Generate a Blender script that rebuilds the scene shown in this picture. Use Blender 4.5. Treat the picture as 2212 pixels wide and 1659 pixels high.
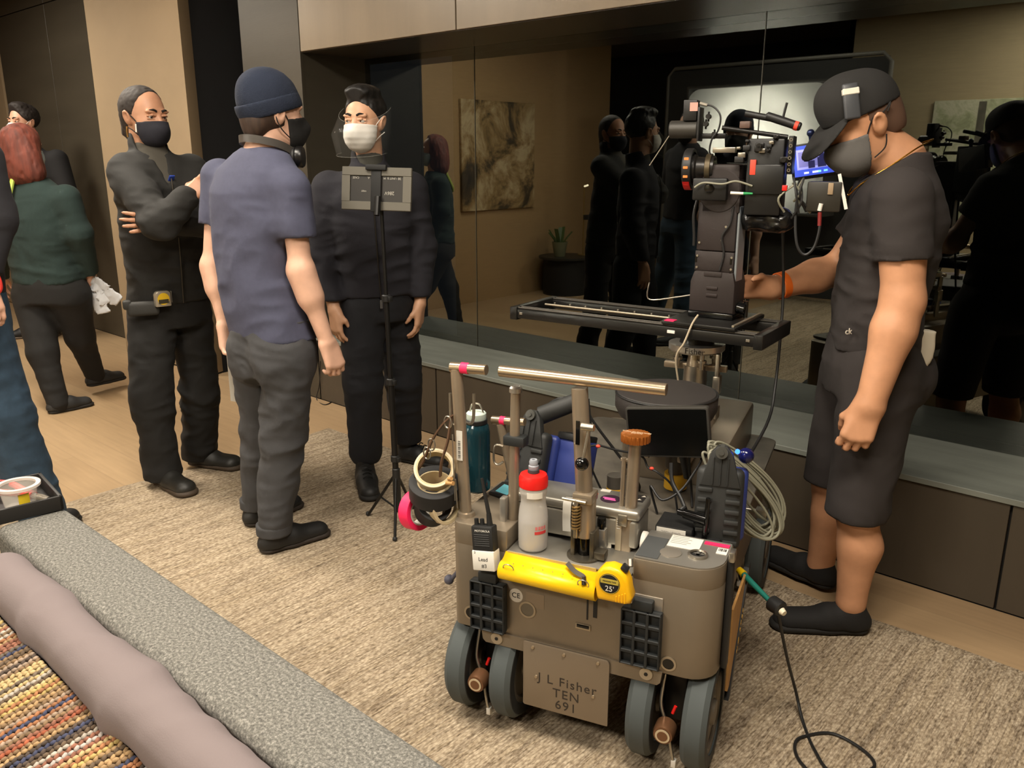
import bpy, bmesh, math, random
import numpy as np
from mathutils import Vector, Matrix, Euler
for _o in list(bpy.data.objects): bpy.data.objects.remove(_o)
scene = bpy.context.scene
COL = scene.collection
PI = math.pi
# ---------------------------------------------------------------- camera, world, lights, exposure
cam_d = bpy.data.cameras.new('camera'); cam_d.sensor_width = 36.0
cam_d.lens = 36.0 * 1800.0 / 2212.0
cam = bpy.data.objects.new('camera', cam_d); COL.objects.link(cam)
cam.location = (0, 0, 1.5)
cam.rotation_euler = (PI/2 - math.atan(490/1800.0), 0, math.radians(41.8))
scene.camera = cam
world = bpy.data.worlds.new('night'); scene.world = world; world.use_nodes = True
world.node_tree.nodes['Background'].inputs[0].default_value = (0.010, 0.011, 0.013, 1)
scene.view_settings.view_transform = 'Standard'
scene.view_settings.look = 'None'
scene.view_settings.gamma = 1.0
scene.view_settings.use_curve_mapping = False
scene.view_settings.exposure = 0.0
try:
    cy_ = scene.cycles; cy_.use_denoising = True; cy_.max_bounces = 5; cy_.diffuse_bounces = 3; cy_.glossy_bounces = 4; cy_.transmission_bounces = 4; cy_.transparent_max_bounces = 10
    cy_.caustics_reflective = False; cy_.caustics_refractive = False; cy_.use_adaptive_sampling = True; cy_.adaptive_threshold = 0.07
except Exception: pass
CEIL = 2.95
def area(name, loc, sx, sy, watt, col, aim=None):
    d = bpy.data.lights.new(name, 'AREA'); d.shape = 'RECTANGLE'; d.size = sx; d.size_y = sy
    d.energy = watt; d.color = col
    o = bpy.data.objects.new(name, d); COL.objects.link(o); o.location = loc
    if aim is not None:
        o.rotation_euler = (Vector(aim) - Vector(loc)).to_track_quat('-Z', 'Y').to_euler()
    return o
WARM = (1.0, 0.90, 0.76)
CEILING_PANELS = [(-0.4, 0.9, 82), (-2.2, 0.9, 60), (-4.6, 1.2, 92), (-7.2, 1.4, 76), (-1.4, -1.7, 115), (-3.6, -1.0, 20)]
for i, (x, y, w) in enumerate(CEILING_PANELS):
    area('ceiling_panel_light', (x, y, CEIL - 0.035), 1.1, 0.6, w, WARM)
# ---------------------------------------------------------------- helpers
def lin(c):
    r = []
    for v in c[:3]:
        v = v / 255.0
        r.append(v / 12.92 if v <= 0.04045 else ((v + 0.055) / 1.055) ** 2.4)
    return (r[0], r[1], r[2], 1.0)
_M = {}
def M(name, col=None, rough=0.6, metal=0.0, var=0.0, vscale=12.0, bump=0.0, bscale=150.0, spec=0.5, stretch=None, **kw):
    if name in _M: return _M[name]
    m = bpy.data.materials.new(name); m.use_nodes = True
    nt = m.node_tree; b = nt.nodes['Principled BSDF']
    c = lin(col)
    b.inputs['Base Color'].default_value = c
    b.inputs['Roughness'].default_value = rough
    b.inputs['Metallic'].default_value = metal
    b.inputs['Specular IOR Level'].default_value = spec
    for k, v in kw.items():
        b.inputs[k].default_value = v
    tc = nt.nodes.new('ShaderNodeTexCoord')
    vec = tc.outputs['Object']
    if stretch:
        mp = nt.nodes.new('ShaderNodeMapping'); mp.inputs['Scale'].default_value = stretch
        nt.links.new(vec, mp.inputs[0]); vec = mp.outputs[0]
    if var > 0:
        n = nt.nodes.new('ShaderNodeTexNoise'); n.inputs['Scale'].default_value = vscale; n.inputs['Detail'].default_value = 5
        nt.links.new(vec, n.inputs['Vector'])
        r = nt.nodes.new('ShaderNodeValToRGB')
        r.color_ramp.elements[0].position = 0.3; r.color_ramp.elements[1].position = 0.7
        r.color_ramp.elements[0].color = tuple(max(0, v * (1 - var)) for v in c[:3]) + (1,)
        r.color_ramp.elements[1].color = tuple(min(1, v * (1 + var)) for v in c[:3]) + (1,)
        nt.links.new(n.outputs['Fac'], r.inputs[0]); nt.links.new(r.outputs[0], b.inputs['Base Color'])
    if bump > 0:
        n = nt.nodes.new('ShaderNodeTexNoise'); n.inputs['Scale'].default_value = bscale; n.inputs['Detail'].default_value = 3
        nt.links.new(vec, n.inputs['Vector'])
        bp = nt.nodes.new('ShaderNodeBump'); bp.inputs['Strength'].default_value = bump; bp.inputs['Distance'].default_value = 0.002
        nt.links.new(n.outputs['Fac'], bp.inputs['Height']); nt.links.new(bp.outputs[0], b.inputs['Normal'])
    _M[name] = m
    return m
def emit(name, col, strength):
    if name in _M: return _M[name]
    m = bpy.data.materials.new(name); m.use_nodes = True
    b = m.node_tree.nodes['Principled BSDF']
    b.inputs['Base Color'].default_value = lin(col)
    b.inputs['Emission Color'].default_value = lin(col); b.inputs['Emission Strength'].default_value = strength
    _M[name] = m; return m
def clear(name, col, rough=0.08, alpha=0.25, tint=None):
    """see-through plastic or glass: mix of transparent and glossy/diffuse"""
    if name in _M: return _M[name]
    m = bpy.data.materials.new(name); m.use_nodes = True
    nt = m.node_tree; b = nt.nodes['Principled BSDF']; out = nt.nodes['Material Output']
    b.inputs['Base Color'].default_value = lin(col); b.inputs['Roughness'].default_value = rough
    t = nt.nodes.new('ShaderNodeBsdfTransparent'); t.inputs[0].default_value = lin(tint or (255, 255, 255))
    mx = nt.nodes.new('ShaderNodeMixShader'); mx.inputs[0].default_value = alpha
    nt.links.new(t.outputs[0], mx.inputs[1]); nt.links.new(b.outputs[0], mx.inputs[2]); nt.links.new(mx.outputs[0], out.inputs['Surface'])
    _M[name] = m; return m

class MB:
    """collects shapes in one bmesh; build() links ONE mesh object"""
    def __init__(self): self.bm = bmesh.new()
    def _tf(self, vs, mat):
        if mat is not None: bmesh.ops.transform(self.bm, matrix=mat, verts=vs)
        return vs
    def box(self, lo, hi, bev=0.0, seg=2, mat=None):
        lo = Vector(lo); hi = Vector(hi)
        for i in range(3):
            if lo[i] > hi[i]: lo[i], hi[i] = hi[i], lo[i]
        t = bmesh.new()
        bmesh.ops.create_cube(t, size=1.0)
        s = hi - lo; c = (hi + lo) / 2
        bmesh.ops.transform(t, matrix=Matrix.Translation(c) @ Matrix.Diagonal((s.x, s.y, s.z, 1)), verts=t.verts)
        if bev > 0:
            bmesh.ops.bevel(t, geom=list(t.edges), offset=min(bev, min(s) * 0.49), segments=seg, profile=0.5, affect='EDGES')
        return self._merge(t, mat)
    def _merge(self, t, mat=None):
        me = bpy.data.meshes.new('t'); t.to_mesh(me); t.free()
        n = len(self.bm.verts); self.bm.from_mesh(me); bpy.data.meshes.remove(me)
        self.bm.verts.ensure_lookup_table()
        vs = self.bm.verts[n:]
        return self._tf(list(vs), mat)
    def cyl(self, a, b, r, r2=None, n=20, bev=0.0, cap=True):
        a = Vector(a); b = Vector(b); d = b - a; Lg = d.length
        if r2 is None: r2 = r
        t = bmesh.new()
        prof = [(r, 0), (r2, Lg)]
        if bev > 0: prof = [(r - bev, 0), (r, bev), (r2, Lg - bev), (r2 - bev, Lg)]
        self._lathe(t, prof, n, cap)
        q = Vector((0, 0, 1)).rotation_difference(d.normalized()).to_matrix().to_4x4()
        return self._merge(t, Matrix.Translation(a) @ q)
    def _lathe(self, t, prof, n, cap=True):
        rings = []
        for (r, z) in prof:
            rings.append([t.verts.new((r * math.cos(2 * PI * i / n), r * math.sin(2 * PI * i / n), z)) for i in range(n)])
        for k in range(len(rings) - 1):
            for i in range(n):
                j = (i + 1) % n
                t.faces.new((rings[k][i], rings[k][j], rings[k + 1][j], rings[k + 1][i]))
        if cap:
            if prof[0][0] > 1e-5: t.faces.new(list(reversed(rings[0])))
            if prof[-1][0] > 1e-5: t.faces.new(rings[-1])
    def lathe(self, prof, a=(0, 0, 0), axis=(0, 0, 1), n=28, cap=True, up=None):
        t = bmesh.new(); self._lathe(t, prof, n, cap)
        q = Vector((0, 0, 1)).rotation_difference(Vector(axis).normalized()).to_matrix().to_4x4()
        vs = self._merge(t, Matrix.Translation(Vector(a)) @ q)
        return vs
    def ring(self, c, axis, ro, ri, w, n=40):
        """flat hollow ring (a roll of tape) centred at c"""
        return self.lathe([(ri, -w / 2), (ro - .001, -w / 2), (ro, -w / 2 + .001), (ro, w / 2 - .001), (ro - .001, w / 2), (ri, w / 2), (ri, -w / 2)], c, axis, n, cap=False)
    def sphere(self, c, r, n=20, m=12, sc=(1, 1, 1)):
        t = bmesh.new()
        bmesh.ops.create_uvsphere(t, u_segments=n, v_segments=m, radius=r)
        return self._merge(t, Matrix.Translation(Vector(c)) @ Matrix.Diagonal((sc[0], sc[1], sc[2], 1)))
    def tube(self, pts, r, n=10, closed=False, smooth=6):
        P = [Vector(p) for p in pts]
        if smooth > 1 and len(P) > 2: P = spline(P, smooth, closed)
        N = len(P); t = bmesh.new(); rings = []
        T0 = None; nrm = None
        for i in range(N):
            if closed: d = P[(i + 1) % N] - P[i - 1]
            else: d = P[min(i + 1, N - 1)] - P[max(i - 1, 0)]
            d.normalize()
            if nrm is None:
                nrm = d.orthogonal().normalized()
            else:
                nrm = (nrm - d * nrm.dot(d)).normalized()
            b = d.cross(nrm)
            rr = r(i / max(1, N - 1)) if callable(r) else r
            rings.append([t.verts.new(P[i] + (nrm * math.cos(2 * PI * k / n) + b * math.sin(2 * PI * k / n)) * rr) for k in range(n)])
        M_ = N if closed else N - 1
        for i in range(M_):
            A = rings[i]; B = rings[(i + 1) % N]
            for k in range(n):
                t.faces.new((A[k], A[(k + 1) % n], B[(k + 1) % n], B[k]))
        if not closed:
            t.faces.new(list(reversed(rings[0]))); t.faces.new(rings[-1])
        return self._merge(t)
    def prism(self, poly, z0, z1, mat=None, bev=0.0):
        """extrude a closed xy polygon from z0 to z1"""
        t = bmesh.new()
        a = [t.verts.new((p[0], p[1], z0)) for p in poly]; b = [t.verts.new((p[0], p[1], z1)) for p in poly]
        n = len(poly)
        f0 = t.faces.new(list(reversed(a))); f1 = t.faces.new(b)
        for i in range(n):
            t.faces.new((a[i], a[(i + 1) % n], b[(i + 1) % n], b[i]))
        bmesh.ops.recalc_face_normals(t, faces=t.faces)
        if bev > 0:
            es = [e for e in t.edges if any(f in (f0, f1) for f in e.link_faces)]
            bmesh.ops.bevel(t, geom=es, offset=bev, segments=2, profile=0.5, affect='EDGES')
        return self._merge(t, mat)
    def ribbon(self, pts, width, thick, side, smooth=6):
        """flat strap along pts; side = the across direction"""
        P = [Vector(p) for p in pts]
        if smooth > 1 and len(P) > 2: P = spline(P, smooth)
        S = Vector(side).normalized(); t = bmesh.new(); rings = []
        for i, p in enumerate(P):
            d = (P[min(i + 1, len(P) - 1)] - P[max(i - 1, 0)]).normalized()
            s = (S - d * S.dot(d)).normalized(); nn = d.cross(s)
            rings.append([t.verts.new(p + s * width / 2 * x + nn * thick / 2 * y) for x, y in ((-1, -1), (1, -1), (1, 1), (-1, 1))])
        for i in range(len(P) - 1):
            for k in range(4):
                t.faces.new((rings[i][k], rings[i][(k + 1) % 4], rings[i + 1][(k + 1) % 4], rings[i + 1][k]))
        t.faces.new(list(reversed(rings[0]))); t.faces.new(rings[-1])
        return self._merge(t)
    def build(self, name, mat, parent=None, smooth=35, kind=None):
        bmesh.ops.recalc_face_normals(self.bm, faces=self.bm.faces)
        me = bpy.data.meshes.new(name); self.bm.to_mesh(me); self.bm.free()
        return link(name, me, mat, parent, smooth, kind)
def spline(P, s, closed=False):
    out = []; n = len(P)
    for i in range(n if closed else n - 1):
        if closed: p0, p1, p2, p3 = P[i - 1], P[i], P[(i + 1) % n], P[(i + 2) % n]
        else: p0, p1, p2, p3 = P[max(i - 1, 0)], P[i], P[i + 1], P[min(i + 2, n - 1)]
        for k in range(s):
            t = k / s
            out.append(0.5 * ((2 * p1) + (-p0 + p2) * t + (2 * p0 - 5 * p1 + 4 * p2 - p3) * t * t + (-p0 + 3 * p1 - 3 * p2 + p3) * t ** 3))
    if not closed: out.append(P[-1].copy())
    return out
def link(name, me, mat, parent=None, smooth=35, kind=None):
    if mat is not None:
        for m_ in (mat if isinstance(mat, (list, tuple)) else [mat]): me.materials.append(m_)
    if smooth:
        me.polygons.foreach_set('use_smooth', [True] * len(me.polygons))
        if smooth < 180:
            try: me.set_sharp_from_angle(angle=math.radians(smooth))
            except Exception: pass
    o = bpy.data.objects.new(name, me); COL.objects.link(o)
    if parent is not None: o.parent = parent
    if kind: o['kind'] = kind
    return o
def tag(o, label, cat, group=None):
    o['label'] = label; o['category'] = cat
    if group: o['group'] = group
    return o
def thing(name, label, cat, loc=(0, 0, 0), rz=0.0, group=None):
    o = bpy.data.objects.new(name, None); COL.objects.link(o)
    o.empty_display_size = 0.1
    o.location = loc; o.rotation_euler = (0, 0, rz)
    return tag(o, label, cat, group)
def text_mesh(name, body, size, mat, parent, M4, extrude=0.0008, align='CENTER', spacing=1.0, kind=None):
    """lettering as flat raised mesh; M4 places its xy plane"""
    cu = bpy.data.curves.new(name, 'FONT'); cu.body = body; cu.size = size; cu.extrude = extrude
    cu.align_x = align; cu.align_y = 'CENTER'; cu.resolution_u = 3; cu.space_character = spacing
    to = bpy.data.objects.new(name, cu); COL.objects.link(to)
    dg = bpy.context.evaluated_depsgraph_get()
    me = bpy.data.meshes.new_from_object(to.evaluated_get(dg))
    bpy.data.objects.remove(to); bpy.data.curves.remove(cu)
    me.transform(M4)
    return link(name, me, mat, parent, 0)
def frame4(o, x, y):
    """matrix with origin o, x axis x, y axis y"""
    x = Vector(x).normalized(); y = Vector(y); y = (y - x * y.dot(x)).normalized(); z = x.cross(y)
    m = Matrix.Identity(4)
    for i in range(3):
        m[i][0] = x[i]; m[i][1] = y[i]; m[i][2] = z[i]; m[i][3] = o[i]
    return m

# ---------------------------------------------------------------- the setting
def struct(name, mb, mat, parent=None, smooth=35):
    o = mb.build(name, mat, parent, smooth)
    if parent is None: o['kind'] = 'structure'
    return o
WALLY = 3.01; GLASSY = 3.48; SILLZ = 0.412; SOFZ = 2.082
def wood_floor_mat():
    m = bpy.data.materials.new('pale oak floor'); m.use_nodes = True; nt = m.node_tree; b = nt.nodes['Principled BSDF']
    tc = nt.nodes.new('ShaderNodeTexCoord')
    br = nt.nodes.new('ShaderNodeTexBrick')
    br.inputs['Scale'].default_value = 1.0; br.inputs['Brick Width'].default_value = 2.2; br.inputs['Row Height'].default_value = 0.19
    br.inputs['Mortar Size'].default_value = 0.0012; br.inputs['Mortar Smooth'].default_value = 0.4
    br.inputs['Color1'].default_value = lin((180, 150, 114)); br.inputs['Color2'].default_value = lin((188, 159, 122)); br.inputs['Mortar'].default_value = lin((162, 136, 106))
    nt.links.new(tc.outputs['Object'], br.inputs['Vector'])
    mp = nt.nodes.new('ShaderNodeMapping'); mp.inputs['Scale'].default_value = (1.2, 14, 1)
    nt.links.new(tc.outputs['Object'], mp.inputs[0])
    n = nt.nodes.new('ShaderNodeTexNoise'); n.inputs['Scale'].default_value = 3; n.inputs['Detail'].default_value = 6
    nt.links.new(mp.outputs[0], n.inputs['Vector'])
    mx = nt.nodes.new('ShaderNodeMixRGB'); mx.blend_type = 'MULTIPLY'; mx.inputs[0].default_value = 0.28
    nt.links.new(br.outputs['Color'], mx.inputs[1]); nt.links.new(n.outputs['Fac'], mx.inputs[2])
    nt.links.new(mx.outputs[0], b.inputs['Base Color']); b.inputs['Roughness'].default_value = 0.42
    return m
mb = MB(); mb.box((-12, -4.2, -0.1), (3.2, 3.01, 0)); floor = struct('floor', mb, wood_floor_mat())
mb = MB(); mb.box((-12, -4.2, CEIL), (3.2, 3.6, CEIL + 0.1)); struct('ceiling', mb, M('matt dark ceiling', (92, 82, 70), 0.9))
for i, (x, y, w) in enumerate(CEILING_PANELS):
    mb = MB(); mb.box((x - .62, y - .37, CEIL - 0.03), (x + .62, y + .37, CEIL)); o = mb.build('ceiling_light', M('lamp housing', (60, 56, 50), 0.5))
    o['kind'] = 'structure'
# wall panels: bronze laminated sheets with dark reveals
panel_dark = M('dark bronze wall panel', (68, 62, 51), 0.45, var=0.10, vscale=2.5, bump=0.12, bscale=60, stretch=(0.35, 1, 3.0))
panel_low = M('dark bronze lower panel', (72, 64, 53), 0.45, var=0.10, vscale=2.5, bump=0.12, bscale=60, stretch=(3.0, 1, 0.35))
panel_up = M('pale bronze upper panel', (128, 113, 92), 0.36, var=0.10, vscale=2.0, bump=0.10, bscale=60, stretch=(3.0, 1, 0.4))
gapm = M('black reveal', (14, 12, 10), 0.9)
beige = M('beige plaster', (152, 131, 102), 0.75, var=0.05, vscale=3, bump=0.1, bscale=80)
black = M('opening darkness', (9, 8, 8), 0.95)  # near-black that paints the shade inside the unlit wall opening
# back wall carcass: black, with the panels standing proud of it
mb = MB()
mb.box((-12, 3.03, 0), (-5.46, 3.2, CEIL)); mb.box((-4.95, 3.03, 0), (-4.345, 3.2, CEIL))
mb.box((-4.345, 3.03, 0), (3.2, 3.2, SILLZ - 0.02)); mb.box((-4.345, 3.03, SOFZ + 0.012), (3.2, 3.2, CEIL))
wall_back = struct('wall_back', mb, gapm)
def panel(x0, x1, z0, z1, mat):
    m_ = MB(); g = 0.004
    m_.box((x0 + g, 3.01, z0 + g), (x1 - g, 3.032, z1 - g), 0.0015, 1)
    return m_.build('panel', mat, wall_back)
for x0, x1 in ((-4.345, -3.25), (-3.25, -1.86), (-1.86, -0.47), (-0.47, 0.92), (0.92, 2.3)):
    panel(x0, x1, 0.0, SILLZ - 0.022, panel_low)
for x0, x1 in ((-4.325, -3.05), (-3.05, -1.77), (-1.77, -0.49), (-0.49, 0.79), (0.79, 2.1)):
    panel(x0, x1, SOFZ, CEIL, panel_up)
panel(-4.95, -4.325, 0, CEIL, panel_dark)
for x0, x1 in ((-9.1, -7.93), (-7.93, -6.9), (-6.9, -5.47)):
    panel(x0, x1, 0, 2.735, panel_dark); panel(x0, x1, 2.735, CEIL, panel_dark)
panel(-12, -9.15, 0, CEIL, beige)
# the unlit opening beside the beige pier
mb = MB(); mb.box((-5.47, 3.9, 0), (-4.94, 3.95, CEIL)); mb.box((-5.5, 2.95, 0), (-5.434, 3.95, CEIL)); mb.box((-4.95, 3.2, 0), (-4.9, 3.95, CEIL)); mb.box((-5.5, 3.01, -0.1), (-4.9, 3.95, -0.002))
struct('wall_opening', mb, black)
mb = MB(); mb.prism([(-6.56, 2.765), (-5.40, 2.858), (-5.43, 2.945), (-5.47, 3.008), (-6.56, 3.008)], 0.012, CEIL)
pier = struct('wall_pier', mb, beige)
mb = MB(); mb.prism([(-6.55, 2.772), (-5.405, 2.864), (-5.44, 2.945), (-5.48, 3.006), (-6.55, 3.006)], 0, 0.013); mb.build('shadow_gap', gapm, pier)
# window: recess, sill, soffit, glass
sillm = M('grey green stone sill', (122, 126, 118), 0.5, var=0.12, vscale=3, bump=0.1, bscale=90, stretch=(1, 6, 1))
mb = MB(); mb.box((-4.345, 3.0, SILLZ - 0.022), (2.9, 3.52, SILLZ), 0.002, 1); struct('window_sill', mb, sillm)
mb = MB(); mb.box((-4.345, 3.02, SOFZ), (2.9, 3.52, SOFZ + 0.012)); struct('trim_soffit', mb, M('soffit dark metal', (62, 56, 47), 0.30, var=0.1, vscale=2))
mb = MB(); mb.box((-4.345, 3.03, SILLZ), (-4.33, 3.52, SOFZ)); struct('trim_window_jamb', mb, panel_dark)
def window_glass():
    m = bpy.data.materials.new('dark window glass'); m.use_nodes = True; nt = m.node_tree
    for n in list(nt.nodes):
        if n.type == 'BSDF_PRINCIPLED': nt.nodes.remove(n)
    out = nt.nodes['Material Output']
    t = nt.nodes.new('ShaderNodeBsdfTransparent'); t.inputs[0].default_value = (0.35, 0.38, 0.36, 1)
    g = nt.nodes.new('ShaderNodeBsdfGlossy'); g.inputs['Roughness'].default_value = 0.012; g.inputs[0].default_value = (0.95, 1.0, 0.92, 1)
    fr = nt.nodes.new('ShaderNodeFresnel'); fr.inputs[0].default_value = 2.25
    mx = nt.nodes.new('ShaderNodeMixShader')
    nt.links.new(fr.outputs[0], mx.inputs[0]); nt.links.new(t.outputs[0], mx.inputs[1]); nt.links.new(g.outputs[0], mx.inputs[2]); nt.links.new(mx.outputs[0], out.inputs[0])
    return m
wg = window_glass()
mb = MB(); mb.box((-4.33, 3.505, SILLZ), (2.9, 3.52, SILLZ + .03)); mb.box((-4.33, 3.505, SOFZ - .03), (2.9, 3.52, SOFZ))
win = struct('window_1', mb, M('window bead', (40, 40, 36), 0.4))
for x0, x1 in ((-4.33, -3.389), (-3.385, -1.70), (-1.696, 0.0), (0.004, 1.4), (1.404, 2.9)):
    me = bpy.data.meshes.new('pane')
    me.from_pydata([(x0, 3.48, SILLZ), (x1, 3.48, SILLZ), (x1, 3.48, SOFZ), (x0, 3.48, SOFZ)], [], [(0, 1, 2, 3)])
    link('pane', me, wg, win, 0)
for x in (-3.387, -1.698, 0.002, 1.402):
    mb = MB(); mb.box((x - .0018, 3.477, SILLZ), (x + .0018, 3.483, SOFZ)); mb.build('joint', M('clear joint', (70, 68, 58), 0.3), win)
mb = MB(); mb.box((-4.4, 4.3, -0.2), (3.0, 4.35, 3.1)); struct('night_backdrop', mb, M('night outside', (10, 10, 10), 0.9))  # dark sheet added beyond the glass to stand for the night
# the rest of the room (seen in the dark glass)
lightwall = M('pale grasscloth wall', (176, 160, 128), 0.7, var=0.06, vscale=6, stretch=(1, 1, 12))
mb = MB(); mb.box((-6.35, -1.75, 0), (-6.2, 1.5, CEIL)); struct('wall_left', mb, M('tan side wall', (168, 138, 98), 0.7, var=0.05, vscale=6, stretch=(1, 1, 12)))
mb = MB(); mb.box((-12, -4.2, 0), (-11.9, 3.03, CEIL)); struct('wall_far_left', mb, beige)
mb = MB(); mb.box((-12, -4.2, 0), (-3.64, -4.1, CEIL)); struct('wall_rear_dark', mb, M('dark rear wall', (30, 27, 23), 0.8))
mb = MB(); mb.box((-3.7, -2.7, 0), (3.2, -2.6, CEIL)); mb.box((-3.7, -4.2, 0), (-3.64, -2.6, CEIL)); struct('wall_rear', mb, lightwall)
mb = MB(); mb.box((3.1, -2.7, 0), (3.2, 3.2, CEIL)); struct('wall_right', mb, lightwall)
mb = MB(); mb.box((-12, 3.01, -.1), (3.2, 3.2, 0)); struct('floor_edge', mb, gapm)
# rug
def rug_mat():
    m = bpy.data.materials.new('striped woven rug'); m.use_nodes = True; nt = m.node_tree; b = nt.nodes['Principled BSDF']
    tc = nt.nodes.new('ShaderNodeTexCoord')
    def noise(sc, stretch, det=3, rough=0.5):
        mp = nt.nodes.new('ShaderNodeMapping'); mp.inputs['Scale'].default_value = stretch
        nt.links.new(tc.outputs['Object'], mp.inputs[0])
        n = nt.nodes.new('ShaderNodeTexNoise'); n.inputs['Scale'].default_value = sc; n.inputs['Detail'].default_value = det; n.inputs['Roughness'].default_value = rough
        nt.links.new(mp.outputs[0], n.inputs['Vector']); return n
    def ramp(n, els):
        r = nt.nodes.new('ShaderNodeValToRGB'); cr = r.color_ramp
        while len(cr.elements) > 1: cr.elements.remove(cr.elements[-1])
        cr.elements[0].position = els[0][0]; cr.elements[0].color = lin(els[0][1])
        for p_, c_ in els[1:]:
            e = cr.elements.new(p_); e.color = lin(c_)
        nt.links.new(n.outputs['Fac'] if 'Fac' in n.outputs else n.outputs[0], r.inputs[0]); return r
    base = ramp(noise(16.0, (1, 0.045, 1), 5, 0.72), [(0.28, (92, 81, 68)), (0.38, (132, 115, 95)), (0.44, (186, 168, 140)), (0.49, (120, 104, 86)), (0.54, (196, 179, 153)), (0.60, (146, 128, 106)), (0.66, (200, 185, 160)), (0.74, (108, 94, 78))])
    fleck = ramp(noise(170.0, (1, 0.26, 1), 2, 0.75), [(0.37, (74, 64, 52)), (0.46, (168, 150, 126)), (0.60, (218, 204, 180))])
    mx = nt.nodes.new('ShaderNodeMixRGB'); mx.inputs[0].default_value = 0.34
    nt.links.new(base.outputs[0], mx.inputs[1]); nt.links.new(fleck.outputs[0], mx.inputs[2])
    vor = nt.nodes.new('ShaderNodeTexVoronoi'); vor.inputs['Scale'].default_value = 120.0
    mp = nt.nodes.new('ShaderNodeMapping'); mp.inputs['Scale'].default_value = (1, 0.62, 1); nt.links.new(tc.outputs['Object'], mp.inputs[0]); nt.links.new(mp.outputs[0], vor.inputs['Vector'])
    r2 = nt.nodes.new('ShaderNodeValToRGB'); r2.color_ramp.elements[0].position = 0.25; r2.color_ramp.elements[0].color = (1, 1, 1, 1); r2.color_ramp.elements[1].position = 0.75; r2.color_ramp.elements[1].color = (0.42, 0.38, 0.34, 1)
    nt.links.new(vor.outputs['Distance'], r2.inputs[0])
    m2 = nt.nodes.new('ShaderNodeMixRGB'); m2.blend_type = 'MULTIPLY'; m2.inputs[0].default_value = 0.58
    nt.links.new(mx.outputs[0], m2.inputs[1]); nt.links.new(r2.outputs[0], m2.inputs[2])
    nt.links.new(m2.outputs[0], b.inputs['Base Color']); b.inputs['Roughness'].default_value = 0.95; b.inputs['Specular IOR Level'].default_value = 0.15
    bp = nt.nodes.new('ShaderNodeBump'); bp.inputs['Strength'].default_value = 0.35; bp.inputs['Distance'].default_value = 0.004; bp.invert = True
    nt.links.new(vor.outputs['Distance'], bp.inputs['Height']); nt.links.new(bp.outputs[0], b.inputs['Normal'])
    return m
def rug():
    nx, ny = 120, 60; x0, x1, y0, y1 = -3.80, 1.6, -2.0, 2.68
    vs = []; fs = []
    for j in range(ny + 1):
        for i in range(nx + 1):
            u, v = i / nx, j / ny
            x = x0 + (x1 - x0) * u; y = y0 + (y1 - y0) * v
            e = min(i, nx - i, j, ny - j)
            if j == ny: y += 0.012 * math.sin(x * 3.1) + 0.006 * math.sin(x * 9)
            if i == 0: x += 0.012 * math.sin(y * 3.7) + 0.006 * math.sin(y * 11)
            vs.append((x, y, 0.002 if e == 0 else 0.012 + 0.0012 * math.sin(x * 5) * math.sin(y * 4)))
    w = nx + 1
    for j in range(ny):
        for i in range(nx):
            fs.append((j * w + i, j * w + i + 1, (j + 1) * w + i + 1, (j + 1) * w + i))
    me = bpy.data.meshes.new('rug'); me.from_pydata(vs, [], fs)
    return tag(link('rug', me, rug_mat()), 'large flat-woven cream and brown flecked rug over the wood floor', 'rug')
rug()

# ---------------------------------------------------------------- smooth organic surfaces (implicit shapes -> one mesh)
F32 = np.float32
def V3(p): return np.array(p, dtype=F32)
def unit(v):
    v = np.array(v, dtype=np.float64); return (v / np.linalg.norm(v)).astype(F32)
class Prim:
    def __init__(s, fn, lo, hi, k, sub=False): s.fn, s.lo, s.hi, s.k, s.sub = fn, V3(lo), V3(hi), k, sub
def rc(a, b, ra, rb=None, k=0.02, flat=None, sub=False):
    """tapered capsule a->b; flat = (direction, factor) squashes it"""
    a, b = V3(a), V3(b); rb = ra if rb is None else rb
    ba = b - a; l2 = float(ba @ ba) + 1e-12
    mr = max(ra, rb)
    if flat is not None: fd, ff = unit(flat[0]), flat[1]
    def fn(P):
        pa = P - a
        if flat is not None:
            q = pa @ fd; q0 = float(ba @ fd)
            t = np.clip((pa @ ba) / l2, 0, 1)
            dv = pa - t[:, None] * ba
            q = dv @ fd
            dv = dv + (q * (1 / ff - 1))[:, None] * fd
            return (np.sqrt(np.einsum('ij,ij->i', dv, dv)) - (ra + (rb - ra) * t)) * min(1.0, ff) ** 0.5
        t = np.clip((pa @ ba) / l2, 0, 1)
        dv = pa - t[:, None] * ba
        return np.sqrt(np.einsum('ij,ij->i', dv, dv)) - (ra + (rb - ra) * t)
    g = mr * (max(1.0, flat[1]) if flat is not None else 1)
    return Prim(fn, np.minimum(a, b) - g, np.maximum(a, b) + g, k, sub)
def rcc(a, b, ra, rb, k=0.02):
    """like rc but cut off flat at b (a sleeve or trouser end)"""
    p = rc(a, b, ra, rb, k); d = unit(V3(b) - V3(a)); e = V3(b); f0 = p.fn
    p.fn = lambda P: np.maximum(f0(P), (P - e) @ d)
    return p
def el(c, r, axes=None, k=0.02, sub=False):
    """ellipsoid; axes = rows of local x,y,z directions"""
    c = V3(c); r = V3(r); A = np.eye(3, dtype=F32) if axes is None else np.array(axes, dtype=F32)
    mr = float(min(r))
    def fn(P):
        q = (P - c) @ A.T
        k0 = np.sqrt((((q / r)) ** 2).sum(1)); k1 = np.sqrt((((q / (r * r))) ** 2).sum(1)) + 1e-9
        return k0 * (k0 - 1.0) / k1
    g = float(max(r))
    return Prim(fn, c - g, c + g, k, sub)
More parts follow.
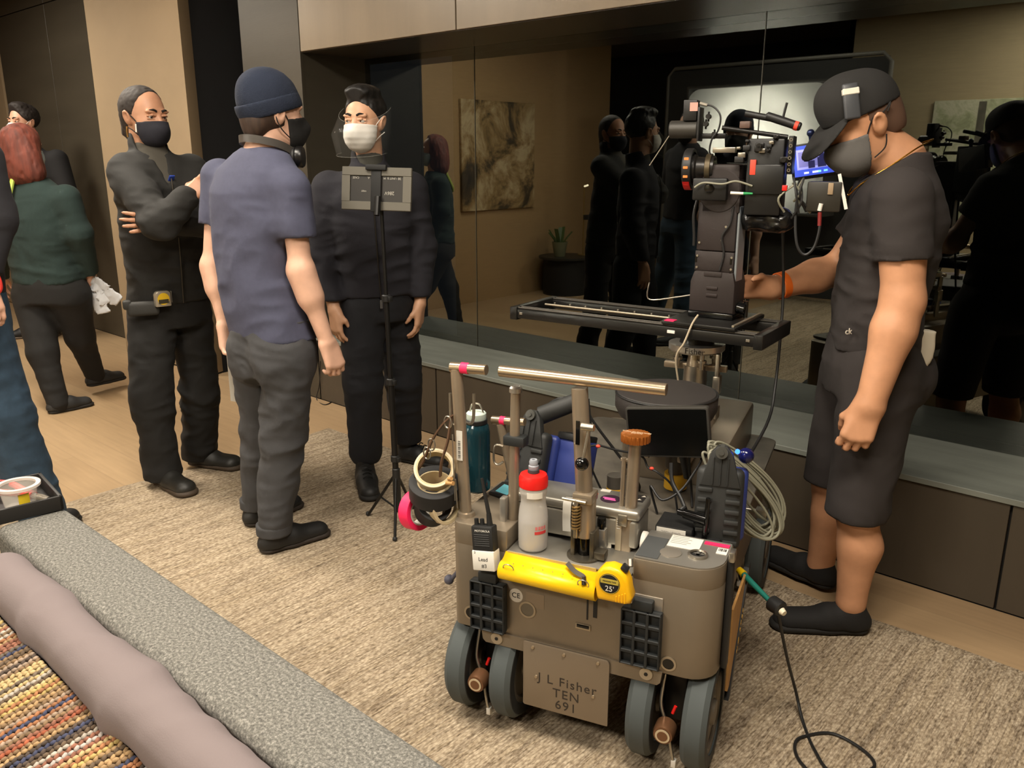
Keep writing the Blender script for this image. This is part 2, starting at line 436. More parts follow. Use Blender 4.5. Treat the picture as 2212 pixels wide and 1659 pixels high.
def loft(secs, side, fwd, k=0.02, e=2.3):
    """torso-like solid: secs = [(centre, half width, half depth)...] ordered along its axis"""
    C = np.array([s_[0] for s_ in secs], dtype=F32); Wd = np.array([s_[1] for s_ in secs], dtype=F32); D = np.array([s_[2] for s_ in secs], dtype=F32)
    ax = unit(C[-1] - C[0]); s_ = unit(side); f_ = unit(fwd)
    tt = (C - C[0]) @ ax
    def fn(P):
        t = (P - C[0]) @ ax
        tc = np.clip(t, tt[0], tt[-1])
        c = np.stack([np.interp(tc, tt, C[:, i]) for i in range(3)], 1).astype(F32)
        w = np.interp(tc, tt, Wd).astype(F32); d = np.interp(tc, tt, D).astype(F32)
        q = P - c
        x = np.abs(q @ s_) / w; y = np.abs(q @ f_) / d
        rad = (x ** e + y ** e) ** (1 / e)
        dd = (rad - 1) * np.minimum(w, d)
        over = np.abs(t - tc)
        return np.where(over > 0, np.sqrt(np.maximum(dd, 0) ** 2 + over ** 2) + np.minimum(dd, 0) * 0, dd).astype(F32)
    g = float(max(Wd.max(), D.max()))
    return Prim(fn, C.min(0) - g, C.max(0) + g, k)
_rs = np.random.RandomState(7); _H = _rs.rand(64, 64, 64).astype(F32) * 2 - 1
def noise3(P):
    i = np.floor(P).astype(np.int32); f = (P - i).astype(F32); f = f * f * (3 - 2 * f); i &= 63; j = (i + 1) & 63
    x0, y0, z0 = i[:, 0], i[:, 1], i[:, 2]; x1, y1, z1 = j[:, 0], j[:, 1], j[:, 2]
    fx, fy, fz = f[:, 0], f[:, 1], f[:, 2]
    a = _H[x0, y0, z0] * (1 - fx) + _H[x1, y0, z0] * fx; b = _H[x0, y1, z0] * (1 - fx) + _H[x1, y1, z0] * fx
    c = _H[x0, y0, z1] * (1 - fx) + _H[x1, y0, z1] * fx; d = _H[x0, y1, z1] * (1 - fx) + _H[x1, y1, z1] * fx
    return (a * (1 - fy) + b * fy) * (1 - fz) + (c * (1 - fy) + d * fy) * fz
def folds(base, spots, freq=(7, 7, 16), seed=0.0):
    """cloth creases: ridged noise, stronger near the given spots [(centre, radius, amount)]"""
    fr = V3(freq)
    def fn(P):
        q = P * fr + seed
        q = q + 0.6 * noise3(q * 0.5 + 11.3)[:, None]
        n = 1 - 2 * np.abs(noise3(q)); n = n * 0.6 + 0.3 * (1 - 2 * np.abs(noise3(q * 2.1 + 5.7)))
        a = np.full(len(P), base, F32)
        for c, r, am in spots:
            dv = P - V3(c); a += am * np.exp(-np.einsum('ij,ij->i', dv, dv) / (r * r))
        return a * n
    return fn
def half(pt, nrm):
    """keep the side of the plane that nrm points away from"""
    pt = V3(pt); n = unit(nrm)
    return lambda P: (P - pt) @ n
def field(prims, cuts=(), disp=None):
    def fn(P, C, margin):
        """P: blocks x points x 3, C: block centres"""
        nb_, npt = P.shape[:2]
        d = np.full((nb_, npt), 1.0, F32)
        for p in prims:
            m = ((C > p.lo - margin) & (C < p.hi + margin)); m = np.nonzero(m[:, 0] & m[:, 1] & m[:, 2])[0]
            if len(m) == 0: continue
            q = p.fn(P[m].reshape(-1, 3)).reshape(len(m), npt); dd = d[m]
            if p.sub:
                q = -q; hh = np.clip(0.5 - 0.5 * (dd - q) / p.k, 0, 1); d[m] = dd * (1 - hh) + q * hh + p.k * hh * (1 - hh)
            else:
                hh = np.clip(0.5 + 0.5 * (q - dd) / p.k, 0, 1); d[m] = q * (1 - hh) + dd * hh - p.k * hh * (1 - hh)
        if disp is not None:
            m = np.nonzero(np.abs(d).min(1) < 0.06)[0]
            if len(m): d[m] -= disp(P[m].reshape(-1, 3)).reshape(len(m), npt)
        if cuts:
            Q = P.reshape(-1, 3)
            for c in cuts: d = np.maximum(d, c(Q).reshape(nb_, npt))
        return d
    return fn
def sdf_mesh(name, prims, h, cuts=(), disp=None, lo=None, hi=None):
    fn = field(prims, cuts, disp)
    add = [p for p in prims if not p.sub]
    lo_ = np.min([p.lo for p in add], 0) - 0.03 if lo is None else V3(lo)
    hi_ = np.max([p.hi for p in add], 0) + 0.03 if hi is None else V3(hi)
    B = 6
    nb = np.ceil((hi_ - lo_) / (h * B)).astype(int) + 1
    n = nb * B
    d = np.empty(tuple(n), F32)
    gx, gy, gz = np.meshgrid(*[np.arange(k) for k in nb], indexing='ij')
    bc = np.stack([gx.ravel(), gy.ravel(), gz.ravel()], 1)
    cc = (lo_ + (bc * B + (B - 1) / 2) * h).astype(F32)
    dc = fn(cc[:, None, :], cc, 0.16)[:, 0]
    diag = h * B * 1.05 + 0.012
    d[...] = np.repeat(np.repeat(np.repeat(np.where(dc.reshape(nb) < 0, -1, 1).astype(F32), B, 0), B, 1), B, 2)
    act = bc[np.abs(dc) < diag]
    off = np.stack([a.ravel() for a in np.meshgrid(*[np.arange(B)] * 3, indexing='ij')], 1)
    for s in range(0, len(act), 1500):
        a = act[s:s + 1500]
        ix = (a[:, None, :] * B + off[None])
        P = (lo_ + ix * h).astype(F32); ix = ix.reshape(-1, 3)
        d[ix[:, 0], ix[:, 1], ix[:, 2]] = fn(P, P.mean(1), 0.06).ravel()
    ins = d < 0
    c8 = [(i, j, k) for i in (0, 1) for j in (0, 1) for k in (0, 1)]
    sh = tuple(v - 1 for v in d.shape)
    cnt = np.zeros(sh, np.int8)
    for i, j, k in c8: cnt += ins[i:i + sh[0], j:j + sh[1], k:k + sh[2]]
    cells = np.argwhere((cnt > 0) & (cnt < 8))
    if len(cells) == 0: raise RuntimeError('empty ' + name)
    idx = np.full(sh, -1, np.int64); idx[cells[:, 0], cells[:, 1], cells[:, 2]] = np.arange(len(cells))
    acc = np.zeros((len(cells), 3)); num = np.zeros(len(cells))
    edges = [(a, b) for a in c8 for b in c8 if sum(b) - sum(a) == 1 and all(y >= x for x, y in zip(a, b))]
    for a, b in edges:
        da = d[cells[:, 0] + a[0], cells[:, 1] + a[1], cells[:, 2] + a[2]]; db = d[cells[:, 0] + b[0], cells[:, 1] + b[1], cells[:, 2] + b[2]]
        m = (da < 0) != (db < 0)
        t = np.where(m, da / np.where(m, da - db, 1), 0)
        p = np.array(a)[None] + t[:, None] * (np.array(b) - np.array(a))[None]
        acc += p * m[:, None]; num += m
    verts = lo_ + (cells + acc / num[:, None]) * h
    quads = []
    for ax in range(3):
        s1 = [slice(1, None)] * 3; s1[ax] = slice(0, -1)
        o = [slice(1, None)] * 3; o[ax] = slice(1, None)
        A = ins[tuple(s1)]; Bm = ins[tuple(o)]
        q = np.argwhere(A != Bm)
        if len(q) == 0: continue
        g = q + 1; g[:, ax] = q[:, ax]
        u, w = [(1, 2), (2, 0), (0, 1)][ax]
        eu = np.zeros(3, int); eu[u] = 1; ew = np.zeros(3, int); ew[w] = 1
        ok = np.all(g < np.array(sh), axis=1) & np.all(g - eu - ew >= 0, axis=1); g = g[ok]
        f = [idx[tuple((g - eu - ew).T)], idx[tuple((g - ew).T)], idx[tuple(g.T)], idx[tuple((g - eu).T)]]
        Q = np.stack(f, 1); flip = ~A[tuple((q[ok]).T)]
        Q[flip] = Q[flip][:, ::-1]
        quads.append(Q)
    Q = np.concatenate(quads); Q = Q[(Q >= 0).all(1)]
    me = bpy.data.meshes.new(name)
    me.vertices.add(len(verts)); me.vertices.foreach_set('co', verts.astype(np.float32).ravel())
    me.loops.add(Q.size); me.loops.foreach_set('vertex_index', Q.ravel().astype(np.int32))
    me.polygons.add(len(Q)); me.polygons.foreach_set('loop_start', np.arange(0, Q.size, 4, dtype=np.int32))
    try: me.polygons.foreach_set('loop_total', np.full(len(Q), 4, np.int32))
    except Exception: pass
    me.update(calc_edges=True); me.validate()
    return me
def organic(name, prims, h, mat, root, cuts=(), disp=None):
    """mesh in world space, re-based on its root Empty"""
    if name == 'body': cuts = list(cuts) + [half((0, 0, .018), (0, 0, -1))]
    me = sdf_mesh(name, prims, h, cuts, disp)
    if root is not None:
        me.transform(root.matrix_basis.inverted())
    o = link(name, me, mat, root, 180)
    return o

# ---------------------------------------------------------------- people
def ax3(fwd, up=(0, 0, 1)):
    """rows x(right of the person), y(forward), z(up)"""
    f = unit(fwd); u = np.array(up, dtype=np.float64); u = u - f * float(u @ f); u = unit(u)
    x = np.cross(f, u).astype(F32)
    return np.stack([x, f, u]).astype(F32)
class Head:
    def __init__(s, c, fwd, up=(0, 0, 1), sc=1.0): s.c, s.A, s.sc = V3(c), ax3(fwd, up), sc
    def w(s, x, y, z): return s.c + (np.array([x, y, z], F32) * s.sc) @ s.A
    def d(s, x, y, z): return np.array([x, y, z], F32) @ s.A
    def e(s, c, r, k=0.015, sub=False, rot=None):
        A = s.A if rot is None else (np.array(Euler(rot).to_matrix().transposed(), dtype=F32) @ s.A)
        return el(s.w(*c), [v * s.sc for v in r], A, k, sub)
    def cap(s, a, b, ra, rb, k=0.01, sub=False): return rc(s.w(*a), s.w(*b), ra * s.sc, rb * s.sc, k, None, sub)
    def skull(s, g=0.0):
        return [s.e((0, -.012, .03), (.076 + g, .097 + g, .088 + g)), s.e((0, .028, -.03), (.062 + g, .064 + g, .085 + g), .03)]
    def face(s, nose=1.0, ears=True):
        P = s.skull()
        P += [s.e((0, .046, -.085), (.043, .040, .030), .03)]
        for q in (-1, 1):
            P += [s.e((q * .041, .050, -.026), (.019, .019, .018), .025), s.e((q * .029, .082, .022), (.026, .011, .009), .012)]
        P += [s.cap((0, .087, .004), (0, .107 * nose, -.034), .008, .0125, .012), s.e((.011, .097, -.037), (.008, .010, .008), .006), s.e((-.011, .097, -.037), (.008, .010, .008), .006)]
        P += [s.e((0, .087, -.066), (.024, .010, .006), .006), s.e((0, .086, -.076), (.021, .010, .007), .006)]
        for q in (-1, 1): P += [s.e((q * .031, .097, .001), (.017, .012, .010), .010, True)]
        if ears:
            for q in (-1, 1):
                P += [s.e((q * .080, -.008, -.008), (.009, .021, .033), .008, False, (0, q * 0.35, 0)), s.e((q * .092, -.004, -.006), (.010, .011, .018), .006, True)]
        return P
    def neck(s, base, r=.056, r2=.062): return [rc(s.w(0, -.022, -.07), base, r, r2, .03)]
def eye_set(H, root, skinlid, iris=(58, 36, 22), brow=(24, 18, 14), h=1.0, lid=True):
    inv = root.matrix_basis.inverted()
    for q in (-1, 1):
        mb = MB(); c = H.w(q * .031, .0770, .001)
        mb.sphere(c, .0125, 16, 10); o = mb.build('eye', M('eye white', (178, 168, 158), .3), root); o.data.transform(inv)
        d = H.d(H.gaze[0], 1, H.gaze[1]) if hasattr(H, 'gaze') else H.d(0, 1, -.05)
        mb = MB(); mb.sphere(Vector(c) + Vector(d).normalized() * .0088, .0062, 12, 8); i_ = mb.build('iris', M('dark iris %d' % iris[0], iris, .15), o); i_.data.transform(inv)
        mb = MB(); mb.tube([H.w(q * .013, .0925, .0225), H.w(q * .028, .0945, .029), H.w(q * .047, .083, .0245)], lambda t: .0046 * (1.1 - .6 * t), 8); b_ = mb.build('eyebrow', M('brow hair %d' % brow[0], brow, .8), root); b_.data.transform(inv)
        me = [rc(H.w(q * .0165, .0870, .0058), H.w(q * .046, .0795, .0045), .0052, .0046, .003), rc(H.w(q * .018, .0855, -.0085), H.w(q * .045, .078, -.007), .004, .0036, .003), rc(H.w(q * .0165, .0875, .0065), H.w(q * .032, .0898, .0082), .0055, .0055, .003)]
        organic('eyelid', me, .0022, skinlid, root)
def hand(wrist, dirn, thumb, curl=0.5, sc=1.0, spread=0.12, thumb_in=0.3, curls=None, left=False):
    """dirn: wrist -> knuckles; thumb: direction of the thumb side. palm normal follows (palm faces Z)"""
    Y = unit(dirn); X = np.array(thumb, dtype=np.float64); X = unit(X - Y * float(X @ Y)); Z = np.cross(X, Y).astype(F32) * (-1 if left else 1)
    W = V3(wrist)
    def pt(x, y, z): return W + (X * x + Y * y + Z * z) * sc
    P = []
    xs = (.030, .010, -.010, -.029); ln = (.072, .080, .075, .058); ky = (.094, .098, .093, .084)
    for i in range(4):
        P.append(rc(pt(xs[i] * .62, .008, 0), pt(xs[i], ky[i], -.002), .017 * sc, .0125 * sc, .016))
    P.append(rc(pt(.020, .022, .006), pt(.030, .055, .006), .018 * sc, .013 * sc, .014))
    for i in range(4):
        c = (curls[i] if curls else curl) ; p = pt(xs[i], ky[i], -.002); a = c * .55; sx = spread * (1.5 - i) / 1.5
        for s_, (f, r0, r1) in enumerate(((.45, .0098, .0088), (.31, .0088, .0080), (.24, .0080, .0066))):
            dv = (X * math.sin(sx) * math.cos(a) + Y * math.cos(a) * math.cos(sx) + Z * math.sin(a)) * ln[i] * f * sc
            q = p + dv; P.append(rc(p, q, r0 * sc, r1 * sc, .0035)); p = q; a += c * (0.95 if s_ == 0 else .7)
    p = pt(.030, .030, .006); d0 = unit(X * .52 + Y * .85 + Z * (.1 + thumb_in)); d1 = unit(X * (.22 - thumb_in) + Y * .9 + Z * (.2 + thumb_in))
    q = p + d0 * .033 * sc; P.append(rc(p, q, .0135 * sc, .0108 * sc, .010)); r_ = q + d1 * .027 * sc; P.append(rc(q, r_, .0105 * sc, .0092 * sc, .004))
    P.append(rc(r_, r_ + unit(d1 + Z * .2) * .019 * sc, .0092 * sc, .0072 * sc, .004))
    return P
def shoe_prims(ankle, toe_dir, ln=.27, w=.048, hgt=.06, high=.0):
    """ankle = point above the heel on the floor (z = floor)"""
    f = unit((toe_dir[0], toe_dir[1], 0)); a = V3(ankle); u = V3((0, 0, 1)); s = np.cross(f, u)
    heel = a - f * .055; toe = a + f * (ln - .055 - w)
    P = [rc(heel + u * .035 + f * .02, a + f * .07 + u * .036, .036, .042, .02), rc(a + f * .07 + u * .036, toe + u * .027, .046, w * .90, .03, (u, .82)),
         rc(a + u * .05, a + f * .06 + u * .055, .040, .032, .03), rc(a + u * .03 - f * .01, a + u * (.075 + high) - f * .005, .042, .044, .02)]
    sole = [rc(heel + f * .03 + u * .012, a + f * .07 + u * .012, .040, .043, .01, (u, .4)), rc(a + f * .07 + u * .012, toe + f * .006 + u * .012, .047, w, .01, (u, .4))]
    return P, sole
FLOORCUT = half((0, 0, .003), (0, 0, -1))
def shoes(root, feet, upper, sole_m, h=.006, lace=None, high=0.0, lift=None, w=.048, ln=.28, floor_z=.0136):
    for i, (a, d) in enumerate(feet):
        z = floor_z + (lift[i] if lift else 0)
        P, S = shoe_prims((a[0], a[1], z), d, high=high, w=w, ln=ln)
        cut = half((0, 0, z + .018), (0, 0, -1))
        o = organic('shoe', P, h, upper, root, [cut])
        s = organic('sole', S, h, sole_m, root, [half((0, 0, z), (0, 0, -1)), half((0, 0, z + .030), (0, 0, 1))]); s.parent = o; s.matrix_parent_inverse.identity()
        if lace:
            f = unit((d[0], d[1], 0)); sd = np.cross(f, V3((0, 0, 1))); mb = MB()
            for k in range(4):
                c = V3((a[0], a[1], z)) + f * (.055 + .022 * k) + V3((0, 0, .094 - .010 * k + high * .4))
                mb.tube([c - sd * .022 - V3((0, 0, .008)), c + V3((0, 0, .003)), c + sd * .022 - V3((0, 0, .008))], .003, 6)
            l_ = mb.build('lace', lace, o); l_.data.transform(root.matrix_basis.inverted())
skinA = M('warm brown skin', (188, 138, 108), .5, var=.06, vscale=30)
skinB = M('pale pink skin', (214, 170, 146), .5, var=.06, vscale=30)
skinC = M('tan skin', (208, 160, 128), .5, var=.05, vscale=30)
skinD = M('golden tan skin', (200, 146, 110), .5, var=.06, vscale=30)
blackcloth = M('black jacket cloth', (30, 29, 27), .85, bump=.25, bscale=400)
blackpants = M('black work trousers', (22, 21, 20), .88, bump=.25, bscale=400)
navy = M('dark navy knit', (30, 29, 36), .9, bump=.3, bscale=300)
navypants = M('dark navy trousers', (22, 23, 28), .88, bump=.2, bscale=400)
tshirt = M('slate blue jersey', (70, 72, 92), .9, var=.05, vscale=60, bump=.2, bscale=500)
greypants = M('charcoal cotton', (60, 60, 62), .9, var=.05, vscale=30, bump=.25, bscale=400)
blacktee = M('black faded jersey', (46, 41, 40), .9, bump=.2, bscale=500)
shortsm = M('charcoal shorts cloth', (48, 43, 42), .9, bump=.2, bscale=500)
shoeblack = M('black shoe', (20, 19, 19), .6); soleblack = M('black rubber sole', (30, 28, 26), .75)
hairblack = M('black hair', (20, 17, 15), .55, var=.3, vscale=60, stretch=(1, 1, .2))
def leg_prims(hip, knee, ank, r=(.105, .078, .07), k=.04):
    return [rc(hip, knee, r[0], r[1], k), rc(knee, ank, r[1], r[2], k)]
def vadd(a, b, t=1.0): return V3(a) + V3(b) * t
def lerp(a, b, t): return V3(a) * (1 - t) + V3(b) * t
def core(joints):
    """bare body inside the clothes, joining head, arms and legs into one surface"""
    J = joints; P = []
    P.append(loft([(J['pelvis'], .13, .085), (J['waist'], .115, .08), (J['chest'], .135, .09), (J['nbase'] - V3((0, 0, .05)), .09, .06)], J['side'], J['fwd'], .03))
    for s in ('l', 'r'):
        P.append(rc(J['sh' + s], J['el' + s], .045, .040, .03)); P.append(rc(J['el' + s], J['wr' + s], .042, .027, .02))
        P.append(rc(J['hip' + s], J['kn' + s], .075, .055, .03)); P.append(rc(J['kn' + s], J['an' + s], .052, .036, .03))
        P.append(rc(V3(J['an' + s]), V3(J['an' + s]) + V3((0, 0, -.05)), .036, .030, .02))
    return P
def strap(root, pts, r, mat, name='strap'):
    mb = MB(); mb.tube(pts, r, 8); o = mb.build(name, mat, root); o.data.transform(root.matrix_basis.inverted()); return o
def rel(o, root): o.data.transform(root.matrix_basis.inverted()); return o

# ======== man with folded arms
def person_folded():
    J = dict(nbase=V3((-3.681,1.752,1.534)), chest=V3((-3.634,1.754,1.333)), waist=V3((-3.663,1.769,1.057)), pelvis=V3((-3.687,1.774,0.8438)),
             shr=V3((-3.663,1.634,1.457)), shl=V3((-3.647,1.917,1.455)), elr=V3((-3.36,1.61,1.241)), ell=V3((-3.439,1.835,1.233)),
             wrr=V3((-3.33,1.717,1.334)), wrl=V3((-3.431,1.654,1.239)), hipr=V3((-3.689,1.691,0.8331)), hipl=V3((-3.692,1.863,0.8097)),
             knr=V3((-3.65,1.619,0.4644)), knl=V3((-3.693,1.876,0.4019)), anr=V3((-3.659,1.638,0.1099)), anl=V3((-3.775,1.883,0.0971)))
    J['side'] = unit(J['shr'] - J['shl']); J['fwd'] = unit(np.cross(V3((0, 0, 1)), J['side']))
    root = thing('person', 'man with folded arms in black jacket and dark face mask by the beige pier', 'person', tuple(lerp(J['anr'], J['anl'], .5) * V3((1, 1, 0)) + V3((0, 0, .012))))
    bpy.context.view_layer.update()
    Hd = Head((-3.673,1.746,1.668), J['fwd'] * .55 + V3((.74, .33, 0)) * .75 + V3((0, 0, -.06)), (0, 0, 1), 1.02); Hd.gaze = (.25, -.05)
    body = Hd.face() + Hd.neck(J['nbase']) + core(J)
    fd = unit(J['wrl'] - J['ell']); body += hand(J['wrl'], fd, (0, 0, 1), .35, .95, .2, left=True)
    fr = unit(J['wrr'] - J['elr']); body += hand(J['wrr'], fr, J['fwd'] * .3 + V3((-.6, 0, .7)), .5, .9)
    organic('body', body, .005, skinA, root)
    eye_set(Hd, root, skinA, (50, 30, 18), (26, 20, 16))
    # jacket
    t = J['side']; f = J['fwd']
    P = [loft([(J['pelvis'] + V3((0, 0, .03)), .178, .135), (J['waist'], .172, .135), (lerp(J['waist'], J['chest'], .6), .178, .138), (J['chest'] + V3((0, 0, .04)), .178, .128), (lerp(J['chest'], J['nbase'], .72), .150, .100), (J['nbase'] - V3((0, 0, .015)), .085, .075)], t, f, .03),
         rc(J['shr'] - V3((0, 0, .02)), J['elr'], .079, .070, .035), rc(J['elr'], J['wrr'], .068, .050, .02), rc(J['shl'] - V3((0, 0, .02)), J['ell'], .078, .068, .035), rc(J['ell'], J['wrl'], .066, .048, .015),
         rc(J['nbase'] - V3((0, 0, .03)), J['nbase'] + V3((0, 0, .035)) - f * .012, .082, .076, .02)]
    P.append(el(J['nbase'] + V3((0, 0, .06)) + f * .045, (.066, .078, .115), None, .01, True))
    P.append(rc(J['nbase'] + f * .10 + V3((0, 0, .01)), lerp(J['chest'], J['nbase'], .30) + f * .135, .045, .012, .006, None, True))
    organic('jacket', P, .0075, blackcloth, root, [half(J['pelvis'] - V3((0, 0, .005)), (0, 0, -1)), half(J['wrl'] + fd * .005, fd) if False else half(J['nbase'] + V3((0, 0, .075)), (0, 0, 1))],
            folds(.005, [(J['elr'], .12, .014), (J['ell'], .12, .012), (J['waist'], .16, .012), (J['shr'] - V3((0, 0, .1)), .1, .006)], (7, 7, 15), 1.0))
    # grey undershirt in the collar
    organic('shirt', [rc(J['nbase'] + f * .012 - V3((0, 0, .06)), J['nbase'] + f * .006 + V3((0, 0, .002)), .078, .066, .02), loft([(J['chest'] - V3((0, 0, .05)), .15, .118), (J['chest'] + V3((0, 0, .04)), .15, .112), (lerp(J['chest'], J['nbase'], .72), .12, .086), (J['nbase'] - V3((0, 0, .02)), .07, .066)], t, f, .02)], .006, M('grey undershirt', (70, 66, 58), .9), root, [half(J['nbase'] + V3((0, 0, .022)), f * -.5 + V3((0, 0, 1)))])
    z0 = J['nbase'] + f * .085 - V3((0, 0, .02)); mb = MB(); mb.tube([J['chest'] + f * .140 + V3((0, 0, .08)), J['chest'] + f * .146, J['waist'] + f * .150 + V3((0, 0, .12)), J['waist'] + f * .146, J['pelvis'] + f * .146 + V3((0, 0, .03))], .0035, 6); rel(mb.build('zip', M('zip metal', (60, 56, 50), .4, .6), root), root)
    # trousers
    P = [loft([(J['pelvis'] - V3((0, 0, .09)), .155, .12), (J['pelvis'], .170, .128), (J['pelvis'] + V3((0, 0, .10)), .162, .125)], t, f, .03)] + leg_prims(J['hipr'], J['knr'], J['anr'] - V3((0, 0, .035)), (.104, .084, .080), .02) + leg_prims(J['hipl'], J['knl'], J['anl'] - V3((0, 0, .035)), (.100, .082, .076), .02)
    organic('trousers', P, .0085, blackpants, root, [half((0, 0, .052), (0, 0, -1))], folds(.005, [(J['knr'], .2, .014), (J['knl'], .2, .013), (J['anr'], .14, .010), (J['anl'], .14, .010), (J['pelvis'] - V3((0, 0, .1)), .15, .008)], (8, 8, 13), 4.0))
    f1 = unit(V3((-3.544,1.668,0)) - V3((-3.746,1.656,0))); f2 = unit(V3((-3.679,2.053,0)) - V3((-3.913,1.934,0)))
    shoes(root, [(J['anr'], f1), (J['anl'], f2)], M('black leather shoe', (32, 31, 28), .5), M('brown rubber sole', (66, 54, 42), .7), ln=.29, w=.056)
    # hair: slicked back with a short tail
    hp = [Hd.e((0, -.022, .036), (.081, .100, .088)), Hd.e((0, -.075, -.02), (.055, .04, .06), .03), Hd.cap((0, -.105, .0), (.01, -.118, -.07), .030, .018, .02), Hd.cap((0, -.10, -.03), (-.01, -.105, -.125), .028, .012, .02)]
    organic('hair', hp, .005, M('dark brown slick hair', (38, 30, 25), .75, var=.3, vscale=70, stretch=(1, 1, .3)), root, [half(Hd.w(0, .040, .075), Hd.d(0, .90, -.30)), lambda P, c=Hd.w(0, .0, -.03), n=unit(Hd.d(0, .62, -.78)): (P - c) @ n], folds(.0028, [], (60, 25, 60), 1.0))
    # mask
    mk = Hd.skull(.007) + [Hd.e((0, .050, -.080), (.052, .052, .038), .03), Hd.e((0, .052, -.058), (.060, .058, .050), .03), Hd.cap((0, .086, -.012), (0, .099, -.045), .015, .028, .03)]
    organic('face_mask', mk, .0045, M('dark navy mask cloth', (33, 33, 42), .85, bump=.3, bscale=300), root, [half(Hd.w(0, .08, -.018), Hd.d(0, -.12, 1)), half(Hd.w(0, .034, -.05), Hd.d(0, -1, -.15))])
    for q in (-1, 1):
        strap(root, [Hd.w(q * .064, .038, -.028), Hd.w(q * .079, .008, .006), Hd.w(q * .080, -.012, .018)], .0022, M('black strap', (16, 15, 15), .7))
        strap(root, [Hd.w(q * .060, .040, -.080), Hd.w(q * .074, .012, -.055), Hd.w(q * .081, -.012, -.045)], .0022, M('black strap', (16, 15, 15), .7))
    mb = MB(); mb.box((-.0035, -.0012, -.017), (.0035, .0012, .017), .001, 1, frame4(Hd.w(.0735, .036, -.047), Hd.d(-.3, 1, 0), Hd.d(1, .3, 0))); rel(mb.build('label_tab', M('white tab', (225, 220, 210), .6), root), root)
    # earring
    mb = MB(); mb.tube([Hd.w(.084, -.008, -.042), Hd.w(.086, -.006, -.062), Hd.w(.085, -.004, -.085)], .004, 8); rel(mb.build('earring', M('bronze earring', (120, 88, 46), .35, .9), root), root)
    # lanyard clip on the chest
    mb = MB(); mb.box((-.012, -.004, -.03), (.012, .004, .03), .003, 2, frame4(lerp(J['chest'], J['nbase'], .35) + f * .122 - t * .012, t, f * .2 + V3((-.1, 0, -.1)))); rel(mb.build('lanyard_clip', M('blue plastic clip', (44, 66, 150), .4), root), root)
    # belt pouch
    g = V3((-3.582,1.607,0.8695)); mb = MB(); mb.box((-.070, -.036, -.022), (.060, .026, .026), .016, 3, frame4(g, f * .35 - t, V3((0, 0, 1)) - t * .15)); mb.box((-.085, -.005, -.030), (-.05, .034, .02), .010, 2, frame4(g, f * .35 - t, V3((0, 0, 1)))); rel(mb.build('belt_pouch', M('worn black pouch', (44, 43, 40), .7, bump=.3, bscale=120), root), root)
    return root, J
pf, JF = person_folded()

RW = V3((.7455, .6665, 0)); FW = V3((-.6665, .7455, 0)); UP = V3((0, 0, 1))
def frame_of(J):
    J['side'] = unit((J['shr'] - J['shl']) * V3((1, 1, 0))); J['fwd'] = unit(np.cross(UP, J['side'])); return J
def root_at(label, J):
    p = (J['anr'] + J['anl']) / 2
    r = thing('person', label, 'person', (float(p[0]), float(p[1]), .012)); bpy.context.view_layer.update(); return r
def mask_surgical(Hd, root, mat, strap_m, top=-.016, puff=.0):
    mk = Hd.skull(.007) + [Hd.e((0, .050, -.082), (.052, .052, .040), .03), Hd.e((0, .052, -.056), (.064, .058, .052), .03), Hd.cap((0, .086, -.012), (0, .097 + puff, -.045), .015, .028, .03)]
    Ax = Hd.A; c0 = Hd.c
    def pleat(P):
        z = (P - c0) @ Ax[2]
        return 0.0005 * np.sin(z * 2 * PI / .024)
    o = organic('face_mask', mk, .004, mat, root, [half(Hd.w(0, .08, top), Hd.d(0, -.12, 1)), half(Hd.w(0, .034, -.05), Hd.d(0, -1, -.15))], pleat)
    for q in (-1, 1):
        strap(o, [Hd.w(q * .064, .038, top - .012), Hd.w(q * .079, .010, .008), Hd.w(q * .082, -.016, .020)], .0018, strap_m).data.transform(root.matrix_basis.inverted())
        strap(o, [Hd.w(q * .060, .040, -.085), Hd.w(q * .074, .012, -.060), Hd.w(q * .083, -.014, -.045)], .0018, strap_m).data.transform(root.matrix_basis.inverted())
    return o
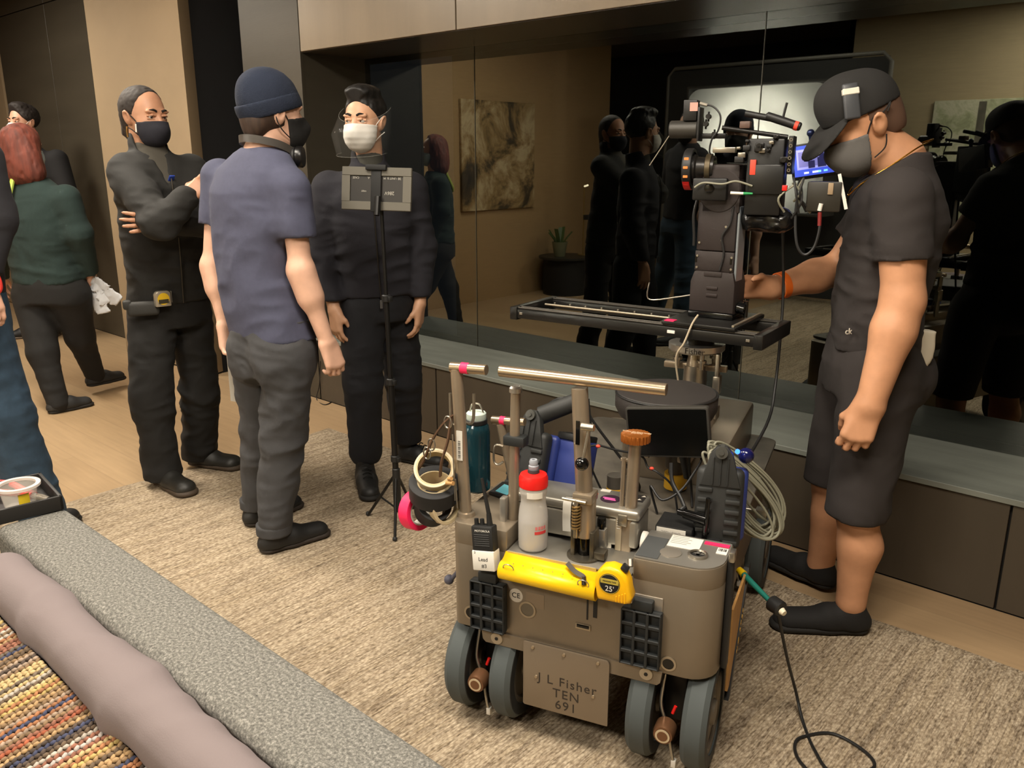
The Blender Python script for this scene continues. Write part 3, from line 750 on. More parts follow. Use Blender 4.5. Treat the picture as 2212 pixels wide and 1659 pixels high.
# ======== man in slate t-shirt and knit cap, seen from behind
def person_beanie():
    J = frame_of(dict(nbase=V3((-2.707,1.698,1.534)), chest=V3((-2.749,1.674,1.354)), waist=V3((-2.755,1.669,1.086)), pelvis=V3((-2.725,1.695,0.8417)),
             shl=V3((-2.945,1.66,1.446)), shr=V3((-2.562,1.706,1.412)), ell=V3((-2.967,1.613,1.099)), elr=V3((-2.54,1.713,1.109)),
             wrl=V3((-2.913,1.608,0.8832)), wrr=V3((-2.491,1.77,0.8493)), hipl=V3((-2.846,1.695,0.751)), hipr=V3((-2.634,1.696,0.793)),
             knl=V3((-2.877,1.707,0.4374)), knr=V3((-2.664,1.669,0.4754)), anl=V3((-2.957,1.702,0.0769)), anr=V3((-2.685,1.61,0.1048))))
    root = root_at('man in slate blue t-shirt and navy knit cap with his back turned', J)
    t, f = J['side'], J['fwd']
    Hd = Head((-2.688,1.741,1.647), RW * .80 + FW * .58, UP, 1.02)
    hd_r = unit(RW * .45 - UP * .9); hr = unit(J['wrr'] - J['elr'])
    body = Hd.face() + Hd.neck(J['nbase'] - UP * .02, .057, .066) + core(J) + hand(J['wrr'], hr, f + RW * .2, .95, 1.0, .05, .45) + hand(J['wrl'], unit(J['wrl'] - J['ell']), f, .8, left=True)
    body += [rc(J['elr'], lerp(J['elr'], J['wrr'], .35), .045, .047, .03), rc(J['ell'], lerp(J['ell'], J['wrl'], .35), .043, .045, .03)]
    organic('body', body, .005, skinB, root)
    P = [loft([(J['pelvis'] + UP * .015, .175, .128), (lerp(J['pelvis'], J['waist'], .5), .168, .122), (J['waist'], .164, .118), (lerp(J['waist'], J['chest'], .55), .172, .122), (J['chest'] + UP * .02, .180, .120), (lerp(J['chest'], J['nbase'], .55), .172, .100), (lerp(J['chest'], J['nbase'], .88), .110, .075), (J['nbase'] + UP * .0, .070, .062)], t, f, .03),
         rcc(J['shr'] - UP * .02, lerp(J['shr'], J['elr'], .60), .070, .062, .028), rcc(J['shl'] - UP * .02, lerp(J['shl'], J['ell'], .55), .068, .060, .028)]
    a = unit(J['elr'] - J['shr']); b = unit(J['ell'] - J['shl'])
    organic('t_shirt', P, .007, tshirt, root, [half(J['pelvis'] - UP * .0, -UP + f * .08 - t * .12), half(J['nbase'] + UP * .012, UP - f * .25)],
            folds(.004, [(J['waist'] - UP * .06, .2, .010), (lerp(J['shr'], J['elr'], .5), .1, .009), (J['pelvis'], .15, .005), (J['shr'] - t * .06 - UP * .06, .10, .006)], (6, 6, 9), 2.0))
    P = [loft([(J['pelvis'] - UP * .13, .150, .118), (J['pelvis'] - UP * .02, .172, .128), (J['pelvis'] + UP * .08, .162, .118)], t, f, .03), el(J['pelvis'] - f * .05 + t * .07 - UP * .07, (.09, .09, .10), None, .04), el(J['pelvis'] - f * .05 - t * .07 - UP * .07, (.09, .09, .10), None, .04)]
    P += leg_prims(J['hipr'], J['knr'], J['anr'], (.098, .080, .062), .02) + leg_prims(J['hipl'], J['knl'], J['anl'], (.096, .077, .061), .02)
    organic('trousers', P, .0075, greypants, root, [half((0, 0, .085), -UP)], folds(.0045, [(J['knr'], .22, .012), (J['knl'], .22, .010), (J['hipr'] - UP * .1, .15, .012), (J['anr'], .15, .006), (J['pelvis'] - f * .1, .15, .006)], (7, 7, 12), 9.0))
    for an in (J['anr'], J['anl']):
        organic('trouser_cuff', [rc(an - UP * .1, an + UP * .2, .0685, .0685, .004)], .006, greypants, root, [half((0, 0, .083), -UP), half((0, 0, .128), UP)])
    fr = unit(V3((-2.685,1.852,0)) - V3((-2.727,1.561,0))); fl = unit(V3((-3.024,1.897,0)) - V3((-2.997,1.663,0)))
    shoes(root, [(J['anr'] * V3((1, 1, 0)), fr), (J['anl'] * V3((1, 1, 0)), fl)], shoeblack, M('dark brown gum sole', (44, 36, 30), .7), ln=.285)
    # hair below the cap, cap with turned-up brim
    hp = [Hd.e((0, -.020, .0), (.081, .098, .075)), Hd.e((0, -.07, -.045), (.058, .036, .05), .03)]
    organic('hair', hp, .005, M('brown hair', (52, 36, 26), .6, var=.35, vscale=90, stretch=(1, 1, .15)), root, [half(Hd.w(0, .015, 0), Hd.d(0, 1, 0)), half(Hd.w(0, -.02, .02), Hd.d(0, 0, 1)), half(Hd.w(0, -.08, -.088), Hd.d(0, 0, -1))])
    knit = M('navy knit wool', (19, 28, 46), .95, bump=.6, bscale=220)
    organic('knit_cap', [Hd.e((0, -.014, .042), (.089, .110, .092)), Hd.e((0, -.025, .085), (.074, .088, .066), .03)], .005, knit, root, [half(Hd.w(0, -.02, .000), Hd.d(0, .28, -1))], folds(.0015, [], (20, 20, 20)))
    cf = organic('cap_brim', [Hd.e((0, -.014, .028), (.094, .116, .100))], .005, knit, root, [half(Hd.w(0, -.02, -.004), Hd.d(0, .28, -1)), half(Hd.w(0, -.02, .050), Hd.d(0, -.28, 1))], folds(.0015, [], (20, 20, 20)))
    mk = Hd.skull(.008) + [Hd.e((0, .055, -.078), (.055, .055, .045), .03), Hd.cap((0, .085, -.01), (0, .102, -.045), .016, .030, .03)]
    organic('face_mask', mk, .005, M('black mask cloth', (18, 17, 17), .85), root, [half(Hd.w(0, .08, -.012), Hd.d(0, -.12, 1)), half(Hd.w(0, .028, -.05), Hd.d(0, -1, -.15))])
    strap(root, [Hd.w(.066, .03, -.03), Hd.w(.082, .0, .012), Hd.w(.084, -.022, -.01), Hd.w(.08, -.005, -.05), Hd.w(.064, .03, -.08)], .002, M('black strap', (16, 15, 15), .7))
    # headphones round the neck (worn loose, so a thing of its own)
    hp_ = thing('headphones', 'black over-ear headphones resting round the neck of the man in the knit cap', 'headphones', tuple(float(v) for v in J['nbase'])); bpy.context.view_layer.update()
    nb = J['nbase'] + UP * .012
    mb = MB(); mb.ribbon([nb + f * .080 + t * .088 - UP * .035, nb + t * .086 + f * .01 - UP * .004, nb + t * .056 - f * .048 + UP * .012, nb - f * .070 + UP * .018, nb - t * .056 - f * .048 + UP * .012, nb - t * .086 + f * .01 - UP * .004, nb - t * .088 + f * .080 - UP * .035], .026, .008, UP, 8)
    rel(mb.build('headband', M('dark grey plastic', (66, 62, 58), .45), hp_), hp_)
    for q in (-1, 1):
        c = nb + t * q * .100 + f * .085 - UP * .045; ax = unit(t * q * .75 + f * .5)
        mb = MB(); mb.lathe([(.0, -.016), (.033, -.016), (.038, -.010), (.038, .006), (.034, .012), (0, .012)], c, ax, 24); e_ = rel(mb.build('ear_cup', M('glossy black plastic', (20, 19, 19), .3), hp_), hp_)
        mb = MB(); mb.lathe([(.018, -.030), (.032, -.030), (.036, -.022), (.034, -.016), (.018, -.016)], c, ax, 24, cap=False); rel(mb.build('ear_pad', M('black leatherette', (24, 22, 22), .55), e_), hp_)
    # rolled script pages in the left hand
    w = J['wrl'] + unit(J['wrl'] - J['ell']) * .085; mb = MB(); n = 14
    t_ = bmesh.new(); rows = []
    for i in range(n + 1):
        u = i / n; x = (u - .12) * .26; bow = .05 * math.sin(u * PI)
        for zz in (0.045, -.235): pass
        rows.append([V3(w) + RW * (x) + FW * (.05 + bow) * (-1 if False else 1) + UP * (z_ - .10 * u * (1 if z_ < 0 else .6)) for z_ in (.05, -.235)])
    vs = []; fs = []
    for r_ in rows:
        for p in r_: vs.append(tuple(float(v) for v in p)); vs.append(tuple(float(v) for v in (p + FW * .006)))
    for i in range(n):
        a_, b_ = i * 4, i * 4 + 4
        fs += [(a_, a_ + 2, b_ + 2, b_), (a_ + 1, b_ + 1, b_ + 3, a_ + 3), (a_, b_, b_ + 1, a_ + 1), (a_ + 2, a_ + 3, b_ + 3, b_ + 2)]
    fs += [(0, 1, 3, 2), (n * 4, n * 4 + 2, n * 4 + 3, n * 4 + 1)]
    me = bpy.data.meshes.new('script_pages'); me.from_pydata(vs, [], fs)
    o = link('script_pages', me, M('white paper', (228, 222, 210), .7)); tag(o, 'white script pages held low by the man in the knit cap', 'paper')
    return root, J
pb, JB = person_beanie()

# ======== man in white surgical mask
def person_mask():
    J = frame_of(dict(nbase=V3((-3.003,2.413,1.475)), chest=V3((-2.997,2.404,1.28)), waist=V3((-3,2.415,1.053)), pelvis=V3((-2.995,2.42,0.8618)),
             shr=V3((-3.12,2.281,1.377)), shl=V3((-2.93,2.585,1.373)), elr=V3((-3.16,2.245,1.086)), ell=V3((-2.902,2.61,1.097)),
             wrr=V3((-3.045,2.214,0.8444)), wrl=V3((-2.848,2.551,0.8511)), hipr=V3((-3.016,2.347,0.8366)), hipl=V3((-2.977,2.517,0.8299)),
             knr=V3((-2.978,2.301,0.4917)), knl=V3((-2.975,2.545,0.4657)), anr=V3((-2.98,2.299,0.1412)), anl=V3((-3.046,2.615,0.1201))))
    root = root_at('man in dark zip jacket and white surgical mask facing the man in the knit cap', J)
    t, f = J['side'], J['fwd']
    Hd = Head((-2.995,2.393,1.65), -FW * .93 - RW * .30 + UP * -.03, UP, 1.03); Hd.gaze = (.55, .02)
    body = Hd.face() + Hd.neck(J['nbase'], .057, .064) + core(J)
    body += hand(J['wrr'], -UP + RW * .10 - FW * .1, f - t * .55, .5, 1.0, .10, .35) + hand(J['wrl'], -UP - RW * .10 - FW * .1, f + t * .55, .45, 1.0, .10, .35, left=True)
    organic('body', body, .0048, skinC, root)
    eye_set(Hd, root, skinC, (40, 26, 18), (22, 18, 16))
    P = [loft([(J['pelvis'] + UP * .035, .170, .125), (J['waist'], .168, .122), (lerp(J['waist'], J['chest'], .6), .180, .130), (J['chest'] + UP * .03, .188, .128), (lerp(J['chest'], J['nbase'], .62), .168, .105), (J['nbase'] - UP * .012, .080, .072)], t, f, .03),
         rc(J['shr'] - UP * .015, J['elr'], .080, .066, .04), rc(J['elr'], J['wrr'], .066, .045, .03), rc(J['shl'] - UP * .015, J['ell'], .080, .066, .04), rc(J['ell'], J['wrl'], .066, .045, .03),
         rc(J['nbase'] - UP * .03, J['nbase'] + UP * .028 - f * .01, .080, .074, .02), el(J['nbase'] + UP * .06 + f * .035, (.060, .060, .10), None, .01, True)]
    organic('jacket', P, .0075, navy, root, [half(J['pelvis'] + UP * .02, -UP), half(J['nbase'] + UP * .06, UP - f * .2)],
            folds(.004, [(J['elr'], .13, .011), (J['ell'], .13, .011), (J['waist'], .18, .010), (J['wrr'], .1, .004)], (7, 7, 15), 6.0))
    mb = MB(); mb.tube([lerp(J['chest'], J['nbase'], .6) + f * .125, J['chest'] + f * .140, J['waist'] + f * .138, J['pelvis'] + UP * .03 + f * .140], .003, 6); z_ = rel(mb.build('zip', M('zip metal', (60, 56, 50), .4, .6), root), root)
    mb = MB(); c = J['pelvis'] + UP * .01 + f * .143; mb.box((-.006, -.004, -.022), (.006, .004, .016), .002, 1, frame4(c, t, f)); rel(mb.build('zip_pull', M('grey pull', (84, 82, 80), .5), z_), root)
    organic('shirt', [rc(J['nbase'] + f * .012 - UP * .06, J['nbase'] + f * .006 + UP * .010, .076, .066, .02)], .006, M('olive grey collar', (58, 57, 50), .9), root, [half(J['nbase'] + UP * .022, UP - f * .4)])
    P = [loft([(J['pelvis'] - UP * .08, .150, .112), (J['pelvis'], .160, .118), (J['pelvis'] + UP * .10, .155, .115)], t, f, .03)] + leg_prims(J['hipr'], J['knr'], J['anr'] + UP * .02, (.100, .086, .072), .02) + leg_prims(J['hipl'], J['knl'], J['anl'] + UP * .02, (.100, .084, .072), .02)
    organic('trousers', P, .0085, navypants, root, [half((0, 0, .115), -UP)], folds(.003, [(J['knr'], .2, .008), (J['knl'], .2, .008), (J['anr'], .14, .006), (J['pelvis'] - UP * .08, .14, .007)], (8, 8, 13), 3.0))
    shoes(root, [(J['anr'] * V3((1, 1, 0)) - FW * .03, -FW * .9 + RW * .25), (J['anl'] * V3((1, 1, 0)), -FW * .4 + RW * .85)], M('black matt boot', (30, 30, 30), .55), soleblack, high=.05, lace=M('black lace', (14, 14, 14), .8))
    hp = [Hd.e((0, -.020, .036), (.0815, .102, .088)), Hd.e((0, .035, .115), (.058, .052, .028), .03), Hd.e((0, -.02, .118), (.060, .06, .024), .03)]
    organic('hair', hp, .005, hairblack, root, [half(Hd.w(0, .068, .07), Hd.d(0, .96, -.25)), lambda P, c=Hd.w(0, .010, .0), n=unit(Hd.d(0, .72, -.6)): (P - c) @ n, half(Hd.w(0, -.08, -.06), Hd.d(0, 0, -1))], folds(.004, [], (45, 45, 30), 2.2))
    mask_surgical(Hd, root, M('white surgical mask', (226, 222, 214), .8), M('white elastic', (220, 216, 208), .7), -.012, .004)
    # clear face shield tipped forward under the chin
    sh = thing('face_shield', 'clear plastic face shield hanging in front of the white-masked face', 'face shield', tuple(float(v) for v in Hd.c)); bpy.context.view_layer.update()
    vs = []; fs = []; n = 22
    for i in range(n + 1):
        a = math.radians(-100 + 200 * i / n)
        for zt, rr, fo in ((.045, .112, -.01), (-.045, .128, .034), (-.130, .108, .040)):
            vs.append(tuple(float(v) for v in Hd.w(math.sin(a) * rr, math.cos(a) * rr * .95 + fo, zt - .05 * math.cos(a) * (1 if zt > 0 else .25))))
    for i in range(n):
        for k in range(2): fs.append((i * 3 + k, i * 3 + 3 + k, i * 3 + 4 + k, i * 3 + 1 + k))
    me = bpy.data.meshes.new('visor'); me.from_pydata(vs, [], fs); me.transform(Matrix.Translation(-Vector(sh.location)))
    link('visor', me, clear('clear visor', (200, 200, 195), .05, .035), sh, 180)
    mb = MB(); mb.tube([vs[i * 3] for i in range(0, n + 1, 2)], .0010, 6, smooth=3); rel(mb.build('edge', clear('clear visor edge', (200, 200, 190), .1, .16), sh), sh)
    mb = MB(); mb.tube([vs[i * 3 + 2] for i in range(0, n + 1, 2)], .0010, 6, smooth=3); rel(mb.build('edge', clear('clear visor edge', (200, 200, 190), .1, .16), sh), sh)
    return root, J
pm, JM = person_mask()

# ======== camera operator
def person_operator():
    J = frame_of(dict(nbase=V3((-0.8403,2.629,1.484)), chest=V3((-0.8294,2.652,1.326)), waist=V3((-0.8515,2.646,1.088)), pelvis=V3((-0.8559,2.655,0.9105)),
             shl=V3((-0.7677,2.473,1.416)), shr=V3((-0.9204,2.785,1.38)), ell=V3((-0.7281,2.461,1.11)), elr=V3((-1.047,2.766,1.137)),
             wrl=V3((-0.7607,2.392,0.8182)), wrr=V3((-1.159,2.558,1.092)), hipl=V3((-0.7998,2.585,0.8734)), hipr=V3((-0.9273,2.739,0.8225)),
             knl=V3((-0.8051,2.526,0.4339)), knr=V3((-0.9749,2.75,0.4147)), anl=V3((-0.7911,2.526,0.1155)), anr=V3((-0.9869,2.766,0.0896))))
    root = root_at('camera operator in black cap, t-shirt and shorts reaching to the camera head', J)
    t, f = J['side'], J['fwd']
    Hd = Head((-0.9259,2.553,1.592), -RW * .88 - UP * .47 - FW * .06, UP * .88 - RW * .47, 1.07)
    hl = unit(J['wrl'] - J['ell']); hr = unit(-RW * .95 + UP * .05 - FW * .15)
    body = Hd.face() + Hd.neck(J['nbase'], .064, .080) + core(J)
    body += hand(J['wrl'], unit(hl - UP * .2 - RW * .15), -RW * .9 + FW * .25, .95, 1.12, .04, .45, left=True) + hand(J['wrr'], hr, UP * .8 - FW * .2, .8, 1.0, .08, .3)
    body += [rc(lerp(J['shl'], J['ell'], .5), J['ell'], .064, .053, .03), rc(J['ell'], lerp(J['ell'], J['wrl'], .28), .053, .057, .03), rc(lerp(J['ell'], J['wrl'], .28), J['wrl'], .057, .037, .03), rc(J['elr'], lerp(J['elr'], J['wrr'], .3), .046, .050, .03), rc(lerp(J['elr'], J['wrr'], .3), J['wrr'], .050, .031, .03)]
    for s in ('l', 'r'):
        body += [rc(J['kn' + s], lerp(J['kn' + s], J['an' + s], .38) - f * .018, .056, .061, .03), rc(lerp(J['kn' + s], J['an' + s], .38) - f * .018, J['an' + s], .060, .038, .03)]
    organic('body', body, .0048, skinD, root)
    P = [loft([(J['pelvis'] + UP * .03, .165, .130), (lerp(J['pelvis'], J['waist'], .5), .165, .128), (J['waist'], .165, .126), (lerp(J['waist'], J['chest'], .5), .172, .132), (J['chest'] + UP * .0, .180, .140), (lerp(J['chest'], J['nbase'], .55), .165, .118), (lerp(J['chest'], J['nbase'], .88), .115, .098), (J['nbase'] + UP * .03, .088, .086)], t, f, .035),
         rcc(J['shl'] - UP * .02, lerp(J['shl'], J['ell'], .62), .078, .073, .032), rcc(J['shr'] - UP * .02, lerp(J['shr'], J['elr'], .55), .078, .070, .05)]
    a = unit(J['ell'] - J['shl']); b = unit(J['elr'] - J['shr'])
    organic('t_shirt', P, .007, blacktee, root, [half(J['pelvis'] + UP * .022, -UP), half(J['nbase'] + UP * .010, UP + f * .62)],
            folds(.004, [(J['waist'], .2, .013), (lerp(J['shl'], J['ell'], .5), .1, .006), (J['pelvis'] + UP * .05, .15, .008)], (6, 6, 15), 12.0))
    P = [loft([(J['pelvis'] - UP * .12, .155, .135), (J['pelvis'] - UP * .03, .168, .142), (J['pelvis'] + UP * .06, .160, .128)], t, f, .03), el(J['pelvis'] - f * .06 - UP * .07, (.13, .12, .12), None, .04)]
    P += [rc(J['hipl'], J['knl'], .115, .092, .02), rc(J['hipr'], J['knr'], .112, .090, .02)]
    nz = unit(J['knl'] - J['hipl'])
    organic('shorts', P, .0075, shortsm, root, [half(J['knl'] - UP * .022, -UP + f * .06)], folds(.0035, [(J['hipl'] - UP * .1, .16, .008), (J['knl'], .15, .006), (J['pelvis'] - UP * .02, .16, .006)], (8, 8, 9), 5.0))
    fl = unit(V3((-0.9612,2.412,0)) - V3((-0.7554,2.559,0))); fr = unit(V3((-1.139,2.803,0)) - V3((-0.9254,2.752,0)))
    for an in (J['anl'], J['anr']): organic('sock', [rc(an + UP * .005, V3((an[0], an[1], .05)), .043, .045, .02)], .006, M('black sock', (22, 21, 22), .95), root, [half(an + UP * .0, UP)])
    shoes(root, [(J['anl'] * V3((1, 1, 0)), fl), (J['anr'] * V3((1, 1, 0)), fr)], M('black canvas slip-on', (24, 23, 23), .8, bump=.3, bscale=250), soleblack, ln=.30, w=.052)
    organic('hair', [Hd.e((0, -.016, .022), (.0775, .098, .090)), Hd.e((0, -.06, -.03), (.058, .045, .05), .03)], .005, M('cropped dark hair', (92, 66, 50), .8), root, [half(Hd.w(0, .012, 0), Hd.d(0, 1, 0)), half(Hd.w(0, -.06, -.055), Hd.d(0, 0, -1))])
    capm = M('black washed cotton', (33, 32, 31), .9, bump=.2, bscale=400)
    dome = [Hd.e((0, -.010, .045), (.086, .106, .096)), Hd.e((0, .030, .085), (.070, .066, .062), .03)]
    hole = Hd.e((0, -.125, .052), (.034, .05, .030), .003, True)
    dm = organic('baseball_cap', dome + [hole], .005, capm, root, [half(Hd.w(0, 0, .030), Hd.d(0, .05, -1))])
    bl = [rc(Hd.w(-.05, .078, .034), Hd.w(.05, .078, .034), .022, .022, .02, (Hd.d(0, .45, 1), .22)), rc(Hd.w(-.035, .125, .008), Hd.w(.035, .125, .008), .030, .030, .04, (Hd.d(0, .5, 1), .16)), rc(Hd.w(0, .08, .032), Hd.w(0, .125, .008), .055, .05, .03, (Hd.d(0, .5, 1), .1))]
    organic('cap_bill', bl, .004, capm, dm); bpy.data.objects['cap_bill'].data.transform(root.matrix_basis.inverted())
    mb = MB(); c = Hd.w(-.0845, .040, .082); T4 = frame4(c, Hd.d(.16, -.38, 1), Hd.d(0.12, 1, .38))
    mb.box((-.052, -.022, -.006), (.046, .022, .007), .010, 3, T4); k_ = rel(mb.build('cap_light', M('dark grey clip light', (66, 68, 72), .4), dm), root)
    mb = MB(); mb.box((.014, -.0225, -.006), (.032, .0225, .0085), .002, 1, T4); rel(mb.build('light_lens', M('white lens band', (226, 220, 206), .4), k_), root)
    mk = Hd.skull(.008) + [Hd.e((0, .058, -.062), (.056, .056, .056), .03), Hd.cap((0, .085, -.005), (0, .098, -.04), .016, .026, .03)]
    organic('face_mask', mk, .0045, M('grey cloth mask', (104, 102, 100), .9, bump=.3, bscale=300), root, [half(Hd.w(0, .08, -.012), Hd.d(0, -.12, 1)), half(Hd.w(0, .030, -.05), Hd.d(0, -1, -.15))])
    strap(root, [Hd.w(-.066, .03, -.025), Hd.w(-.082, .004, .014), Hd.w(-.084, -.026, .016), Hd.w(-.086, -.05, .03), Hd.w(-.086, -.035, .012)], .002, M('black strap', (16, 15, 15), .7))
    strap(root, [Hd.w(-.062, .03, -.085), Hd.w(-.076, .0, -.07), Hd.w(-.083, -.012, -.04)], .002, M('black strap', (16, 15, 15), .7))
    # gold chain
    nb = J['nbase']; mb = MB(); mb.tube([nb + UP * .066 - f * .088, nb - t * .076 - f * .035 + UP * .040, nb - t * .092 + f * .03 - UP * .008, nb - t * .070 + f * .095 - UP * .055, nb + f * .126 - UP * .095, nb + t * .07 + f * .095 - UP * .055, nb + t * .092 + f * .03, nb + t * .076 - f * .035 + UP * .040], .0022, 8, True)
    ch = rel(mb.build('gold_chain', M('gold', (216, 160, 62), .25, 1.0), root), root)
    mb = MB(); mb.lathe([(0, -.002), (.011, -.002), (.011, .002), (0, .002)], nb + f * .132 - UP * .110, f, 16); rel(mb.build('pendant', M('gold', (216, 160, 62), .25, 1.0), ch), root)
    # orange wrist band
    wd = unit(J['wrr'] - J['elr']); mb = MB(); mb.ring(J['wrr'] - wd * .035, wd, .0440, .0405, .026, 28); rel(mb.build('wrist_band', M('orange band', (236, 112, 34), .5), root), root)
    # logo on the shirt hem
    text_mesh('shirt_logo', 'ck', .026, M('cream print', (214, 206, 190), .7), root, root.matrix_basis.inverted() @ frame4(V3((-0.8688,2.463,1.003)), (RW * .95 + FW * .3), UP), .001)
    # rag in the back pocket, belt pouch
    return root, J
po, JO = person_operator()

# ======== red-haired woman walking away
def person_redhair():
    J = frame_of(dict(nbase=V3((-5.434,1.876,1.381)), chest=V3((-5.439,1.871,1.155)), waist=V3((-5.442,1.868,0.9367)), pelvis=V3((-5.429,1.88,0.7558)),
             shl=V3((-5.596,1.784,1.3)), shr=V3((-5.26,1.978,1.29)), ell=V3((-5.729,1.719,1.012)), elr=V3((-5.222,2.011,1.063)),
             wrl=V3((-5.908,1.76,0.7657)), wrr=V3((-5.304,2.072,0.8234)), hipl=V3((-5.527,1.819,0.682)), hipr=V3((-5.348,1.952,0.6853)),
             knl=V3((-5.398,1.773,0.3626)), knr=V3((-5.433,2.01,0.4205)), anl=V3((-5.299,1.782,0.0735)), anr=V3((-5.575,2.125,0.1344))))
    root = root_at('red-haired woman in dark green sweater and black trousers walking past the dark wall', J)
    t, f = J['side'], J['fwd']
    Hd = Head((-5.476,1.864,1.551), FW * .9 + RW * .2, UP, 1.0)
    sk = M('fair skin', (206, 160, 136), .5)
    body = Hd.face() + Hd.neck(J['nbase']) + core(J) + hand(J['wrr'], unit(J['wrr'] - J['elr']), f, .6) + hand(J['wrl'], unit(J['wrl'] - J['ell']), f, .6, left=True)
    organic('body', body, .007, sk, root)
    green = M('dark green knit', (28, 44, 41), .95, bump=.3, bscale=200)
    P = [loft([(J['pelvis'] + UP * .02, .200, .150), (J['waist'], .195, .145), (J['chest'], .200, .145), (lerp(J['chest'], J['nbase'], .6), .180, .11), (J['nbase'], .085, .075)], t, f, .04),
         rc(J['shr'] - UP * .02, J['elr'], .078, .070, .04), rcc(J['elr'], J['wrr'], .068, .050, .03), rc(J['shl'] - UP * .02, J['ell'], .078, .070, .04), rcc(J['ell'], J['wrl'], .068, .050, .03)]
    organic('sweater', P, .010, green, root, [half(J['pelvis'], -UP)], folds(.005, [(J['waist'], .2, .008)], (7, 7, 14), 1.7))
    P = [loft([(J['pelvis'] - UP * .10, .185, .15), (J['pelvis'], .200, .155), (J['pelvis'] + UP * .06, .19, .145)], t, f, .04)] + leg_prims(J['hipr'], J['knr'], J['anr'] - UP * .02, (.125, .082, .058)) + leg_prims(J['hipl'], J['knl'], J['anl'] - UP * .02, (.125, .082, .058))
    organic('trousers', P, .010, M('black stretch trousers', (22, 21, 20), .9), root, [], folds(.003, [(J['anl'], .14, .006)], (8, 8, 16), 2.2))
    zl = float(J['anr'][2]) - .085
    shoes(root, [(J['anl'] * V3((1, 1, 0)), FW * .75 + RW * .6), (J['anr'] * V3((1, 1, 0)), FW * .8 + RW * .5)], M('black trainer', (34, 34, 34), .7), soleblack, h=.009, lift=[0, max(0.0, zl)], floor_z=0.0, ln=.26)
    hair = M('auburn red hair', (92, 40, 26), .75, var=.4, vscale=40, stretch=(1, 1, .2), bump=.5, bscale=60)
    hp = [Hd.e((0, -.02, .04), (.100, .115, .098)), Hd.e((0, -.05, -.06), (.132, .092, .12), .04), Hd.e((0.02, -.045, -.14), (.125, .075, .08), .05)]
    organic('hair', hp, .008, hair, root, [half(Hd.w(0, .045, 0), Hd.d(0, 1, 0.1))], folds(.007, [], (60, 60, 9), 3.1))
    mask_surgical(Hd, root, M('pale blue surgical mask', (160, 178, 186), .8), M('white elastic', (220, 216, 208), .7))
    o = strap(root, [J['nbase'] - t * .05 - f * .10 + UP * .0, J['chest'] - t * .05 - f * .165 + UP * .08, J['chest'] - t * .12 - f * .15 + UP * .02, J['waist'] - t * .18 - f * .09], .013, M('lime lanyard', (158, 176, 70), .6), 'lanyard')
    # sheaf of papers hanging from the right hand
    w = J['wrr'] + UP * -.05
    pr = thing('paper_sheaf', 'crumpled white paper bundle in the right hand of the red-haired woman', 'paper', tuple(float(v) for v in w)); bpy.context.view_layer.update()
    for k, (dx, dz, ln, a) in enumerate(((.06, .0, .17, .95), (.02, -.02, .19, .20), (.03, 0, .14, .5))):
        d = unit(RW * a - UP * 1.0); c0 = w + RW * dx * .4; P = [rc(c0, c0 + d * ln, .022, .046 - .008 * k, .01, (unit(FW + RW * (.4 - .4 * k)), .16))]
        organic('paper', P, .006, M('white tissue paper', (196, 198, 202), .7), pr, [half(c0 + d * (ln + .02), d)], folds(.010, [], (26, 26, 20), k * 3.0))
person_redhair()
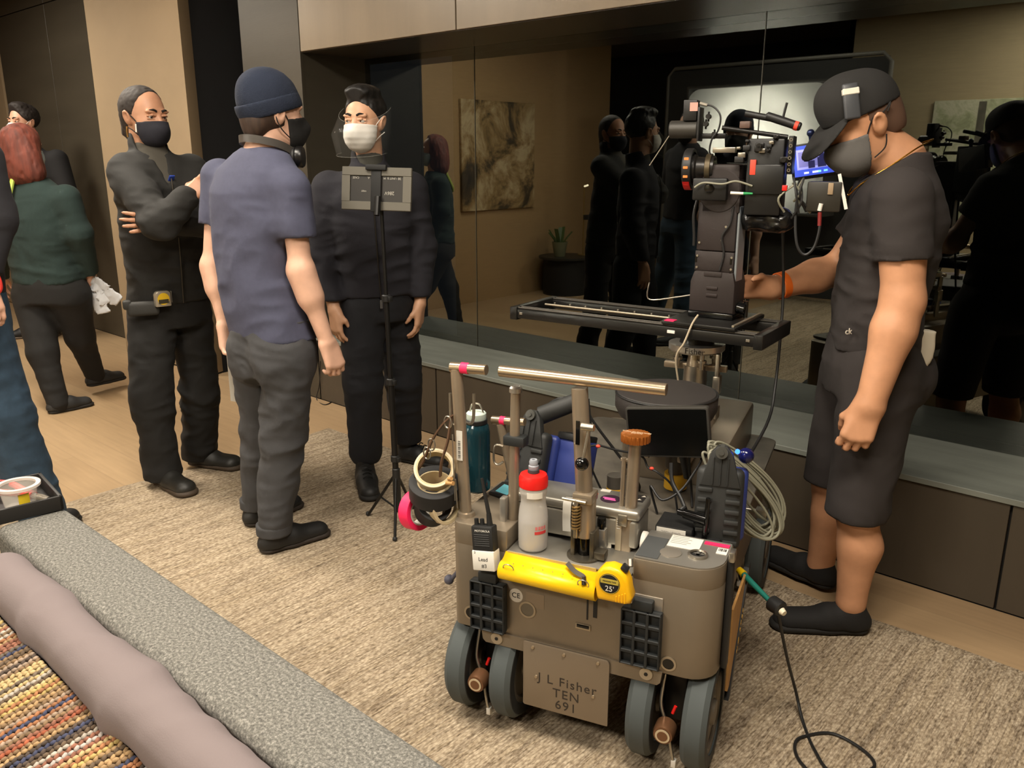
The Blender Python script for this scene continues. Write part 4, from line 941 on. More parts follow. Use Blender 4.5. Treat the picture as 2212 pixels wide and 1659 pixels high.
# ======== man far back in black
def person_far():
    J = frame_of(dict(nbase=V3((-7.458,2.588,1.577)), chest=V3((-7.45,2.595,1.355)), waist=V3((-7.466,2.581,1.062)), pelvis=V3((-7.483,2.565,0.8014)),
             shr=V3((-7.53,2.456,1.48)), shl=V3((-7.362,2.741,1.48)), elr=V3((-7.528,2.391,1.214)), ell=V3((-7.267,2.758,1.191)), wrr=V3((-7.373,2.395,1.039)), wrl=V3((-7.133,2.61,1.039)),
             hipr=V3((-7.519,2.506,0.7469)), hipl=V3((-7.487,2.629,0.7393)), knr=V3((-7.587,2.473,0.4384)), knl=V3((-7.563,2.628,0.423)), anr=V3((-7.793,2.489,0.1556)), anl=V3((-7.693,2.646,0.146))))
    root = root_at('dark-haired man in black with white pointed mask behind the red-haired woman', J)
    t, f = J['side'], J['fwd']; sk = M('light skin', (200, 150, 124), .5)
    Hd = Head((-7.48,2.568,1.767), -FW * .9 - RW * .35, UP, 1.08); Hd.gaze = (0, 0)
    organic('body', Hd.face() + Hd.neck(J['nbase']) + core(J) + hand(J['wrr'], unit(J['wrr'] - J['elr']), UP, .5) + hand(J['wrl'], unit(J['wrl'] - J['ell']), UP, .5, left=True), .008, sk, root)
    eye_set(Hd, root, sk, (50, 34, 24), (26, 20, 16))
    P = [loft([(J['pelvis'], .175, .13), (J['waist'], .17, .13), (J['chest'], .19, .13), (lerp(J['chest'], J['nbase'], .6), .165, .10), (J['nbase'], .08, .07)], t, f, .04), rc(J['shr'], J['elr'], .082, .07, .04), rc(J['elr'], J['wrr'], .07, .05, .03), rc(J['shl'], J['ell'], .082, .07, .04), rc(J['ell'], J['wrl'], .07, .05, .03)]
    organic('jacket', P, .011, M('dense black cloth', (20, 19, 21), .9), root)
    organic('trousers', [loft([(J['pelvis'] - UP * .1, .15, .12), (J['pelvis'] + UP * .03, .165, .122)], t, f, .03)] + leg_prims(J['hipr'], J['knr'], J['anr'], (.1, .085, .075)) + leg_prims(J['hipl'], J['knl'], J['anl'], (.1, .085, .075)), .011, blackpants, root, [half((0, 0, .07), -UP)])
    shoes(root, [(J['anr'] * V3((1, 1, 0)), -FW * .5 - RW * .85), (J['anl'] * V3((1, 1, 0)), -FW)], shoeblack, M('grey rubber sole', (110, 100, 88), .7), h=.009, floor_z=0.0)
    organic('hair', [Hd.e((0, -.018, .040), (.088, .106, .092)), Hd.e((0, .03, .11), (.06, .05, .03), .03)], .007, M('dark curly hair', (30, 22, 18), .7), root, [half(Hd.w(0, .066, .065), Hd.d(0, .94, -.34)), lambda P, c=Hd.w(0, .0, -.02), n=unit(Hd.d(0, .68, -.7)): (P - c) @ n], folds(.006, [], (50, 50, 50)))
    mask_surgical(Hd, root, M('white folded respirator', (218, 218, 212), .8), M('white elastic', (220, 216, 208), .7), -.010, .018)
person_far()
# ======== person in jeans at the left edge
def person_jeans():
    J = frame_of(dict(nbase=V3((-3.513,0.9506,1.609)), chest=V3((-3.53,0.9355,1.436)), waist=V3((-3.547,0.9196,1.208)), pelvis=V3((-3.561,0.9071,1.005)),
             shl=V3((-3.688,0.8608,1.515)), shr=V3((-3.381,1.001,1.515)), ell=V3((-3.761,0.7957,1.27)), elr=V3((-3.345,1.007,1.295)), wrl=V3((-3.625,0.7833,1.08)), wrr=V3((-3.307,0.9335,1.075)),
             hipl=V3((-3.655,0.8637,0.9478)), hipr=V3((-3.489,0.9318,0.9586)), knl=V3((-3.737,0.8172,0.562)), knr=V3((-3.447,0.9694,0.5679)), anl=V3((-3.872,0.8309,0.1111)), anr=V3((-3.43,1.038,0.1321))))
    root = root_at('person in blue jeans and black top standing at the left edge behind the sofa', J)
    t, f = J['side'], J['fwd']; sk = M('fair skin', (206, 160, 136), .5)
    Hd = Head((-3.494,0.9674,1.731), FW * .8 + RW * .5, UP, 1.02)
    organic('body', Hd.face() + Hd.neck(J['nbase']) + core(J) + hand(J['wrr'], unit(J['wrr'] - J['elr']) + RW * .5, f, .6) + hand(J['wrl'], unit(J['wrl'] - J['ell']), f, .6, left=True), .007, sk, root)
    organic('top', [loft([(J['pelvis'] + UP * .02, .175, .13), (J['waist'], .17, .128), (J['chest'], .18, .13), (lerp(J['chest'], J['nbase'], .6), .165, .10), (J['nbase'], .08, .07)], t, f, .04), rc(J['shr'] - UP * .02, J['elr'], .078, .070, .04), rcc(J['elr'], lerp(J['elr'], J['wrr'], .85), .068, .050, .03), rc(J['shl'] - UP * .02, J['ell'], .078, .07, .04), rcc(J['ell'], J['wrl'], .068, .05, .03)], .010, M('dark navy sleeve', (28, 27, 32), .9), root, [half(J['pelvis'], -UP)], folds(.003, [(J['elr'], .12, .006)], (7, 7, 14)))
    jean = M('blue denim', (42, 62, 80), .9, var=.18, vscale=25, bump=.3, bscale=350)
    organic('jeans', [loft([(J['pelvis'] - UP * .1, .16, .125), (J['pelvis'] + UP * .04, .17, .125)], t, f, .03)] + leg_prims(J['hipr'], J['knr'], J['anr'], (.110, .092, .085)) + leg_prims(J['hipl'], J['knl'], J['anl'], (.11, .09, .082)), .008, jean, root, [half((0, 0, .07), -UP)], folds(.003, [(J['knr'], .2, .007), (J['anr'], .2, .009)], (8, 8, 16), 3.3))
    shoes(root, [(J['anr'] * V3((1, 1, 0)), FW), (J['anl'] * V3((1, 1, 0)), FW)], shoeblack, soleblack, h=.009)
    organic('hair', [Hd.e((0, -.018, .036), (.084, .104, .092))], .008, hairblack, root, [half(Hd.w(0, .06, .06), Hd.d(0, .94, -.34)), half(Hd.w(0, 0, -.05), Hd.d(0, .6, -.8))])
    mask_surgical(Hd, root, M('black mask cloth', (18, 17, 17), .85), M('black strap', (16, 15, 15), .7))
    strap(root, [J['wrr'] + RW * .02 - UP * .05, J['wrr'] + RW * .055 - UP * .02, J['wrr'] + RW * .05 + UP * .03, J['wrr'] + RW * .02 + UP * .05], .006, M('red cord', (196, 46, 36), .6), 'red_cord')
person_jeans()

# ---------------------------------------------------------------- camera dolly and what it carries (built in the dolly's own axes: x right, y forward, z up)
DLOC = Vector((-1.14, 1.53, 0)); DROT = math.radians(18.0); DMAT = Matrix.Translation(DLOC) @ Matrix.Rotation(DROT, 4, 'Z')
def dthing(name, label, cat, base=(0, 0, 0), group=None):
    o = thing(name, label, cat, DMAT @ Vector(base), DROT, group); o['_b'] = 0; del o['_b']
    BASES[o.name] = Vector(base); return o
BASES = {}
def dp(mb, name, mat, par, smooth=35):
    """part of a dolly-side thing (or of one of its parts), given in dolly axes"""
    r = par
    while r.parent is not None: r = r.parent
    bmesh.ops.translate(mb.bm, vec=-BASES[r.name], verts=mb.bm.verts)
    return mb.build(name, mat, par, smooth)
def done(mb, name, mat, label, cat, base, group=None):
    """single-mesh thing given in dolly axes"""
    bmesh.ops.translate(mb.bm, vec=-Vector(base), verts=mb.bm.verts)
    o = mb.build(name, mat); o.location = DMAT @ Vector(base); o.rotation_euler = (0, 0, DROT); BASES[o.name] = Vector(base)
    return tag(o, label, cat, group)
def dtext(name, body, size, mat, par, o, x, y, **k):
    r = par
    while r.parent is not None: r = r.parent
    return text_mesh(name, body, size, mat, par, frame4(Vector(o) - BASES[r.name], x, y), **k)
bronze = M('bronze dolly paint', (136, 124, 107), .40, .45, var=.05, vscale=8)
bronze2 = M('worn bronze tube', (166, 151, 131), .34, .6, var=.08, vscale=10)
steel = M('brushed steel', (176, 170, 158), .32, .9, var=.06, vscale=14)
alu = M('scuffed aluminium', (172, 168, 158), .40, .75, var=.10, vscale=9)
dark = M('black plastic', (26, 26, 26), .5); darkm = M('black anodised metal', (30, 29, 28), .38, .4); gloss = M('gloss black', (12, 12, 12), .12)
rub = M('grey rubber tyre', (74, 80, 80), .75); rubd = M('dark tyre wall', (30, 31, 31), .6); brass = M('brown anodised knob', (122, 86, 60), .38, .5)
whitep = M('white label', (226, 222, 212), .6); pink = M('fluorescent pink tape', (255, 40, 96), .55); yellow = M('yellow plastic', (250, 204, 20), .35); ink = M('black ink', (20, 18, 18), .8); redp = M('red plastic', (222, 32, 28), .35)
X_, Y_, Z_ = Vector((1, 0, 0)), Vector((0, 1, 0)), Vector((0, 0, 1))
D = dthing('camera_dolly', 'bronze-grey four-corner camera dolly with handle bar and name plate', 'camera dolly')
def rr(x0, x1, y0, y1, r, n=6):
    """rounded rectangle; r = radii (x0y0, x1y0, x1y1, x0y1)"""
    out = []
    for (cx_, cy_, sx, sy, rad, a0) in ((x0, y0, 1, 1, r[0], 180), (x1, y0, -1, 1, r[1], 270), (x1, y1, -1, -1, r[2], 0), (x0, y1, 1, -1, r[3], 90)):
        if rad <= 0: out.append((cx_, cy_)); continue
        for k in range(n + 1):
            a = math.radians(a0 + 90 * k / n); out.append((cx_ + sx * rad + rad * math.cos(a), cy_ + sy * rad + rad * math.sin(a)))
    return out
mb = MB(); mb.prism(rr(-.335, .356, -.05, .20, (.025, .07, .02, .02)), .295, .535, None, .004); mb.prism(rr(-.29, .312, .19, 1.16, (.01, .01, .05, .05)), .26, .534, None, .004)
mb.prism(rr(-.335, -.178, -.05, .26, (.025, .004, .004, .004)), .53, .59, None, .003)
chassis = dp(mb, 'chassis', bronze, D)
mb = MB(); mb.prism(rr(.149, .356, -.05, .115, (.006, .07, .006, .006)), .53, .585, None, .003); rb = dp(mb, 'control_block', bronze, D)
mb = MB(); mb.prism(rr(.150, .354, -.048, .113, (.006, .068, .006, .006)), .585, .588); dp(mb, 'top_plate', M('grey metal plate', (150, 146, 138), .4, .6), rb)
mb = MB(); mb.box((.152, -.040, .588), (.205, .075, .5895), 0); dp(mb, 'grey_tape', M('slate grey tape', (70, 72, 72), .75), rb)
mb = MB(); mb.box((.208, .040, .588), (.285, .105, .5893), 0, 2); lb = dp(mb, 'paper_label', whitep, rb)
mb = MB(); mb.box((.290, .085, .588), (.350, .100, .590)); dp(mb, 'pink_tape', pink, rb)
mb = MB(); mb.box((.325, .045, .588), (.350, .078, .5893)); bc = dp(mb, 'barcode_label', whitep, rb)
mb = MB()
for k in range(7): mb.box((.328 + k * .003, .060, .5893), (.3292 + k * .003 + (k % 3) * .0006, .074, .5896))
dp(mb, 'bars', ink, bc)
mb = MB()
for k in range(5): mb.box((.212, .096 - k * .009, .5893), (.252 + (k % 2) * .008, .0985 - k * .009, .5896))
dp(mb, 'print', M('grey print', (150, 146, 140), .8), lb)
mb = MB(); mb.lathe([(.017, 0), (.024, 0), (.024, .006), (.019, .008), (.017, .004)], (.288, .018, .587), Z_, 24, False); s_ = dp(mb, 'socket_ring', steel, rb)
mb = MB(); mb.box((.270, .013, .5885), (.306, .023, .5905), .002); mb.box((.283, 0.0, .5885), (.293, .036, .5905), .002); dp(mb, 'socket_cross', dark, s_)
mb = MB(); mb.lathe([(.0, 0), (.026, 0), (.026, .002), (.022, .003), (0, .003)], (.226, .006, .5875), Z_, 24); dp(mb, 'blank_cap', M('pale metal cap', (180, 172, 160), .35, .7), rb)
mb = MB(); mb.lathe([(0, 0), (.024, 0), (.027, .004), (.027, .014), (0, .016)], (.150, .085, .565), -X_, 24); dp(mb, 'dial', whitep, rb)
# rear apron, name plate, fittings
mb = MB(); mb.prism([(-.250, .300), (-.246, .272), (-.238, .264), (.222, .262), (.230, .270), (.234, .300)], -.054, -.040, Matrix(((1, 0, 0, 0), (0, 0, 1, 0), (0, 1, 0, 0), (0, 0, 0, 1)))); dp(mb, 'rear_apron', bronze, D)
mb = MB(); mb.prism(rr(-.127, .104, .113, .300, (.006, .003, .012, .004)), -.062, -.057, Matrix(((1, 0, 0, 0), (0, 0, 1, 0), (0, 1, 0, 0), (0, 0, 0, 1))), .0008); npl = dp(mb, 'name_plate', M('brown name plate', (142, 128, 110), .45, .4), D)
for i, (t_, z_, sz, x_) in enumerate((('J L Fisher', .205, .036, 0.002), ('TEN', .170, .036, .0), ('691', .137, .036, .0))): dtext('lettering', t_, sz, M('dark engraved lettering', (50, 42, 34), .7), npl, (x_ - .008, -.0622, z_), X_, Z_, extrude=.0004, spacing=1.15)
mb = MB()
for x_, z_ in ((-.100, .288), (-.015, .288), (.075, .288), (-.090, .205), (.065, .190)): mb.cyl((x_, -.062, z_), (x_, -.0655, z_), .005, .004, 10)
dp(mb, 'rivets', M('pale rivet', (176, 160, 136), .35, .7), npl)
for x_, z_ in ((-.205, .283), (.195, .287)):
    mb = MB(); mb.cyl((x_, -.05, z_), (x_, -.0575, z_), .018, .017, 24, .001); w_ = dp(mb, 'washer', M('pale washer', (190, 178, 158), .4, .6), D)
    mb = MB(); mb.cyl((x_, -.0575, z_), (x_, -.059, z_), .005, .005, 6); dp(mb, 'hex_recess', dark, w_)
for x_, z_, r_ in ((-.281, .338, .017), (.247, .326, .016), (-.120, .385, .020)):
    mb = MB(); mb.lathe([(r_ - .002, 0), (r_ + .003, 0), (r_ + .003, .003), (r_ - .002, .003)], (x_, -.0495, z_), -Y_, 24, False); h_ = dp(mb, 'port_ring', M('bright port rim', (178, 164, 142), .35, .7), D)
    mb = MB(); mb.cyl((x_, -.0495, z_), (x_, -.0515, z_), r_ - .001, None, 24); dp(mb, 'port_hole', gloss if r_ < .019 else M('grey cup', (120, 112, 98), .4, .5), h_)
mb = MB(); mb.box((.010, -.053, .365), (.050, -.0505, .380), .001); sl_ = dp(mb, 'slot_rim', M('bright port rim', (178, 164, 142), .35, .7), D)
mb = MB(); mb.box((.014, -.0542, .370), (.046, -.0525, .379), .0008); dp(mb, 'slot', gloss, sl_)
mb = MB(); mb.lathe([(0, 0), (.019, 0), (.019, .001), (0, .001)], (-.152, -.050, .418), -Y_, 24); ce = dp(mb, 'ce_sticker', M('silver sticker', (196, 188, 174), .5), D); ce.data.transform(Matrix.Diagonal((1, 1, 1, 1)))
dtext('ce_mark', 'CE', .020, ink, ce, (-.152, -.0515, .418), X_, Z_, extrude=.0002)
mb = MB(); mb.box((-.125, -.0508, .395), (-.075, -.050, .435)); dp(mb, 'data_plate', M('faint data plate', (146, 130, 110), .45, .4), D)
for x_, w_, z0, z1 in ((.040, .004, .395, .50), (.060, .010, .405, .50)):
    mb = MB(); mb.box((x_ - w_ / 2, -.0515, z0), (x_ + w_ / 2, -.0495, z1)); dp(mb, 'vertical_slot', dark, D)
# tread pads
for (x0, x1, z0, z1) in ((-.272, -.176, .310, .448), (.132, .229, .314, .462)):
    padm = M('black moulded rubber', (34, 37, 38), .6)
    mb = MB(); mb.box((x0, -.066, z0), (x1, -.050, z1), .004); p_ = dp(mb, 'tread_pad', padm, D)
    nx, nz = 3, 4; W_, H_ = (x1 - x0), (z1 - z0)
    for i in range(nx + 1):
        mb = MB(); x = x0 + W_ * i / nx; mb.box((max(x0, x - .0035), -.078, z0), (min(x1, x + .0035), -.064, z1), .0015, 1); dp(mb, 'tread_rib', padm, p_)
    for j in range(nz + 1):
        mb = MB(); z = z0 + H_ * j / nz; mb.box((x0, -.077, max(z0, z - .0045)), (x1, -.064, min(z1, z + .0045)), .0015, 1); dp(mb, 'tread_rib', padm, p_)
    mb = MB(); mb.box((x0 + .022, -.074, z1), (x1 - .022, -.050, z1 + .028), .004); dp(mb, 'pad_tongue', padm, p_)
    if x0 > 0:
        mb = MB(); mb.box((x0 + .010, -.054, z1 - .005), (x1 - .002, -.050, z1 + .034), .004); dp(mb, 'pad_bracket', M('pale metal cap', (180, 172, 160), .35, .7), p_)
# wheels: two at each corner
def wheel(x, y, par, facing):
    R, w = .143, .060
    mb = MB(); mb.lathe([(.105, -w / 2), (R - .010, -w / 2), (R, -w / 2 + .012), (R, w / 2 - .012), (R - .010, w / 2), (.105, w / 2), (.100, w / 2 - .006), (.100, -w / 2 + .006), (.105, -w / 2)], (x, y, R + .0138), X_, 48, False)
    ty = dp(mb, 'wheel', rub, par)
    for sx in (-1, 1):
        mb = MB(); mb.lathe([(.102, 0), (R - .011, 0), (R - .013, .0015), (.104, .0015)], (x + sx * (w / 2 - .0005), y, R + .0138), X_ * sx, 48, False); dp(mb, 'tyre_wall', rubd, ty)
        mb = MB(); mb.lathe([(0, .004), (.030, .004), (.034, -.004), (.084, -.008), (.088, .0), (.104, .0), (.104, -.010), (0, -.012)], (x + sx * (w / 2 - .004), y, R + .0138), X_ * sx, 40); hb = dp(mb, 'hub', M('dull grey hub', (112, 104, 92), .45, .5), ty)
    return ty
WX = (-.316, -.184, .186, .322)
for y_ in (.045, 1.03):
    for i, x_ in enumerate(WX):
        t_ = wheel(x_, y_, D, 1)
        if i == 3 and y_ < .5:
            mb = MB(); mb.box((x_ + .0195, y_ + .030, .20), (x_ + .0205, y_ + .052, .236)); dp(mb, 'yellow_label', M('yellow label', (214, 164, 40), .6), t_)
    for x_ in (-.25, .254):
        mb = MB(); mb.box((x_ - .028, y_ - .02, .12), (x_ + .028, y_ + .05, .30), .004); mb.cyl((x_ - .07, y_, .152), (x_ + .07, y_, .152), .014, None, 16); st = dp(mb, 'axle_bracket', darkm, D)
        mb = MB(); mb.lathe([(0, .050), (.013, .050), (.013, .047), (.023, .046), (.026, .036), (.026, .006), (.020, 0), (0, 0)], (x_ - .004, y_ - .085, .150), -Y_, 28); k_ = dp(mb, 'axle_knob', brass, st)
        mb = MB(); mb.lathe([(0, 0), (.007, 0), (.007, .001), (.013, .001), (.013, .0015), (.018, .0015), (.018, 0)], (x_ - .004, y_ - .133, .150), -Y_, 24, False); dp(mb, 'knob_face', M('pale brass', (214, 198, 168), .35, .5), k_)
        mb = MB(); mb.tube([(x_ - .018, y_ - .07, .28), (x_ - .022, y_ - .085, .21), (x_ - .010, y_ - .09, .17)], .004, 8); mb.tube([(x_ + .002, y_ - .09, .130), (x_ + .016, y_ - .10, .075), (x_ + .020, y_ - .095, .055)], .004, 8); dp(mb, 'linkage', steel, st)
        mb = MB(); mb.box((x_ + .014, y_ - .105, .045), (x_ + .026, y_ - .090, .065), .002); dp(mb, 'clip', whitep, st)
        mb = MB(); mb.cyl((x_ + .008, y_ - .085, .185), (x_ + .014, y_ - .082, .205), .004); dp(mb, 'red_cap', redp, st)
# middle deck tray and rear ledge
mb = MB(); mb.box((-.176, -.052, .535), (.147, .10, .540), .001); dk = dp(mb, 'deck_tray', alu, D)
mb = MB(); mb.box((-.176, -.056, .505), (.058, -.052, .541), .001); dp(mb, 'deck_lip', M('pale deck lip', (200, 186, 160), .4, .5), dk)
# main handle: slotted post, T bar, socket, ball lever
hb0 = Vector((.012, .0, .54)); hb1 = Vector((-0.0105,0,0.9718))
mb = MB(); mb.cyl(hb0 + Vector((0, 0, .10)), hb1, .0215, .020, 28); post = dp(mb, 'handle_post', bronze2, D)
a_, b_ = Vector((-0.2181,0,0.9924)), Vector((0.1976,-0,0.9908))
mb = MB(); mb.cyl(a_, b_, .0145, None, 28, .001); dp(mb, 'handle_bar', M('polished bronze bar', (176, 158, 134), .26, .8), post)
mb = MB(); v_ = (hb1 - hb0).normalized(); m_ = Vector((-0.0051,-0.022,0.8672)); mb.box((-.005, -.0008, -.030), (.005, .0008, .030), .004, 2, frame4(m_ + Vector((0, -.0006, 0)), X_, Y_)); dp(mb, 'post_slot', gloss, post)
mb = MB(); mb.cyl(hb0 + Vector((0, 0, .055)), hb0 + Vector((0, 0, .17)), .026, None, 28, .002); mb.box((hb0.x - .025, -.030, .690), (hb0.x + .025, .02, .715), .003); dp(mb, 'post_collar', bronze2, post)
mb = MB()
for k in range(8): mb.tube([(hb0.x - .014 + .010 * math.cos(t_ * PI / 4), -.030 + .010 * math.sin(t_ * PI / 4), .62 + k * .008 + t_ * .001) for t_ in range(9)], .0022, 6, False, 1)
dp(mb, 'spring', M('spring brass', (170, 140, 90), .35, .8), post)
mb = MB(); mb.cyl((hb0.x - .014, -.030, .60), (hb0.x - .014, -.030, .70), .006); mb.cyl((hb0.x - .05, -.030, .697), (hb0.x + .012, -.034, .697), .004); dp(mb, 'spring_pin', steel, post)
mb = MB(); mb.lathe([(0, 0), (.042, 0), (.044, .002), (.044, .006), (.036, .008), (0, .008)], (hb0.x, .0, .539), Z_, 32)
mb.box((hb0.x - .030, -.022, .545), (hb0.x - .019, .022, .615), .002); mb.box((hb0.x + .019, -.022, .545), (hb0.x + .030, .022, .615), .002); mb.box((hb0.x + .028, -.02, .545), (hb0.x + .058, .012, .565), .003); dp(mb, 'post_socket', M('dark socket steel', (104, 98, 86), .35, .8), post)
mb = MB(); mb.cyl(hb0 + Vector((0, 0, .0)), hb0 + Vector((0, 0, .07)), .017); dp(mb, 'plunger', gloss, post)
c0 = Vector((0.0277,-0.035,0.8893)); c1 = Vector((0.0149,-0.045,0.7996))
mb = MB(); mb.cyl(c0, c1, .0042, None, 12); mb.cyl(c0 - X_ * .020, c0 + X_ * .012, .009, None, 16, .001); lv = dp(mb, 'lever', steel, post)
mb = MB(); mb.sphere(c1, .0165, 24, 14); dp(mb, 'lever_ball', gloss, lv)
# left push post with offset grip
p0 = Vector((-.318, .0, .59)); p1 = Vector((-0.3388,-0,0.9848))
mb = MB(); mb.cyl(p0, p1, .0155, None, 24); lp = dp(mb, 'push_post', bronze2, D)
g0, g1 = Vector((-0.3546,-0,0.988)), Vector((-0.2548,-0,0.991)); mb = MB(); mb.cyl(g0, g1, .0135, None, 24, .001); gp_ = dp(mb, 'push_grip', M('polished bronze bar', (176, 158, 134), .26, .8), lp)
gm = g0.lerp(g1, .40); mb = MB(); mb.cyl(gm - X_ * .010, gm + X_ * .011, .0142, None, 24); dp(mb, 'pink_tape', pink, gp_)
mb = MB(); mb.lathe([(.016, 0), (.024, 0), (.022, .010), (.016, .012)], p0, Z_, 24, False); dp(mb, 'post_base', bronze2, lp)
pm_ = p0.lerp(p1, .50); mb = MB(); mb.prism(rr(-.0085, .0085, -.04, .04, (.001,) * 4), 0, .0008, frame4(pm_ + Vector((.003, -.0163, 0)), X_, Z_)); ls = dp(mb, 'id_label', whitep, lp)
mb = MB()
for k in range(14): mb.box((-.004, -.036 + k * .0036, .0008), (.003, -.0348 + k * .0036 + (k % 3) * .0005, .0011), 0, 1, frame4(pm_ + Vector((.003, -.0163, 0)), X_, Z_))
dp(mb, 'bars', ink, ls)
for (hx, hy) in ((-.022, .0), (.028, .02)):
    h_ = p0.lerp(p1, .72) + Vector((hx, hy, 0)); mb = MB(); mb.tube([h_ + Vector((-hx, 0, -.035)), h_ + Vector((0, 0, -.030)), h_ + Vector((hx * .15, 0, .045))], .0042, 8); dp(mb, 'peg', steel, lp)
# brake lever with silver cap, second T lever
q0, q1 = Vector((-.196, .03, .56)), Vector((-0.1889,0.03,0.9347))
mb = MB(); mb.cyl(q0, q1, .0145, .0125, 24); br_ = dp(mb, 'brake_lever', bronze2, D)
mb = MB(); mb.lathe([(0, 0), (.012, 0), (.0165, .003), (.0165, .014), (.012, .019), (0, .021)], q1 - (q1 - q0).normalized() * .004, (q1 - q0), 24); dp(mb, 'lever_cap', M('silver cap', (196, 192, 184), .3, .8), br_)
mb = MB(); mb.box((-.222, .0, .545), (-.205, .025, .655), .004); dp(mb, 'quadrant', M('silver cap', (196, 192, 184), .3, .8), br_)
sm_ = q0.lerp(q1, .66); mb = MB(); mb.box(sm_ - Vector((.026, .018, .013)), sm_ + Vector((.032, .018, .013)), .004); dp(mb, 'rubber_block', M('black moulded rubber', (34, 37, 38), .6), br_)
r0, r1 = Vector((-.216, .12, .58)), Vector((-0.2725,0.12,0.8133))
mb = MB(); mb.cyl(r0, r1, .0125, None, 20); t2 = dp(mb, 'shift_lever', bronze2, D)
u0, u1 = Vector((-0.297,0.12,0.8205)), Vector((-0.2014,0.12,0.8264)); mb = MB(); mb.cyl(u0, u1, .0112, None, 20, .001); tg = dp(mb, 'shift_grip', M('polished bronze bar', (176, 158, 134), .26, .8), t2)
um = u0.lerp(u1, .33); mb = MB(); mb.cyl(um - X_ * .007, um + X_ * .007, .0118, None, 20); dp(mb, 'pink_tape', pink, tg)
mb = MB(); hk = r0.lerp(r1, .62); mb.tube([hk + Vector((-.008, -.012, .03)), hk + Vector((-.03, -.015, .03)), hk + Vector((-.034, -.016, -.010)), hk + Vector((-.022, -.018, -.022)), hk + Vector((-.006, -.016, -.012))], .0032, 8); dp(mb, 'hook', steel, t2)
# orange valve knob on its column
k0, k1 = Vector((.098, .09, .54)), Vector((0.1064,0.09,0.8323))
mb = MB(); mb.cyl(k0, k1, .0165, .0155, 24); kc = dp(mb, 'valve_column', bronze2, D)
mb = MB(); n = 44; pr = []
for i in range(n * 2): pr.append(((.0365 if i % 4 < 2 else .0345) * math.cos(PI * i / n), (.0365 if i % 4 < 2 else .0345) * math.sin(PI * i / n)))
mb.prism(pr, 0, .020, Matrix.Translation(k1 - Vector((0, 0, .006))), .0015); kn = dp(mb, 'valve_knob', M('copper anodised knob', (190, 112, 48), .38, .6), kc)
dtext('knob_lettering', 'TURN CLOCKWISE\n  DOWN', .0085, M('cream engraving', (232, 210, 176), .6), kn, k1 + Vector((0, .004, .0145)), X_, Y_, extrude=.0002)
mb = MB(); mb.cyl((.078, .085, .55), (.080, .088, .78), .0062, None, 14); mb.cyl((.072, .088, .775), (.10, .09, .775), .005, None, 10); dp(mb, 'valve_rod', bronze2, kc)
mb = MB(); mb.box((.070, .062, .535), (.112, .11, .640), .004); vh = dp(mb, 'valve_housing', bronze2, kc)
mb = MB(); mb.box((.072, .0595, .54), (.088, .0625, .635), .002); gs = dp(mb, 'gauge_strip', M('pale deck lip', (200, 186, 160), .4, .5), vh)
mb = MB()
for k in range(5): mb.box((.0755, .0588, .600 + k * .006), (.0845, .0597, .602 + k * .006))
dp(mb, 'gauge_marks', whitep, gs)
for (x_, y_, z_) in ((.040, .045, .60), (.050, .075, .62)):
    mb = MB(); mb.box((x_ - .012, y_ - .012, .54), (x_ + .012, y_ + .012, z_), .002); vb = dp(mb, 'valve_body', M('silver cap', (196, 192, 184), .3, .8), D)
    mb = MB(); mb.cyl((x_, y_, z_), (x_, y_, z_ + .006), .007); mb.lathe([(0, 0), (.0115, 0), (.0115, .020), (.010, .023), (0, .023)], (x_, y_, z_ + .006), Z_, 20); dp(mb, 'valve_cap', gloss, vb)
# right side: black strap, hinge, side board with lettering, mid deck
mb = MB(); mb.box((.357, .02, .30), (.372, .052, .60), .004); sd = dp(mb, 'side_strap', dark, D)
mb = MB(); mb.box((.359, .015, .585), (.374, .045, .612), .004); dp(mb, 'strap_buckle', steel, sd)
mb = MB(); mb.prism([(.08, .20), (.105, .20), (.30, .43), (.08, .43)], .366, .372, Matrix(((0, 0, 1, 0), (1, 0, 0, 0), (0, 1, 0, 0), (0, 0, 0, 1)))); wb = dp(mb, 'side_board', M('plywood', (186, 140, 82), .6, var=.12, vscale=12, stretch=(1, 6, 1)), D)
mb = MB(); mb.prism([(.085, .17), (.115, .17), (.33, .44), (.30, .44)], .362, .376, Matrix(((0, 0, 1, 0), (1, 0, 0, 0), (0, 1, 0, 0), (0, 0, 0, 1)))); bb = dp(mb, 'board_edge', darkm, wb)
dtext('board_lettering', 'NO STEP', .026, M('gold print', (196, 150, 60), .6), bb, (.3765, .205, .303), Vector((0, .62, .785)), Vector((0, -.785, .62)), extrude=.0004, spacing=1.2)
mb = MB(); mb.box((.36, .06, .18), (.366, .078, .59), .001); dp(mb, 'side_post', darkm, wb)
mb = MB(); mb.prism(rr(-.325, .345, .13, 1.10, (.01, .01, .04, .04)), .535, .548, None, .002); dp(mb, 'top_deck', M('worn grey deck', (98, 92, 82), .5, .3, var=.2, vscale=20), D)
mb = MB(); mb.cyl((.345, .36, .58), (.395, .36, .58), .006); mb.box((.375, .345, .565), (.405, .375, .590), .002); dp(mb, 'side_latch', steel, D)
